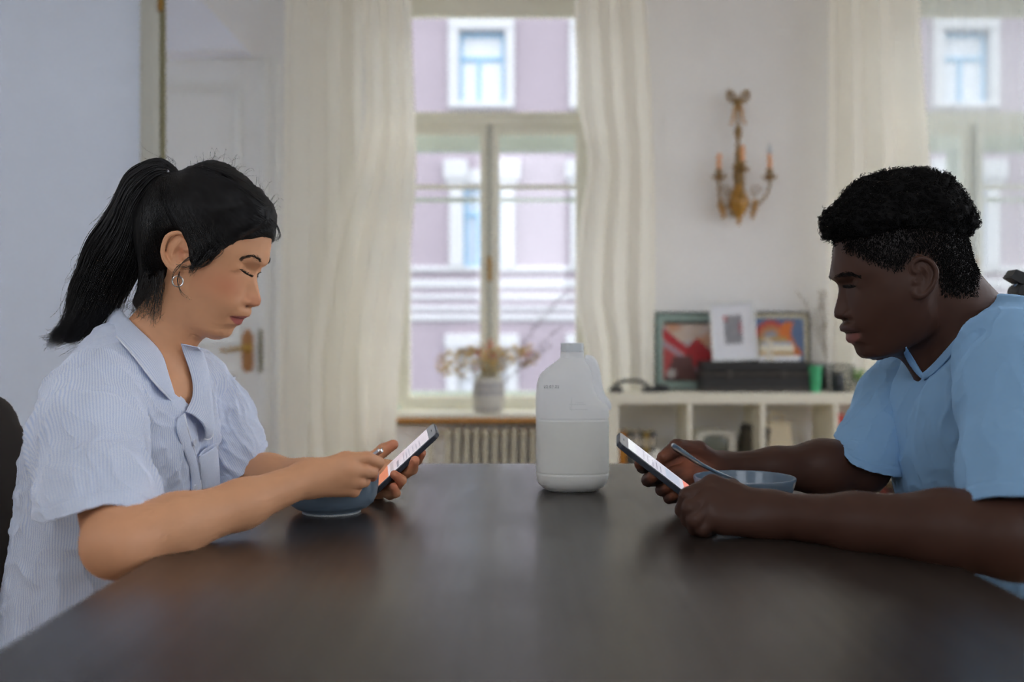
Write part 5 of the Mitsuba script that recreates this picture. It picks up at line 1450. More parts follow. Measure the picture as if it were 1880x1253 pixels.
# ================================================================== the man
skin_material('m_skin_dark', 0.46, 0.22)
MH = Head((0.5974, 1.536, 1.113), -1, 0, 10)
mp = [MH.pix(*q) for q in [(1527.9, 446), (1526.6, 471.5), (1525.7, 497), (1527.2, 509), (1532.7, 518), (1540, 526.5), (1539.4, 538.6), (1536.2, 554.5), (1531.7, 573.7), (1532, 580), (1537.5, 585.5), (1547.7, 587.8), (1550.9, 590.3), (1545.4, 596.7), (1543.8, 602.4), (1545.8, 608), (1556, 612), (1555.3, 618.4), (1554, 624.8), (1558.2, 630.5), (1566.8, 632.8), (1571, 637.5), (1572.6, 645.5), (1575.8, 653.5), (1582, 660), (1592.4, 662.8)]]
MC = dict(a=[13, 12, 10, 7.5, 7.5, 7.0], b=[4200, 3800, 1800, 700, 600, 450], nasion=0.0073, subnasale=-0.0471, nose_w=[0.013, 0.0155, 0.0105, 0.0090, 0.010],
          ala=(0.0165, -0.0365, 0.0125, 0.0068, 0.0072), mouth_w=0.0265, mouth_bow=-0.001, stomion=-0.0658, chin_crease=-0.0842, eye=(0.0325, 0.007), socket=0.0065, brow=0.0030,
          cheek=0.0035, cheek_u=-0.024, lid_out=0.0034,
          cran=((-0.008, 0, 0.042), (0.1015, 0.0765, 0.088)), mid=((0.038, 0, -0.022), (0.09, 0.065, 0.082)), gonion=(0.008, 0.050, -0.070, 0.016), chin=(0.066, 0.013, -0.0945, 0.0185),
          floor=((0.034, 0, -0.080), (0.050, 0.044, 0.026)), zygo=(0.052, 0.050, -0.012, 0.023), kcut=0.016)
mbase = [(0.16, 0.0985), (0.0757, 0.0935), (0.0548, 0.0965), (0.0338, 0.1005), (0.0237, 0.1005), (0.0073, 0.0905), (-0.0153, 0.0885), (-0.0305, 0.0890), (-0.0471, 0.0925), (-0.0561, 0.0925), (-0.0658, 0.0905), (-0.0761, 0.0880), (-0.0842, 0.0862), (-0.0891, 0.0840), (-0.0959, 0.0838), (-0.103, 0.0823), (-0.1093, 0.0781), (-0.1131, 0.070), (-0.16, 0.068)]
MY = build_face(MH, mp, mbase, MC)
mb = Body()
mb.add(head_sdf(MH, MY, MC), MH.O - [0.15, 0.13, 0.15], MH.O + [0.15, 0.13, 0.17], 0.0)
he = [MH.pix(x, y, 0.078) for x, y in [(1684, 502), (1677, 494), (1677, 484), (1684, 476), (1693, 474.5), (1705, 481), (1713, 493), (1715, 506), (1711, 523), (1704, 535), (1695, 543), (1686, 544), (1681, 536)]]
ah = [MH.pix(x, y, 0.078) for x, y in [(1697, 532), (1703, 517), (1702, 501), (1694, 489)]]
ef, _, _ = ear_sdf(MH, he, ah, MH.pix(1682, 518, 0.078), MH.pix(1688, 537, 0.078), 0.072, 0.40, MH.pix(1697, 506, 0.078))
mb.add(ef, MH.O - [0.12, 0.12, 0.1], MH.O + [0.12, 0.12, 0.1], 0.004)
nk0, nk1 = np.array([0.648, 1.536, 1.085]), np.array([0.705, 1.536, 0.985])
mb.cones([nk0, nk1], [0.0585, 0.064], 0.02, 0.022)
mb.cones([P(1668, 636, 1.54), P(1706, 700, 1.54)], [0.016, 0.018], 0.02, 0.03)
mb.cones([MH.world([-0.055, 0.0, -0.01]), [0.735, 1.536, 1.03]], [0.052, 0.052], 0.02, 0.03)
MSN, MSF = np.array([0.672, 1.335, 0.985]), np.array([0.720, 1.722, 0.985])
mb.cones([MSN, nk1 + [0.03, 0, 0.0], MSF], [0.052, 0.056, 0.052], 0.03, 0.02)
mb.cones([[0.73, 1.46, 0.93], [0.745, 1.47, 0.75], [0.76, 1.48, 0.52]], [0.085, 0.085, 0.10], 0.05, 0.04)
mb.cones([[0.73, 1.60, 0.93], [0.745, 1.59, 0.75], [0.76, 1.58, 0.52]], [0.085, 0.085, 0.10], 0.05, 0.04)
# near arm (his left)
ME, MW = np.array([0.547, 1.082, 0.806]), P(1420, 946, 1.262)
mb.cones([MSN, MSN + (ME - MSN) * 0.5, ME], [0.055, 0.052, 0.044], 0.03, 0.02)
mb.cones([ME, ME + (MW - ME) * 0.25 + [0, 0, 0.002], ME + (MW - ME) * 0.62, MW], [0.0430, 0.0430, 0.0330, 0.0275], 0.02, 0.02)
mf = [[P(1308, 891, 1.285), P(1263, 911, 1.262), P(1253, 937, 1.275), P(1266, 948, 1.296)],
      [P(1304, 910, 1.266), P(1268, 934, 1.252), P(1264, 954, 1.270), P(1280, 958, 1.290)],
      [P(1304, 932, 1.254), P(1276, 955, 1.246), P(1276, 970, 1.266), P(1292, 969, 1.286)],
      [P(1311, 951, 1.247), P(1290, 971, 1.246), P(1294, 979, 1.264), P(1306, 976, 1.280)]]
mth = [P(1385, 922, 1.290), P(1342, 900, 1.310), P(1302, 892, 1.322), P(1276, 902, 1.322)]
fn, lo, hi = hand_sdf(MW, 0.0265, mf, (mth, [0.016, 0.0135, 0.0115, 0.009]), [0.0128, 0.0112, 0.0098, 0.0082], [(P(1390, 958, 1.255), P(1326, 962, 1.252), 0.019, 0.0145)])
mb.add(fn, lo, hi, 0.016)
# far arm (his right)
ME2, MW2 = P(1582, 858, 1.62), P(1324, 862, 1.565)
mb.cones([MSF, MSF + (ME2 - MSF) * 0.5, ME2], [0.050, 0.047, 0.040], 0.03, 0.02)
mb.cones([ME2, ME2 + (MW2 - ME2) * 0.28, ME2 + (MW2 - ME2) * 0.62, MW2], [0.0430, 0.0425, 0.0310, 0.0255], 0.02, 0.02)
mg = [[P(1262, 848, 1.524), P(1208, 858, 1.505), P(1180, 858, 1.460), P(1174, 852, 1.428)],
      [P(1262, 862, 1.514), P(1212, 880, 1.482), P(1190, 882, 1.432), P(1200, 874, 1.400)],
      [P(1264, 877, 1.506), P(1232, 900, 1.470), P(1215, 900, 1.430), P(1229, 893, 1.402)],
      [P(1268, 890, 1.500), P(1248, 913, 1.466), P(1228, 915, 1.430), P(1240, 908, 1.406)]]
mt2 = [P(1308, 848, 1.548), P(1282, 828, 1.536), P(1243, 822, 1.514), P(1217, 840, 1.498)]
fn, lo, hi = hand_sdf(MW2, 0.0245, mg, (mt2, [0.0175, 0.0150, 0.0125, 0.0090]), [0.0122, 0.0106, 0.0094, 0.0078], [(P(1300, 876, 1.548), P(1272, 888, 1.512), 0.018, 0.014)])
mb.add(fn, lo, hi, 0.016)
lo, hi = mb.bounds()
lo[2] = 0.48
man = biggest(net(mb, lo, hi, 0.002, 1))
q = MH.loc(man.vertices)
near_head = np.linalg.norm(q, axis=1) < 0.17
col = np.tile(lin(70, 47, 38), (len(q), 1))
col = col * (0.93 + 0.14 * meshkit.fbm(man.vertices * 60, 3, seed=6)[:, None])
f_, l_, u_ = q.T
lm = smoothstep_np(0.027, 0.022, np.abs(l_)) * (f_ > 0.05)
tt = (np.abs(l_) / 0.0265) ** 2
blend(near_head * lm * smoothstep_np(-0.0855, -0.0825, u_ - 0.011 * tt) * smoothstep_np(-0.0655, -0.0675, u_), (122, 76, 70), 0.9)
blend(near_head * lm * smoothstep_np(-0.0655, -0.064, u_) * smoothstep_np(-0.0505, -0.0535, u_ + 0.008 * tt), (74, 54, 52), 0.8)
blend(near_head * smoothstep_np(0.028, 0.024, np.abs(l_)) * gauss(u_ + 0.0657, 0.0011) * (f_ > 0.05), (24, 14, 13), 0.9)
for tip in [mg[1][3], mg[2][3], mg[3][3], mt2[3], mg[0][3]]:
    blend(np.exp(-np.sum((man.vertices - tip) ** 2, 1) / 0.011 ** 2), (150, 92, 66), 0.8)
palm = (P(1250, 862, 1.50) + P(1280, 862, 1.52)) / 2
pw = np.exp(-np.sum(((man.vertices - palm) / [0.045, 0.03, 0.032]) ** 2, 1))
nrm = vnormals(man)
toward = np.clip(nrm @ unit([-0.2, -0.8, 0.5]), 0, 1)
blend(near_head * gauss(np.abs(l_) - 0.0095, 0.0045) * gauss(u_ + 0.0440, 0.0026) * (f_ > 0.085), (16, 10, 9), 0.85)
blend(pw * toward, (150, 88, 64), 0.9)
# close-cropped hair at the sides of the head
HAIRB = [MH.pix(x, y, 0.074) for x, y in [(1566, 440), (1572, 459), (1590, 470), (1610, 482), (1636, 494), (1650, 500), (1657, 494), (1668, 480), (1684, 466), (1702, 468), (1720, 486), (1726, 512), (1732, 536), (1760, 546), (1800, 540), (1830, 480), (1810, 330), (1560, 330)]]
hg = poly_grid(HAIRB, (-0.16, -0.14), (0.16, 0.18))
hd = hg.at(f_, u_)
fade = near_head * smoothstep_np(-0.004, 0.010, hd + 0.006 * (meshkit.noise(man.vertices * 500, 2) - 0.5))
ear_zone = ef(man.vertices) < 0.0025
blend(fade * ~ear_zone, (25, 19, 18), 0.92)
scene['person_001__body'] = mikit.ply(man, 'm_skin_dark', True, color=col)
tag('person_001', 'young man with short curly hair and a light blue t-shirt, looking at his phone', 'person')
eb = face_hairs(MH, man, [(1578, 508), (1566, 504.5), (1552, 503.5), (1541, 505.5), (1533, 509)], 170, 0.0065, (-1, 0.1), 0.0002, 0.0014, 8)
add('person_001__eyebrow', strands(eb, 0.00034, 0.0001), 'm_lash', True)
fq = MH.loc(eb.reshape(-1, 3)); fq[:, 1] *= -1
add('person_001__eyebrow_001', strands(MH.world(fq).reshape(eb.shape), 0.00034, 0.0001), 'm_lash', True)
lashline = [(1572, 525), (1566, 527.5), (1560, 528.5), (1554, 528.5), (1549, 528)]
lq, ln = ray_hit(man, *np.array(lashline, float).T)
el = face_hairs(MH, man, lashline, 80, 0.0060, (0.35, -0.7), 0.0003, 0.0003, 9, out=0.8)
for i, mir in enumerate((False, True)):
    pts_ = local_strip(MH, spl(lq + ln * 0.0003, 24), mir)
    ee = el if not mir else MH.world(MH.loc(el.reshape(-1, 3)) * [1, -1, 1]).reshape(el.shape)
    add(num('person_001__eyelashes', i), cat(tube(pts_, np.interp(np.linspace(0, 1, 24), [0, 0.4, 1], [0.0005, 0.0012, 0.0006]), 8), strands(ee, 0.00028, 0.0001)), 'm_lash', True)
# ================================================================== clothes
def ridged(x): return 1 - np.abs(2 * x - 1)
def torso_sdf(keys, n=2.3):
    """Stacked rounded cross sections: (z, centre x, half x, centre y, half y)."""
    K = np.array(sorted(keys)); f = PchipInterpolator(K[:, 0], K[:, 1:])
    zs = np.linspace(K[0, 0], K[-1, 0], 400); tab = f(zs)
    def fn(p):
        z = p[:, 2]
        cx, hx, cy, hy = [np.interp(z, zs, tab[:, i]) for i in range(4)]
        a, b = np.abs((p[:, 0] - cx) / hx), np.abs((p[:, 1] - cy) / hy)
        r = (a ** n + b ** n) ** (1 / n)
        d = (r - 1) * np.minimum(hx, hy) * 0.9
        return np.maximum(d, np.maximum(K[0, 0] - z, z - K[-1, 0]))
    return fn
def creases(v, nrm, strokes):
    """Offsets along the normals from drawn folds: (points, height, width)."""
    out = np.zeros(len(v))
    for pts, amp, w in strokes:
        c = spl(pts, 24) if len(pts) > 2 else np.linspace(pts[0], pts[-1], 24)
        dist, idx = cKDTree(c).query(v, distance_upper_bound=4 * w)
        ok = np.isfinite(dist)
        t = idx[ok] / 23.0
        out[ok] += amp * np.exp(-(dist[ok] / w) ** 2) * np.clip(np.minimum(t, 1 - t) * 6 + 0.25, 0, 1)
    return out
def stripes(pitch, base, line, width=0.45, blur=0.18):
    b, l = lin(*base), lin(*line)
    def fn(p, n, uv):
        t = dr.abs(uv.x / pitch - dr.floor(uv.x / pitch) - 0.5) * 2
        k = smoothstep(width - blur, width + blur, t)
        w = 0.94 + 0.12 * fbm(p.x * 25, p.y * 25, p.z * 25, 2)
        return mix(mi.Color3f(*map(float, l)), mi.Color3f(*map(float, b)), k) * w
    return mikit.proc(fn)
scene['m_shirt'] = {'type': 'twosided', 'bsdf': {'type': 'principled', 'base_color': stripes(0.0033, (213, 219, 232), (188, 201, 226)), 'roughness': 0.85, 'specular': 0.15, 'sheen': 0.3}}
mat('m_shirt_edge', (226, 230, 238), 0.85, 0.15)
mat('m_button', (206, 212, 224), 0.35, 0.5)

def cloth_noise(v, axis_u, sc, amp, seed):
    """Crumples that run along axis_u."""
    u = unit(axis_u)
    a = np.column_stack([v @ u, v - np.outer(v @ u, u)])
    w = meshkit.fbm(v * 14, 2, seed=seed + 9)[:, None] - 0.5
    q = np.column_stack([a[:, 0] * sc * 0.42, a[:, 1:] * sc]) 
    q = q[:, :3] + q[:, 3:4] + 1.1 * w
    r = ridged(meshkit.noise(q, seed)) ** 4
    r2 = ridged(meshkit.noise(q * 1.9 + 7, seed + 1)) ** 5
    return amp * (r - 0.2 + 0.55 * (r2 - 0.17))

# ------------------------------------------------------------------ the woman's shirt
wt = torso_sdf([(0.44, -0.630, 0.140, 1.55, 0.175), (0.582, -0.628, 0.138, 1.55, 0.175), (0.7546, -0.613, 0.129, 1.55, 0.172), (0.8366, -0.612, 0.118, 1.55, 0.172), (0.92, -0.608, 0.100, 1.552, 0.160),
                (0.968, -0.612, 0.078, 1.553, 0.120), (1.012, -0.614, 0.036, 1.555, 0.06), (1.03, -0.614, 0.02, 1.555, 0.03)])
VB = np.array([-0.500, 1.548, 0.905])
def w_torso(p):
    d = wt(p)
    d = smin(d, d_cone(p, nkW, WSN + [0.004, 0.02, 0], 0.062, 0.066), 0.04)
    d = smin(d, d_cone(p, nkW, WSF + [0, -0.02, 0], 0.062, 0.064), 0.04)
    d = smin(d, d_cone(p, nkW + [-0.01, 0, 0.01], [-0.655, 1.555, 0.93], 0.052, 0.06), 0.04)
    d = smin(d, d_ell(p, (-0.535, 1.495, 0.872), (0.045, 0.050, 0.055)), 0.05)
    d = smin(d, d_ell(p, (-0.530, 1.605, 0.872), (0.045, 0.050, 0.055)), 0.05)
    return smax(d, -d_cone(p, [-0.497, 1.552, 1.11], VB, 0.072, 0.004), 0.004)
nkW = np.array([-0.588, 1.555, 0.975])
tm = net(w_torso, [-0.83, 1.28, 0.44], [-0.42, 1.82, 1.13], 0.0034, 1)
tm = biggest(tm)
v = tm.vertices; n_ = vnormals(tm)
low = smoothstep_np(1.0, 0.93, v[:, 2])
off = cloth_noise(v, [0.45, 0.2, 1], 21, 0.0065, 4) * (0.35 + 0.65 * low) + cloth_noise(v, [0.8, 0.2, -0.6], 60, 0.0011, 14)
W3 = lambda L, d: [P(x, y, d) for x, y in L]
off *= smoothstep_np(0.074, 0.10, d_cone(v.astype(np.float32), [-0.497, 1.552, 1.11], VB, 0.0, 0.0) + 0.074 * np.clip((1.11 - v[:, 2]) / 0.205, 0, 1))
off += creases(v, n_, [(W3([(238, 770), (262, 850), (300, 912)], 1.44), 0.005, 0.012), (W3([(262, 735), (300, 810), (330, 905)], 1.46), 0.005, 0.010), (W3([(300, 775), (330, 840), (345, 905)], 1.48), -0.004, 0.010),
    (W3([(40, 1000), (75, 1060), (130, 1080)], 1.42), 0.006, 0.012), (W3([(20, 1060), (60, 1100), (140, 1120)], 1.42), 0.005, 0.010), (W3([(60, 900), (85, 990), (100, 1100)], 1.42), 0.006, 0.014), (W3([(40, 960), (70, 1010), (110, 1060)], 1.42), -0.005, 0.012)])
tm.vertices = v + n_ * off[:, None]
uv = np.column_stack([np.arctan2(v[:, 1] - 1.553, v[:, 0] + 0.61) * 0.150, v[:, 2]])
add('person__shirt', tm, 'm_shirt', True, uv=uv)
tag('person__shirt', 'light blue shirt with fine white stripes')

def sleeve(key, fn, lo, hi, keep, axis, a0, u_scale, mname, seed, amp=0.005, strokes=(), t=0.0016, h=0.003, sc=24, cuff=0.013):
    m = biggest(net(fn, lo, hi, h, 1))
    m, _ = keep_faces(m, (keep(m.vertices)[m.faces] > 0).any(1))
    m = biggest(m)
    v = m.vertices
    g = keep(v)
    v[:, 2] += np.where((g < 0) & (g > -0.02), -g, 0)            # a clean hem
    m.vertices = v; n_ = vnormals(m)
    ax = unit(axis)
    # straighten the hem: pull border vertices onto the smooth hem curve
    off = cloth_noise(v, ax, sc, amp, seed) + cloth_noise(v, [ax[2], ax[0], -ax[1]], sc * 1.6, amp * 0.2, seed + 3) + creases(v, n_, strokes)
    off *= 0.35 + 0.65 * smoothstep_np(0.0, 0.03, keep(v))
    off += 0.0016 * smoothstep_np(cuff + 0.0025, cuff, keep(v)) - 0.0012 * gauss(keep(v) - cuff - 0.002, 0.002)   # the hem, stitched down
    m.vertices = v + n_ * off[:, None]
    e1 = unit(np.cross(ax, [0, 1, 0.2])); e2 = np.cross(ax, e1)
    r = v - a0
    uv = np.column_stack([np.arctan2(r @ e2, r @ e1) * u_scale, r @ ax])
    s = solidify(m, t)
    add(key, s, mname, True, uv=np.vstack([uv, uv]))
    return s
WS0 = np.array([-0.590, 1.425, 0.940])
def w_sl(p):
    d = d_chain(p, [WS0, [-0.562, 1.325, 0.885], [-0.505, 1.215, 0.815], [-0.47, 1.15, 0.77]], [0.066, 0.067, 0.064, 0.062], 0.03)
    d = smin(d, d_cone(p, [-0.603, 1.385, 0.92], [-0.562, 1.275, 0.765], 0.050, 0.034), 0.03)
    return d
hemW = np.array([P(x, y, 1.24) for x, y in [(40, 944), (84, 946), (112, 936), (140, 927), (170, 918), (198, 913), (226, 917), (244, 926), (260, 938), (300, 950)]])
hemz = PchipInterpolator(hemW[:, 0], hemW[:, 2])
kw = lambda c: c[:, 2] - (CAM[2] - (CAM[2] - hemz(np.clip(c[:, 0] * 1.24 / c[:, 1], hemW[0, 0], hemW[-1, 0]))) * (0.55 + 0.45 * c[:, 1] / 1.24))
st = [(W3([(205, 702), (228, 770), (236, 850)], 1.32), -0.006, 0.012), (W3([(120, 740), (165, 790), (235, 810)], 1.28), 0.0035, 0.006), (W3([(130, 715), (180, 745), (225, 790)], 1.30), 0.0035, 0.006), (W3([(105, 800), (160, 840), (240, 862)], 1.27), 0.004, 0.007),
      (W3([(110, 850), (150, 890), (215, 905)], 1.25), 0.003, 0.006), (W3([(160, 700), (195, 760), (215, 830)], 1.31), -0.0035, 0.008), (W3([(175, 800), (190, 850), (235, 895)], 1.26), 0.0035, 0.006)]
ws = sleeve('person__shirt__sleeve', w_sl, [-0.70, 1.08, 0.68], [-0.40, 1.52, 1.03], kw, [0.10, -0.22, -0.14], WS0, 0.066, 'm_shirt', 31, 0.0070, st, sc=19)
WS1 = np.array([-0.548, 1.69, 0.945])
def w_sl2(p):
    d = d_chain(p, [WS1, [-0.520, 1.715, 0.885], [-0.487, 1.705, 0.825], [-0.46, 1.70, 0.78]], [0.060, 0.063, 0.0575, 0.056], 0.03)
    return d
h2 = np.array([P(x, y, 1.69) for x, y in [(396, 886), (420, 880), (446, 866), (466, 850), (479, 836)]])
hz2 = PchipInterpolator(h2[:, 0], h2[:, 2], extrapolate=True)
k2 = lambda c: c[:, 2] - hz2(np.clip(c[:, 0] * 1.69 / c[:, 1], h2[0, 0] - 0.1, h2[-1, 0] + 0.03))
st2 = [(W3([(372, 690), (400, 760), (440, 850)], 1.65), 0.004, 0.008), (W3([(395, 700), (430, 770), (465, 830)], 1.65), 0.004, 0.007), (W3([(400, 790), (420, 830), (440, 870)], 1.64), 0.004, 0.006), (W3([(430, 800), (445, 830), (470, 845)], 1.64), -0.004, 0.006)]
ws2 = sleeve('person__shirt__sleeve_001', w_sl2, [-0.66, 1.6, 0.70], [-0.38, 1.82, 1.03], k2, [0.09, 0.01, -0.16], WS1, 0.062, 'm_shirt', 41, 0.007, st2)

# collar and lapels: ribbons laid on the shirt
def ribbon(inner, outer, n=40, k=9, bulge=0.003, t=0.0022):
    """A leaf of cloth between two curves, slightly domed, with thickness."""
    a, b = spl(inner, n), spl(outer, n)
    w = np.linspace(0, 1, k)
    G = a[:, None] * (1 - w)[None, :, None] + b[:, None] * w[None, :, None]
    d = np.gradient(a, axis=0)
    nn = np.cross(d, b - a); nn /= np.linalg.norm(nn, axis=1, keepdims=True) + 1e-9
    if (nn @ [0, -1, 0.3]).mean() < 0: nn = -nn
    G = G + nn[:, None] * (bulge * np.sin(np.pi * w) ** 0.7)[None, :, None]
    i, j = np.meshgrid(np.arange(n - 1), np.arange(k - 1), indexing='ij')
    q = (i * k + j).ravel()
    f = np.vstack([np.stack([q, q + k, q + k + 1], 1), np.stack([q, q + k + 1, q + 1], 1)])
    m = trimesh.Trimesh(G.reshape(-1, 3), f, process=False)
    if (vnormals(m) @ [0, -1, 0.3]).mean() < 0: m.faces = m.faces[:, ::-1]
    L = np.concatenate([[0], np.cumsum(np.linalg.norm(np.diff(a, axis=0), axis=1))])
    uv = np.stack(np.meshgrid(L, w * np.linalg.norm(b - a, axis=1).mean(), indexing='ij'), -1).reshape(-1, 2)[:, ::-1]
    m2 = solidify(m, t)
    return m2, np.vstack([uv, uv])
allw = trimesh.util.concatenate([woman, tm, ws2])
def on(pxs, lift, mesh=None):
    q_, nn = ray_hit(mesh if mesh is not None else allw, *np.array(pxs, float).T)
    return q_ + nn * lift
ni = [P(216, 562, 1.56), P(226, 574, 1.535)] + list(on([(258, 606), (290, 647), (306, 686)], 0.004)) + [P(320, 723, 1.520), P(334, 754, 1.533)]
no = [P(196, 592, 1.56), P(203, 606, 1.52)] + list(on([(232, 645), (256, 678), (276, 703)], 0.006)) + list(on([(300, 730)], 0.007)) + [P(330, 757, 1.530)]
for k in range(len(no)):
    if not np.isfinite(no[k]).all(): no[k] = no[k - 1]
m, uv = ribbon(ni, no, bulge=0.006)
add('person__shirt__collar', m, 'm_shirt', True, uv=uv)
add('person__shirt__collar__piping', tube(spl(no, 40), 0.0011, 6), 'm_shirt_edge', 40)
fi = list(on([(330, 630), (338, 662), (345, 692), (348, 720), (343, 742), (337, 756)], 0.007))
fo = list(on([(358, 634), (368, 668), (376, 706), (383, 752), (385, 792), (366, 806)], 0.009))
fi, fo = [[q for q, r in zip(w_, zip(fi, fo)) if np.isfinite(np.array(r)).all()] for w_ in (fi, fo)]
m, uv = ribbon(fi, fo, bulge=0.012)
add('person__shirt__collar_001', m, 'm_shirt', True, uv=uv)
add('person__shirt__collar_001__piping', tube(spl(fo, 40), 0.0011, 6), 'm_shirt_edge', 40)
# front edge with pale piping, buttons, pocket
ped = on([(337, 762), (344, 800), (357, 838), (364, 872), (365, 912)], 0.003, tm)
pw_ = on([(322, 770), (326, 806), (340, 842), (348, 876), (348, 914)], 0.003, tm)
ok = np.isfinite(ped).all(1) & np.isfinite(pw_).all(1)
if ok.sum() >= 3:
    m, uv = ribbon(ped[ok], pw_[ok], bulge=0.002)
    add('person__shirt__placket', m, 'm_shirt', True, uv=uv)
    add('person__shirt__piping', tube(spl(ped[ok], 30), 0.0016, 8), 'm_shirt_edge', 40)
    bq, bn = ray_hit(tm, [350, 352], [812, 897])
    for i in range(2):
        if np.isfinite(bq[i]).all():
            z_ = unit(bn[i]); x_ = unit(np.cross(z_, [0, 0.3, 1])); y_ = np.cross(z_, x_)
            add(num('person__shirt__button', i), xf(lathe([(0, 0), (0.0055, 0), (0.0058, 0.0012), (0.005, 0.0022), (0.0035, 0.0016), (0, 0.0016)], 20), basis(bq[i] + bn[i] * 0.005, x_, y_, z_)), 'm_button', 40)
cl_ = trimesh.util.concatenate([tm, ws2])
pt = on([(361, 838), (393, 819)], 0.005, cl_); pb = on([(366, 900), (395, 893)], 0.005, cl_)
pb[1] = pb[0] + (pt[1] - pt[0]) * [1, 1, 0] + [0.0, 0.0, -0.008]
if np.isfinite(pt).all() and np.isfinite(pb).all():
    m, uv = ribbon([pt[0], (pt[0] + pb[0]) / 2 + [0.002, -0.002, 0], pb[0]], [pt[1], (pt[1] + pb[1]) / 2 + [0.002, -0.002, 0], pb[1]], bulge=0.003)
    add('person__shirt__pocket', m, 'm_shirt', True, uv=uv)
    m, uv = ribbon([pt[0] + [0.002, -0.001, 0.002], pt[0] * 0.9 + pb[0] * 0.1, pt[0] * 0.78 + pb[0] * 0.22], [pt[1] + [0.002, -0.001, 0.002], pt[1] * 0.9 + pb[1] * 0.1, pt[1] * 0.78 + pb[1] * 0.22], bulge=0.004)
    add('person__shirt__pocket__band', moved(m, [0.001, -0.003, 0.0]), 'm_shirt', True, uv=uv)

# ------------------------------------------------------------------ the man's t-shirt
scene['m_tshirt'] = {'type': 'twosided', 'bsdf': {'type': 'principled', 'base_color': rgb(lin(130, 168, 203)), 'roughness': 0.9, 'specular': 0.12, 'sheen': 0.3}}
mat('m_tshirt_rib', (124, 162, 198), 0.9, 0.12)
mt = torso_sdf([(0.44, 0.762, 0.142, 1.53, 0.185), (0.60, 0.760, 0.140, 1.53, 0.185), (0.766, 0.752, 0.137, 1.53, 0.188), (0.842, 0.744, 0.140, 1.53, 0.190), (0.90, 0.747, 0.136, 1.53, 0.190), (0.972, 0.756, 0.124, 1.53, 0.175),
                (1.02, 0.764, 0.098, 1.53, 0.14), (1.055, 0.772, 0.055, 1.53, 0.09), (1.075, 0.775, 0.03, 1.53, 0.05)])
CF, CN = P(1699, 675, 1.536), P(1816, 566, 1.536)
cc = (CF + CN) / 2; ca = (CN - CF) / 2; cl = np.array([0, 0.074, 0]); cn_ax = unit(np.cross(ca, cl)); cn_ax = cn_ax if cn_ax[0] < 0 else -cn_ax
def m_torso(p):
    d = mt(p)
    d = smin(d, d_cone(p, [0.745, 1.50, 1.012], MSN + [0.012, 0.02, 0.004], 0.066, 0.070), 0.05)
    d = smin(d, d_cone(p, [0.745, 1.57, 1.012], MSF + [0.0, -0.02, 0.0], 0.070, 0.070), 0.05)
    d = smin(d, d_ell(p, (0.69, 1.60, 0.91), (0.065, 0.07, 0.075)), 0.05)
    d = smin(d, d_ell(p, (0.68, 1.45, 0.90), (0.06, 0.07, 0.07)), 0.05)
    q_ = p - cc.astype(np.float32)
    e = np.sqrt((q_ @ (ca / (ca @ ca))) ** 2 + (q_[:, 1] / 0.074) ** 2) - 1
    hole = np.maximum(e * 0.070, -0.004 - q_ @ cn_ax)
    return smax(d, -hole, 0.004)
mm_ = biggest(net(m_torso, [0.55, 1.22, 0.44], [0.96, 1.84, 1.16], 0.0036, 1))
v = mm_.vertices; n_ = vnormals(mm_)
low = smoothstep_np(1.03, 0.92, v[:, 2])
off = cloth_noise(v, [0.12, 0.1, 1], 15, 0.0055, 54) * (0.2 + 0.8 * low)
q_ = v - cc; qe = np.sqrt((q_ @ (ca / (ca @ ca))) ** 2 + (q_[:, 1] / 0.074) ** 2)
off *= np.where(q_ @ cn_ax > -0.05, smoothstep_np(1.05, 1.5, qe), 1)
off += creases(v, n_, [(W3([(1700, 700), (1690, 780), (1684, 900)], 1.44), 0.012, 0.009), (W3([(1735, 690), (1722, 790), (1706, 920)], 1.40), 0.012, 0.008), (W3([(1765, 690), (1752, 780), (1736, 850), (1722, 920)], 1.36), 0.012, 0.008), (W3([(1718, 720), (1706, 800), (1698, 900)], 1.42), -0.009, 0.010), (W3([(1672, 690), (1668, 780), (1664, 860)], 1.46), 0.010, 0.007), (W3([(1692, 715), (1700, 760), (1690, 860)], 1.44), 0.010, 0.009),
    (W3([(1690, 690), (1700, 712), (1722, 700)], 1.50), -0.004, 0.008), (W3([(1750, 720), (1738, 800), (1724, 900)], 1.38), -0.006, 0.011)])
mm_.vertices = v + n_ * off[:, None]
add('person_001__shirt', mm_, 'm_tshirt', True)
tag('person_001__shirt', 'plain light blue cotton t-shirt')
MS0 = np.array([0.682, 1.365, 0.995])
def m_sl(p):
    d = d_chain(p, [MS0, [0.655, 1.28, 0.945], [0.602, 1.165, 0.862], [0.565, 1.09, 0.81]], [0.072, 0.073, 0.0695, 0.069], 0.03)
    return smin(d, d_cone(p, [0.685, 1.36, 0.97], [0.66, 1.22, 0.82], 0.06, 0.045), 0.03)
hm = np.array([P(x, y, 1.13) for x, y in [(1700, 940), (1771, 924), (1785, 916), (1800, 910), (1832, 904), (1880, 902), (1960, 910), (2060, 960)]])
hmz = PchipInterpolator(hm[:, 0], hm[:, 2])
km = lambda c: c[:, 2] - (CAM[2] - (CAM[2] - hmz(np.clip(c[:, 0] * 1.13 / c[:, 1], hm[0, 0], hm[-1, 0]))) * (0.5 + 0.5 * c[:, 1] / 1.13))
st = [(W3([(1880, 740), (1830, 790), (1785, 850)], 1.22), 0.006, 0.010), (W3([(1880, 690), (1830, 730), (1790, 790)], 1.24), 0.005, 0.010), (W3([(1860, 800), (1820, 860), (1800, 905)], 1.18), 0.005, 0.010), (W3([(1800, 600), (1778, 660), (1768, 760)], 1.33), -0.007, 0.012)]
sleeve('person_001__shirt__sleeve', m_sl, [0.44, 1.0, 0.70], [0.80, 1.47, 1.09], km, [-0.09, -0.23, -0.16], MS0, 0.07, 'm_tshirt', 61, 0.0032, st, sc=13)
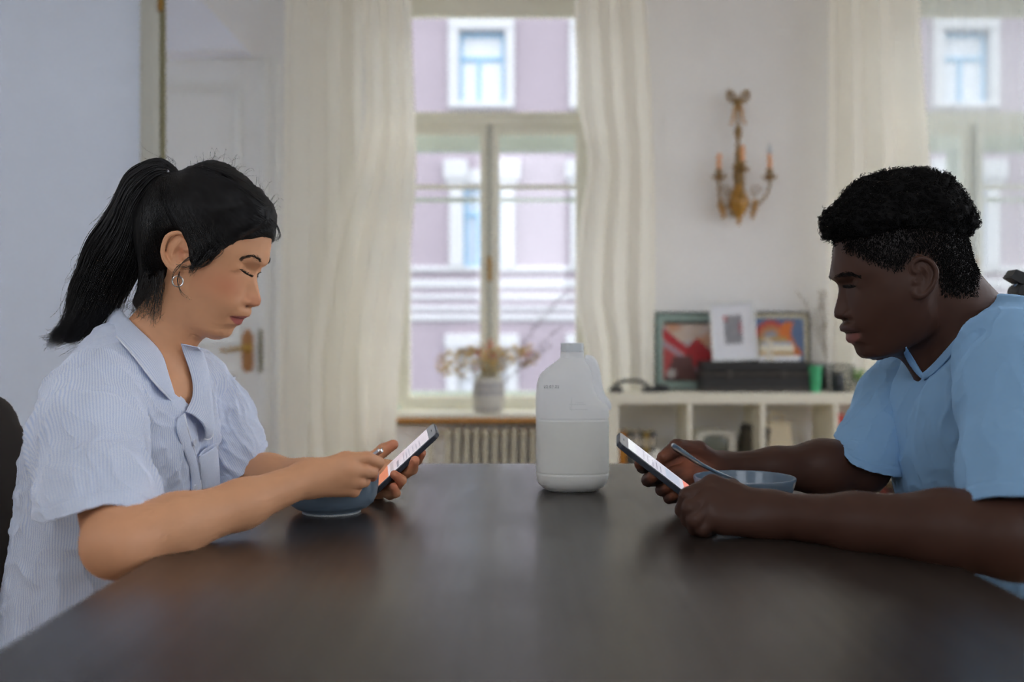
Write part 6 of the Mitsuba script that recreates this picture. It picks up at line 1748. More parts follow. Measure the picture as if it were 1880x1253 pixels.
MS1 = np.array([0.722, 1.70, 0.985])
def m_sl2(p):
    return d_chain(p, [MS1, [0.658, 1.678, 0.915], [0.614, 1.640, 0.852], [0.578, 1.616, 0.812], [0.545, 1.600, 0.79]], [0.070, 0.069, 0.066, 0.061, 0.058], 0.03)
h3 = np.array([P(x, y, 1.65) for x, y in [(1500, 760), (1541, 818), (1550, 838), (1572, 858), (1600, 868), (1648, 876), (1700, 880)]])
hz3 = PchipInterpolator(h3[:, 0], h3[:, 2])
k3 = lambda c: c[:, 2] - (CAM[2] - (CAM[2] - hz3(np.clip(c[:, 0] * 1.65 / c[:, 1], h3[0, 0], h3[-1, 0]))) * c[:, 1] / 1.65)
st = [(W3([(1600, 790), (1625, 805), (1652, 830)], 1.60), 0.005, 0.008), (W3([(1590, 800), (1620, 820), (1650, 835)], 1.60), -0.005, 0.008), (W3([(1570, 830), (1610, 848), (1650, 850)], 1.6), 0.003, 0.007), (W3([(1640, 700), (1610, 770), (1620, 800)], 1.62), 0.004, 0.01)]
sleeve('person_001__shirt__sleeve_001', m_sl2, [0.45, 1.50, 0.70], [0.82, 1.80, 1.08], k3, [-0.11, -0.03, -0.15], MS1, 0.065, 'm_tshirt', 71, 0.0035, st, sc=15)
# ribbed neck band
allm = trimesh.util.concatenate([man, mm_])
def on_m(pxs, lift):
    q_, nn = ray_hit(allm, *np.array(pxs, float).T)
    return q_ + nn * lift
bi = on_m([(1694, 684), (1716, 665), (1744, 634), (1772, 604), (1796, 580), (1812, 566)], 0.0015)
bo = on_m([(1699, 699), (1725, 678), (1755, 645), (1783, 614), (1806, 590), (1822, 576)], 0.0025)
m, uv = ribbon(bi, bo, bulge=0.0025)
add('person_001__shirt__neck_band', m, 'm_tshirt_rib', True)
bi = on_m([(1694, 684), (1684, 668), (1673, 650), (1664, 636)], 0.0015)
bo = on_m([(1699, 699), (1682, 684), (1668, 664), (1658, 646)], 0.0025)
if np.isfinite(bi).all() and np.isfinite(bo).all():
    m, uv = ribbon(bi, bo, bulge=0.0025)
    add('person_001__shirt__neck_band_001', m, 'm_tshirt_rib', True)
# trousers, mostly under the table
mat('m_trousers', (60, 66, 80), 0.9, 0.1)
for key, s, cx0, hip in (('person__trousers', 1, -0.63, 0.52), ('person_001__trousers', -1, 0.765, 0.53)):
    def tr_(p, s=s, cx0=cx0, hip=hip):
        d = d_cone(p, [cx0, 1.47, hip], [cx0, 1.62, hip], 0.115, 0.115)
        for y in (1.46, 1.63):
            d = smin(d, d_chain(p, [[cx0, y, hip], [cx0 + s * 0.42, y, hip + 0.02], [cx0 + s * 0.40, y, 0.09]], [0.10, 0.068, 0.050], 0.02), 0.03)
        return d
    tmn = net(tr_, [min(cx0, cx0 + s * 0.55) - 0.2, 1.3, 0.02], [max(cx0, cx0 + s * 0.55) + 0.2, 1.8, 0.70], 0.008, 1)
    add(key, tmn, 'm_trousers', True)
mat('m_shoe', (50, 48, 46), 0.6, 0.3)
for key, s, cx0 in (('person', 1, -0.63), ('person_001', -1, 0.765)):
    for i, y in enumerate((1.46, 1.63)):
        x0 = cx0 + s * 0.40
        sh = net(lambda p: np.maximum(d_cone(p, [x0, y, 0.05], [x0 + s * 0.13, y, 0.035], 0.045, 0.034), 0.004 - p[:, 2]), [x0 - 0.2, y - 0.08, 0.0], [x0 + 0.2, y + 0.08, 0.12], 0.006, 1)
        add(num(key + '__shoe', i), sh, 'm_shoe', True)
# ================================================================== the woman's hair
def pc(cx, cy, ox=60, oy=260, s=2.984): return (ox + cx / s, oy + cy / s)
rn = np.random.default_rng(77)
TIE = np.array(WH.pix(322, 322, 0.0))
outer = [(499, 402), (499, 387), (492, 367), (472, 344), (445, 320), (422, 303.6), (398.5, 295), (378, 300), (355, 313.6), (338, 318), (322, 318)]
back = [(306, 330), (288, 350), (272, 380), (262, 410), (260, 440), (266, 470), (271, 500), (268, 530), (258, 556)]
capo = [WH.pix(x, y, 0.0) for x, y in outer + back]
inner0 = [WH.pix(x, y, 0.0) for x, y in [(262, 575), (290, 548), (330, 520), (380, 480), (440, 460), (480, 440)]]
sil = poly_grid(capo + inner0, (-0.17, -0.16), (0.16, 0.19))
line = [(497, 409), (486, 413), (474, 419), (462, 427), (446, 434), (430, 440), (412, 452), (396, 464), (384, 473), (372, 484), (362, 492), (356, 490), (352, 478), (351, 462), (348, 446), (338, 430), (326, 424), (312, 428), (303, 440), (298, 462), (294, 490), (291, 512), (284, 528), (272, 538), (256, 548), (236, 556)]
reg = [WH.pix(x, y, 0.066) for x, y in line] + [WH.pix(x, y, 0.066) for x, y in [(200, 600), (180, 300), (400, 230), (540, 330), (530, 400)]]
rg = poly_grid(reg, (-0.20, -0.19), (0.19, 0.23))
skull = head_sdf(WH, WY, WC)
def cap_sdf(p):
    q = WH.loc(p).astype(np.float32)
    f, l, u = q.T
    ds = sil.at(f, u)
    W = 0.083 * np.sqrt(np.clip(1 - (1 - np.clip(ds / 0.075, 0, 1)) ** 2, 0, 1)) 
    infl = np.where(ds > 0, (np.abs(l) - W) * 0.62, np.maximum(-ds, 0) + 0.2 * np.maximum(np.abs(l) - 0.02, 0))
    d = smin(infl, skull(p) - 0.0055, 0.010)
    d = smax(d, -rg.at(f, u) * 0.9, 0.008)
    return d
cap = biggest(net(cap_sdf, WH.O - [0.17, 0.11, 0.15], WH.O + [0.17, 0.11, 0.19], 0.0024, 1))
v = cap.vertices; q = WH.loc(v); nn = vnormals(cap)
# combed grooves running to the tie
dv = q[:, [0, 2]] - TIE
ang = np.arctan2(dv[:, 1], dv[:, 0]); rad = np.hypot(dv[:, 0], dv[:, 1])
gro = meshkit.noise(np.column_stack([ang * 26, rad * 9, q[:, 1] * 60]), 5) - 0.5 + 0.5 * (meshkit.noise(np.column_stack([ang * 60, rad * 14, q[:, 1] * 120]), 6) - 0.5)
cap.vertices = v + nn * (0.0018 * gro)[:, None]
def _hair_rough(p, n, uv):
    return 0.30 + 0.2 * noise(p.x * 400, p.y * 400, p.z * 60)
add('person__hair', cap, 'm_hair', True)
tag('person__hair', 'black hair combed back')
# strands over the cap
from trimesh.ray.ray_pyembree import RayMeshIntersector
capr = RayMeshIntersector(cap)
def cap_lift(f, u, side, lift):
    """Points of the cap's side at (f, u)."""
    o = WH.world(np.column_stack([f, np.full(len(f), side * 0.2), u]))
    d = np.repeat((-side * WH.lat)[None], len(f), 0)
    loc, ri, ti = capr.intersects_location(o, d, multiple_hits=False)
    out = np.full((len(f), 3), np.nan)
    out[ri] = loc + cap.face_normals[ti] * lift
    return out
hl = np.vstack([spl(np.array([WH.pix(x, y, 0.066) for x, y in line[:13]]), 130), spl(np.array([WH.pix(x, y, 0.066) for x, y in line[16:25]]), 70)])
K = 26
paths = []
for side in (1, -1):
    n = 2200 if side == 1 else 600
    t0 = rn.uniform(0, 1, n)
    st_ = hl[(t0 * 199).astype(int)] + rn.normal(0, 0.0020, (n, 2))
    # a second family starts inside the hair
    ins = rn.uniform(0, 1, n) < 0.6
    w = np.linspace(0, 1, K)
    en = TIE + rn.normal(0, 0.006, (n, 2))
    s0 = np.where(ins, rn.uniform(0.05, 0.6, n), 0.0)
    ws_ = s0[:, None] + (1 - s0)[:, None] * w[None]
    A = st_[:, None] * (1 - ws_)[..., None] + en[:, None] * ws_[..., None]
    bow = (0.030 * rn.uniform(0.5, 1.3, n) * (st_[:, 0] > -0.0))[:, None] * np.sin(np.pi * ws_)
    A[..., 1] += bow
    A += (0.0022 * np.sin(rn.uniform(0, 6, n)[:, None] + w[None] * rn.uniform(2, 9, n)[:, None]))[..., None]
    pts = cap_lift(A[..., 0].ravel(), A[..., 1].ravel(), side, rn.uniform(0.0002, 0.0016)).reshape(n, K, 3)
    good = np.isfinite(pts[:, 2:-2]).all((1, 2)); pts = pts[good]
    for e in (0, 1, -1, -2):
        bad = ~np.isfinite(pts[:, e]).all(1)
        ref = {0: 2, 1: 2, -1: -3, -2: -3}[e]
        pts[bad, e] = pts[bad, ref]
    lift = rn.uniform(0, 0.0045, len(pts))[:, None] * np.sin(np.pi * np.linspace(0, 1, K))[None]
    pts += lift[..., None] * (side * WH.lat)[None, None] * 0.6
    paths.append(pts)
add('person__hair__strands', strands(np.vstack(paths), 0.00050, 0.00030), 'm_hair_strand', True)
labels['person__hair__strands'] = {'kind': 'stuff'}
# ponytail: strands between an outer and an inner contour
Lc = spl(np.array([(326, 315), (310, 297), (294, 291), (276, 295), (248, 309), (230, 331), (216, 361), (192, 402), (166, 438), (147, 488), (133, 529), (126, 572), (113, 600), (97, 615), (91, 620)]), 200)
Rc = spl(np.array([(320, 332), (306, 343), (292, 362), (280, 390), (272, 420), (266, 452), (258, 484), (248, 508), (236, 532), (222, 556), (208, 578), (186, 602), (160, 622), (128, 637), (97, 641)]), 200)
def resample(c, n=200):
    d = np.r_[0, np.cumsum(np.linalg.norm(np.diff(c, axis=0), axis=1))]
    return np.column_stack([np.interp(np.linspace(0, d[-1], n), d, c[:, i]) for i in range(2)])
PD = 1.552
half = np.interp(np.linspace(0, 1, 200), [0, 0.05, 0.2, 0.5, 0.8, 1], [0.012, 0.024, 0.036, 0.042, 0.034, 0.018])
n = 2600; K = 34
s = rn.uniform(-1, 1, n); th = rn.uniform(0, 2 * np.pi, n)
rr_ = np.sqrt(rn.uniform(0.25, 1, n))
a_, b_ = rr_ * np.cos(th), rr_ * np.sin(th)
endt = np.clip(1 - np.abs(rn.normal(0, 0.16, n)) - 0.24 * (a_ > 0.0) * rn.uniform(0, 1, n) ** 0.7 - 0.10 * (rn.uniform(0, 1, n) < 0.4), 0.45, 1.0)
w = np.linspace(0, 1, K)
ph1, ph2, fr = rn.uniform(0, 6.3, n), rn.uniform(0, 6.3, n), rn.uniform(3, 8, n)
T_ = (w[None] * endt[:, None])
ix = np.clip(T_ * 199, 0, 199)
Lp = np.stack([np.interp(ix, np.arange(200), Lc[:, i]) for i in range(2)], -1)
Rp = np.stack([np.interp(ix, np.arange(200), Rc[:, i]) for i in range(2)], -1)
aw = a_[:, None] + 0.10 * np.sin(ph1[:, None] + fr[:, None] * w[None]) * w[None]
mid = (Lp + Rp) / 2 + (Rp - Lp) / 2 * (aw * 0.99)[..., None]
mid += (rn.normal(0, 7, (n, 1, 2))) * (np.clip(w - 0.75, 0, 1) * 4)[None, :, None] ** 2
yy = PD + np.interp(ix, np.arange(200), half) * (b_[:, None] + 0.10 * np.sin(ph2[:, None] + fr[:, None] * w[None]))
pts = np.stack([(mid[..., 0] - 940) / F * PD, yy, CAM[2] - (mid[..., 1] - 626.5) / F * PD], -1)
add('person__ponytail', strands(pts, 0.00085, 0.00022), 'm_hair_strand', True)
tag('person__ponytail', 'black ponytail')
# its core
cen = (Lc + Rc) / 2; wid = np.linalg.norm(Rc - Lc, axis=1) / 2 / F * PD
ii = np.linspace(4, 178, 22).astype(int)
cp = [P(cen[i, 0], cen[i, 1], PD) for i in ii]
cr = [max(0.005, 0.62 * wid[i]) * (1 - 0.25 * (i / 199) ** 2) for i in ii]
core = net(lambda p: d_chain(p * np.array([1, 0.9, 1], np.float32), [c * [1, 0.9, 1] for c in cp], cr, 0.01), np.min(cp, 0) - 0.09, np.max(cp, 0) + 0.09, 0.004, 1)
v = core.vertices; nn = vnormals(core)
core.vertices = v + nn * (0.004 * (meshkit.noise(v @ rot([0, 1, 0], -25)[:3, :3] * [150, 150, 14], 3) - 0.5))[:, None]
add('person__ponytail__core', core, 'm_hair', True)
# white tie
mat('m_tie', (206, 208, 214), 0.6, 0.3)
q = np.linspace(0, 2 * np.pi, 40)
c0, dirv = P(317, 323, 1.552), unit(P(310, 300, 1.552) - P(326, 342, 1.552))
px_dir = unit(P(335, 315, 1.552) - P(303, 330, 1.552))
tie = np.array([c0 + dirv * 0.0165 * math.cos(a) + np.array([0, 1, 0]) * 0.020 * math.sin(a) for a in q])
add('person__hair_tie', tube(tie, 0.0026, 10, False), 'm_tie', 40)
tag('person__hair_tie', 'thin white hair tie')
# fringe wisps on the forehead, loose locks before and behind the ear, flyaway hairs
def locks(ctrls, n, spread, d, r=0.00045, dy=0.01, K=16):
    out = []
    for i in range(n):
        c = np.array(ctrls, float)
        c = c + rn.normal(0, spread, c.shape) * np.linspace(0.4, 1.3, len(c))[:, None]
        dd = d + rn.normal(0, dy)
        cc_ = spl(c, K)
        out.append(np.array([P(x, y, dd) for x, y in cc_]))
    return np.array(out)
W_ = []
W_.append(locks([(476, 395), (494, 400), (508, 416), (513, 430), (507, 442)], 16, 1.6, 1.535, dy=0.012))
W_.append(locks([(478, 400), (492, 408), (502, 422), (503, 436), (498, 446)], 14, 1.6, 1.53, dy=0.014))
W_.append(locks([(470, 402), (484, 408), (492, 420), (494, 430)], 16, 1.8, 1.52, dy=0.02))
fr1 = locks([(488, 404), (476, 416), (456, 428), (436, 437)], 36, 2.2, 1.478, dy=0.004)
W_.append(fr1)
W_.append(locks([(410, 452), (398, 466), (382, 482), (366, 490)], 26, 3.0, 1.474, dy=0.003))
W_.append(locks([(392, 458), (378, 472), (364, 486), (350, 496)], 30, 4.0, 1.472, dy=0.003))
W_.append(locks([(366, 456), (360, 474), (354, 490), (350, 502)], 22, 3.0, 1.472, dy=0.003))
W_.append(locks([(394, 462), (380, 474), (362, 484), (344, 490), (326, 488)], 12, 2.4, 1.470, dy=0.003))
W_.append(locks([(352, 470), (336, 482), (322, 494), (316, 510), (318, 526)], 4, 1.6, 1.468, dy=0.003))
W_.append(locks([(330, 500), (326, 520), (333, 536), (346, 548)], 4, 2.0, 1.468, dy=0.003))
W_.append(locks([(296, 500), (291, 530), (287, 560), (285, 588)], 40, 6.5, 1.492, dy=0.012))
W_.append(locks([(272, 500), (264, 530), (256, 552), (243, 570)], 70, 7.5, 1.52, dy=0.025))
W_.append(locks([(282, 510), (274, 540), (268, 560), (262, 578)], 60, 8.0, 1.51, dy=0.02))
fly = []
for i in range(60):                                              # loose hairs standing off the outline
    k = rn.integers(0, 9)
    x, y = outer[k]; x2, y2 = outer[k + 1]
    t_ = rn.uniform(0, 1); x0, y0 = x + (x2 - x) * t_, y + (y2 - y) * t_
    dx = rn.uniform(-16, 24); dy_ = -rn.uniform(4, 26)
    fly.append(locks([(x0 - 4, y0 + 8), (x0, y0 - 1), (x0 + dx * 0.5, y0 + dy_ * 0.8), (x0 + dx, y0 + dy_ * rn.uniform(0.3, 1.1))], 1, 0.5, 1.55, dy=0.03)[0])
for i in range(26):
    k = rn.integers(10, 150)
    x0, y0 = Lc[k]
    fly.append(locks([(x0 + 8, y0), (x0, y0 + 2), (x0 - rn.uniform(6, 22), y0 + rn.uniform(2, 40)), (x0 - rn.uniform(4, 34), y0 + rn.uniform(30, 90))], 1, 0.6, 1.55, dy=0.03)[0])
for c in ([(322, 312), (300, 292), (276, 280), (262, 270), (256, 262)], [(325, 312), (314, 292), (300, 284), (290, 292)], [(320, 312), (296, 298), (270, 292), (262, 284)]):
    fly.append(locks(c, 1, 0.4, 1.55)[0])
add('person__hair__loose_locks', strands(np.vstack(W_), 0.00042, 0.00012), 'm_hair_strand', True)
add('person__hair__flyaway', strands(np.array(fly), 0.00028, 0.0001), 'm_hair_strand', True)
for k in ('person__hair__loose_locks', 'person__hair__flyaway', 'person__ponytail'):
    tag(k, kind='stuff')
# hoop earring
mat('m_silver', (206, 206, 204), 0.18, metal=1.0)
ec = P(326, 517, 1.472)
q = np.linspace(0.3, 2 * np.pi + 0.1, 40)
add('hoop_earring', tube(np.array([ec + np.array([0.0066 * math.sin(a), 0.004 * math.sin(a), 0.0078 * math.cos(a)]) for a in q]), 0.0011, 8), 'm_silver', 40)
tag('hoop_earring', 'small silver hoop earring on the woman\'s near ear', 'earring')

# ================================================================== the man's curls
rn = np.random.default_rng(78)
mo = [(1528, 447), (1518, 440), (1510, 424), (1509, 408), (1518, 393), (1534, 378), (1548, 360), (1567, 343), (1583, 331), (1608, 321), (1634, 313), (1660, 312), (1690, 310), (1706, 315), (1726, 322), (1744, 338), (1762, 357), (1777, 376), (1786, 395), (1789, 416), (1787, 440), (1770, 442), (1735, 438), (1700, 437), (1671, 438), (1624, 443), (1590, 443), (1560, 444)]
ms = [MH.pix(x, y, 0.0) for x, y in mo]
sil2 = poly_grid(ms, (-0.17, -0.16), (0.17, 0.2))
low_line = [MH.pix(x, y, 0.07) for x, y in [(1500, 448), (1530, 450), (1560, 444), (1600, 444), (1640, 440), (1700, 438), (1760, 440), (1830, 446), (1850, 250), (1480, 250)]]
rg2 = poly_grid(low_line, (-0.22, -0.16), (0.22, 0.3))
mskull = head_sdf(MH, MY, MC)
full = [MH.pix(x, y, 0.0) for x, y in mo[:22]] + [MH.pix(x, y, 0) for x, y in [(1780, 520), (1650, 600), (1560, 560)]]
sil3 = poly_grid(full, (-0.17, -0.2), (0.17, 0.2))
def curls_sdf(p):
    q = MH.loc(p).astype(np.float32)
    f, l, u = q.T
    ds = sil3.at(f, u)
    W = 0.090 * np.sqrt(np.clip(1 - (1 - np.clip(ds / 0.082, 0, 1)) ** 2, 0, 1))
    infl = np.where(ds > 0, (np.abs(l) - W) * 0.62, np.maximum(-ds, 0) + 0.2 * np.maximum(np.abs(l) - 0.02, 0))
    d = smin(infl, mskull(p) - 0.006, 0.012)
    d = smax(d, -rg2.at(f, u) * 0.55 , 0.03)
    return d + 0.003
mc = biggest(net(curls_sdf, MH.O - [0.18, 0.13, 0.1], MH.O + [0.18, 0.13, 0.2], 0.003, 1))
v = mc.vertices; nn = vnormals(mc)
mc.vertices = v + nn * (0.011 * (meshkit.noise(v * 55, 8) - 0.45) + 0.006 * (meshkit.noise(v * 110, 4) - 0.5) + 0.004 * (meshkit.noise(v * 230, 5) - 0.5))[:, None]
mat('m_curl', (13, 12, 12), 0.75, 0.12)
add('person_001__hair', mc, 'm_curl', True)
tag('person_001__hair', 'short curly black hair, faded at the sides')
pts, fi_ = trimesh.sample.sample_surface(mc, 3400, seed=5)
nrm = mc.face_normals[fi_]
P_ = []
K = 13
for o, nv in zip(pts, nrm):
    a = unit(np.cross(nv, rn.normal(0, 1, 3))); b = np.cross(nv, a)
    ax_ = unit(nv + 0.7 * rn.normal(0, 1, 3) * 0.5)
    r_ = rn.uniform(0.0014, 0.0028); tw = rn.uniform(1.0, 2.0) * 2 * np.pi; L = rn.uniform(0.004, 0.0085)
    t_ = np.linspace(0, 1, K)[:, None]
    P_.append(o + ax_ * (L * t_ - 0.001) + r_ * (np.cos(tw * t_) * a + np.sin(tw * t_) * b))
add('person_001__hair__curls', strands(np.array(P_), 0.00062, 0.0004), 'm_curl', True)
tag('person_001__hair__curls', kind='stuff')
# close-cropped stubble at the sides and the nape
pts, fi_ = trimesh.sample.sample_surface(man, 520000, seed=9)
qs = MH.loc(pts)
ok = (np.linalg.norm(qs, axis=1) < 0.17) & (hg.at(qs[:, 0], qs[:, 2]) > rn.uniform(-0.003, 0.008, len(qs))) & (ef(pts) > 0.002) & (np.abs(qs[:, 1]) > 0.02) & (qs[:, 2] > -0.06)
pts, nrm = pts[ok][:30000], man.face_normals[fi_][ok][:30000]
down = unit(-MH.up + 0.2 * MH.fw)
tg = down - nrm * (nrm @ down)[:, None] + rn.normal(0, 0.35, nrm.shape)
tg /= np.linalg.norm(tg, axis=1, keepdims=True)
L = rn.uniform(0.0028, 0.0046, len(pts))[:, None]
add('person_001__hair__stubble', strands(np.stack([pts - nrm * 0.0002, pts + nrm * 0.0007 + tg * L * 0.5, pts + nrm * 0.0008 + tg * L], 1), 0.00050, 0.00030), 'm_curl', True)
tag('person_001__hair__stubble', kind='stuff')
# ================================================================== phones and spoons
mat('m_phone_body', (44, 48, 58), 0.3, 0.5)
mat('m_phone_glass', (22, 24, 28), 0.06, 0.6)
mat('m_phone_metal', (150, 156, 164), 0.25, metal=1.0)
def screen_tex(bg, blocks, lines):
    def fn(p, n, uv):
        c = mi.Color3f(*bg)
        for x0, x1, y0, y1, col in blocks:
            k = smoothstep(x0 - 0.005, x0 + 0.005, uv.x) * smoothstep(x1 + 0.005, x1 - 0.005, uv.x) * smoothstep(y0 - 0.004, y0 + 0.004, uv.y) * smoothstep(y1 + 0.004, y1 - 0.004, uv.y)
            c = mix(c, mi.Color3f(*col), k)
        for y in lines:
            w = smoothstep(0.008, 0.005, dr.abs(uv.y - y)) * smoothstep(0.08, 0.1, uv.x) * smoothstep(0.55 + 0.4 * mikit.cell_rand(y * 97), 0.53 + 0.4 * mikit.cell_rand(y * 97), uv.x)
            c = mix(c, mi.Color3f(0.12, 0.12, 0.16), w * 0.7)
        return c * 0.09
    return mikit.proc(fn)
def phone(key, top_near, a, w, L, Wd, th, tex, power, label):
    """top_near: the near corner of the top end; a: from bottom to top, w: across, away from the near side."""
    a = unit(a); w = unit(w - a * np.dot(w, a)); n = np.cross(w, a) if np.cross(w, a)[2] > 0 else np.cross(a, w)
    o = top_near - a * L / 2 + w * Wd / 2 - n * th / 2
    B = basis(o, w, a, n)
    flip = np.linalg.det(B[:3, :3]) < 0
    def body(wi, le, t, z, r):
        m = extrude(sg.box(-wi / 2 + r, -le / 2 + r, wi / 2 - r, le / 2 - r).buffer(r, quad_segs=8), t); m.apply_translation([0, 0, z]); return m
    def put(m):
        m = xf(m, B)
        if m.volume < 0: m.faces = m.faces[:, ::-1]
        return m
    lay = cat(body(Wd - 0.003, L - 0.003, 0.0012, -th / 2, 0.0085), body(Wd - 0.0008, L - 0.0008, 0.0012, -th / 2 + 0.0008, 0.0095), body(Wd, L, th - 0.0032, -th / 2 + 0.0016, 0.010), body(Wd - 0.0008, L - 0.0008, 0.0012, th / 2 - 0.002, 0.0095))
    add(key + '__case', put(lay), 'm_phone_body', 30)
    add(key + '__rim', put(body(Wd - 0.0026, L - 0.0026, 0.0006, th / 2 - 0.0008, 0.0088)), 'm_phone_metal', 30)
    add(key + '__glass', put(body(Wd - 0.0040, L - 0.0040, 0.0005, th / 2 - 0.0004, 0.0082)), 'm_phone_front', 30)
    s, uv = None, np.array([[0, 0], [1, 0], [1, 1], [0, 1.0]])
    x, y0, y1 = Wd / 2 - 0.0035, -L / 2 + 0.016, L / 2 - 0.016
    z = th / 2 + 0.00025
    v = np.array([[-x, y0, z], [x, y0, z], [x, y1, z], [-x, y1, z]])
    f = [[0, 1, 2], [0, 2, 3]]
    sm = xf(trimesh.Trimesh(v, f, process=False), B)
    if np.dot(sm.face_normals[0], n) < 0:
        sm.faces = sm.faces[:, ::-1]
    add(key + '__screen', sm, mat('m_screen_' + key, (10, 10, 12), 0.08, 0.5), False, uv=uv, emitter={'type': 'area', 'radiance': tex})
    add(key + '__earpiece', put(moved(body(0.012, 0.0014, 0.0003, th / 2 + 0.0001, 0.0006), [0, L / 2 - 0.008, 0])), 'm_phone_body', False)
    for i, (yy, ll) in enumerate(((L * 0.22, 0.012), (L * 0.10, 0.022))):
        add(num(key + '__side_button', i), put(moved(body(0.0012, ll, 0.002, -0.001, 0.0005), [-Wd / 2 - 0.0003, yy, 0])), 'm_phone_body', 30)
    add(key + '__camera', put(moved(lathe([(0, -0.0012), (0.0052, -0.0012), (0.0055, 0), (0, 0)], 24), [Wd / 2 - 0.014, L / 2 - 0.014, -th / 2])), 'm_phone_glass', 30)
    tag(key, label, 'phone')
mat('m_phone_front', (156, 160, 164), 0.12, 0.6)
tp = P(802, 795, 1.520)
phone('phone', tp, np.array([0.735, 0.0, 0.678]), np.array([-0.20, 0.97, 0.10]), 0.146, 0.070, 0.0076,
      screen_tex((0.42, 0.38, 0.42), [(0.0, 1.0, 0.0, 0.26, (0.42, 0.14, 0.08)), (0.06, 0.94, 0.30, 0.36, (0.30, 0.28, 0.30)), (0.06, 0.6, 0.42, 0.46, (0.2, 0.2, 0.24))], [0.55, 0.6, 0.65, 0.72, 0.78, 0.84]), 1.0,
      'dark smartphone with a lit screen in the woman\'s far hand')
tp = P(1137, 812, 1.385)
phone('phone_001', tp, np.array([-0.79, 0.0, 0.61]), np.array([0.25, 0.965, 0.02]), 0.148, 0.068, 0.0080,
      screen_tex((0.44, 0.44, 0.50), [(0.0, 1.0, 0.0, 0.14, (0.60, 0.20, 0.16)), (0.1, 0.9, 0.2, 0.42, (0.34, 0.38, 0.46)), (0.0, 1.0, 0.88, 1.0, (0.5, 0.52, 0.54))], [0.5, 0.56, 0.62, 0.7, 0.76]), 1.0,
      'dark smartphone with a lit screen in the man\'s far hand')
def spoon(key, pts, head_dir, label):
    """A spoon: a slim flat handle along pts, its oval bowl at the far end."""
    c = spl(pts, 40)
    t, n, b = frames(c)
    up = unit(np.array([0.0, -0.9, 0.35]))
    s = np.linspace(0, 1, 40)
    hw = np.interp(s, [0, 0.03, 0.12, 0.55, 1.0], [0.0028, 0.0046, 0.0044, 0.0026, 0.0028])
    ht = np.interp(s, [0, 0.5, 1], [0.0011, 0.0014, 0.0014])
    k = 12; a = np.arange(k) * 2 * np.pi / k
    V = []
    for i in range(40):
        x_ = unit(np.cross(t[i], up)); z_ = np.cross(x_, t[i])
        V.append(c[i] + hw[i] * np.cos(a)[:, None] * x_ + ht[i] * np.sin(a)[:, None] * z_)
    V = np.vstack(V + [c[:1], c[-1:]]); f = []
    for i in range(39):
        for j in range(k):
            m_ = (j + 1) % k
            f += [[i * k + j, i * k + m_, (i + 1) * k + m_], [i * k + j, (i + 1) * k + m_, (i + 1) * k + j]]
    for j in range(k):
        m_ = (j + 1) % k
        f += [[40 * k, m_, j], [40 * k + 1, 39 * k + j, 39 * k + m_]]
    h = trimesh.Trimesh(V, f, process=False)
    if h.volume < 0: h.faces = h.faces[:, ::-1]
    add(key + '__handle', h, 'm_silver', True)
    u_ = np.linspace(0, 1, 16); av = np.arange(32) * 2 * np.pi / 32
    G = []
    for r_ in u_:
        G.append(np.column_stack([0.026 * r_ * np.cos(av), 0.0175 * r_ * np.sin(av) * (1 - 0.18 * r_ * np.cos(av)), -0.007 * (1 - r_ ** 2) + 0 * av]))
    G = np.vstack(G); f = []
    for i in range(15):
        for j in range(32):
            m_ = (j + 1) % 32
            f += [[i * 32 + j, (i + 1) * 32 + j, (i + 1) * 32 + m_], [i * 32 + j, (i + 1) * 32 + m_, i * 32 + m_]]
    sc_ = solidify(trimesh.Trimesh(G, f, process=False), 0.0011)
    hd = unit(head_dir); y_ = unit(np.cross([0, 0, 1.0], hd)); z_ = np.cross(hd, y_)
    add(key + '__scoop', xf(sc_, basis(c[-1] + hd * 0.024, hd, y_, z_)), 'm_silver', True)
    tag(key, label, 'spoon')
spoon('spoon', [P(698, 827, 1.392), P(684, 838, 1.398), P(650, 862, 1.412), P(626, 886, 1.425)], np.array([-0.4, 0.2, -0.6]), 'steel spoon held in the woman\'s near hand over her bowl')
spoon('spoon_001', [P(1233, 818, 1.300), P(1262, 837, 1.318), P(1300, 860, 1.345), P(1340, 878, 1.400), P(1356, 890, 1.43)], np.array([0.5, 0.6, -0.3]), 'steel spoon in the man\'s near hand, its handle pointing up')
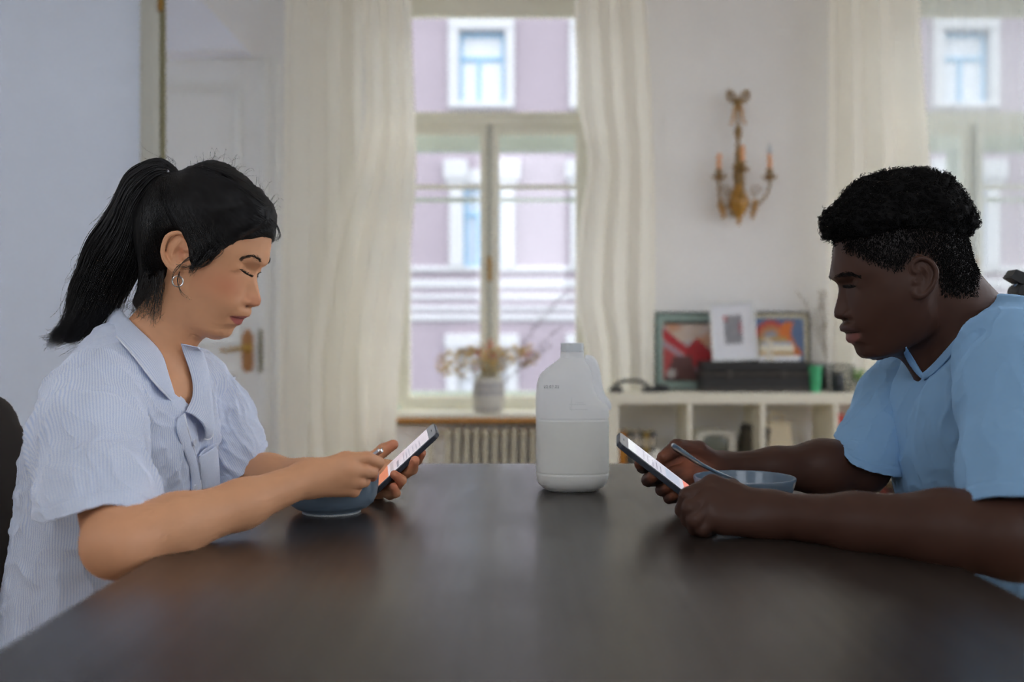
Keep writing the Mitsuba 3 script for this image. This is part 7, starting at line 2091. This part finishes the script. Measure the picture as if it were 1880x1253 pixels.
# ================================================================== chairs
mat('m_chair', _paint((52, 46, 42), 0.08, 30.0), 0.7, 0.3)
mat('m_chair_leg', (44, 34, 28), 0.5, 0.3)
def chair(key, x, y, s, label):
    """An upholstered chair facing s (+1: towards +x); its back behind the sitter."""
    zs = 0.46
    add(key + '__seat', net(lambda p: d_ell(p, (x, y, zs), (0.235, 0.235, 0.05)) if False else smax(np.maximum(np.abs(p[:, 0] - x) - 0.225, np.abs(p[:, 1] - y) - 0.225), np.abs(p[:, 2] - (zs - 0.045)) - 0.04, 0.04), [x - 0.26, y - 0.26, zs - 0.12], [x + 0.26, y + 0.26, zs + 0.05], 0.008, 2), 'm_chair', True)
    bx_ = x - s * 0.20
    def bk(p):
        zz_ = p[:, 2]
        c = bx_ - s * 0.29 * (zz_ - 0.45) + s * 0.05 * ((p[:, 1] - y) / 0.165) ** 2
        wy = 0.165 - 0.02 * np.clip((zz_ - 0.75) / 0.2, 0, 1) ** 2
        return smax(smax(np.abs(p[:, 0] - c) - 0.026, np.abs(p[:, 1] - y) - wy, 0.03), np.maximum(zz_ - 0.94, 0.32 - zz_), 0.04) * 0.9
    add(key + '__backrest', net(bk, [bx_ - 0.32, y - 0.26, 0.28], [bx_ + 0.32, y + 0.26, 0.98], 0.008, 2), 'm_chair', True)
    for i, (dx, dy) in enumerate(((-0.19, -0.19), (-0.19, 0.19), (0.19, -0.19), (0.19, 0.19))):
        add(num(key + '__leg', i), tube([[x + dx, y + dy, zs - 0.08], [x + dx * 1.08, y + dy * 1.08, 0.0]], [0.021, 0.014], 12), 'm_chair_leg', 40)
    tag(key, label, 'chair')
chair('dining_chair', -0.570, 1.545, 1, 'dark brown upholstered dining chair behind the woman at the left edge')
chair('dining_chair_001', 0.66, 1.545, -1, 'dark brown upholstered dining chair that the man sits on')
# ================================================================== the black clamp at the right edge
t = 'tripod_clamp'
d = 1.75
def W(px, py, dd=d): return P(px, py, dd)
c_ = [(1851, 509), (1859, 498), (1876, 504.5), (1884, 504), (1884, 540), (1868, 546), (1862, 541), (1860, 533), (1859, 526), (1855, 518)]
pl_ = sg.Polygon([(W(*q_)[0], W(*q_)[2]) for q_ in [(1851, 510), (1859, 498), (1875, 504.5), (1892, 503), (1896, 522), (1866, 519)]]).buffer(0.002)
m = extrude(pl_, 0.03); m.apply_transform(np.array([[1, 0, 0, 0], [0, 0, -1, d + 0.015], [0, 1, 0, 0], [0, 0, 0, 1.0]]))
add(t + '__jaw', m, 'm_black_plastic', 30)
add(t + '__knob', xf(lathe([(0, -0.02), (0.012, -0.02), (0.014, -0.015), (0.014, 0.015), (0.012, 0.02), (0, 0.02)], 24), basis(W(1872, 536), [1, 0, 0], [0, 0, 1], [0, -1, 0])), 'm_black_plastic', 30)
add(t + '__joint', tube([W(1864, 522), W(1868, 532)], 0.006, 12), 'm_phone_metal', 40)
add(t + '__arm', tube([W(1890, 512), W(1935, 560), W(1950, 640)], 0.012, 14), 'm_black_plastic', 40)
add(t + '__pole', tube([W(1950, 630), [W(1950, 640)[0], d, 0.03]], 0.011, 14), 'm_black_plastic', 40)
for i, a in enumerate((0.5, 2.6, 4.7)):
    x0 = W(1950, 640)[0]
    add(num(t + '__leg', i), tube([[x0, d, 0.32], [x0 + 0.22 * math.cos(a), d + 0.22 * math.sin(a), 0.008]], 0.009, 10), 'm_black_plastic', 40)
tag(t, 'black clamp head of a stand at the right edge behind the man', 'clamp')
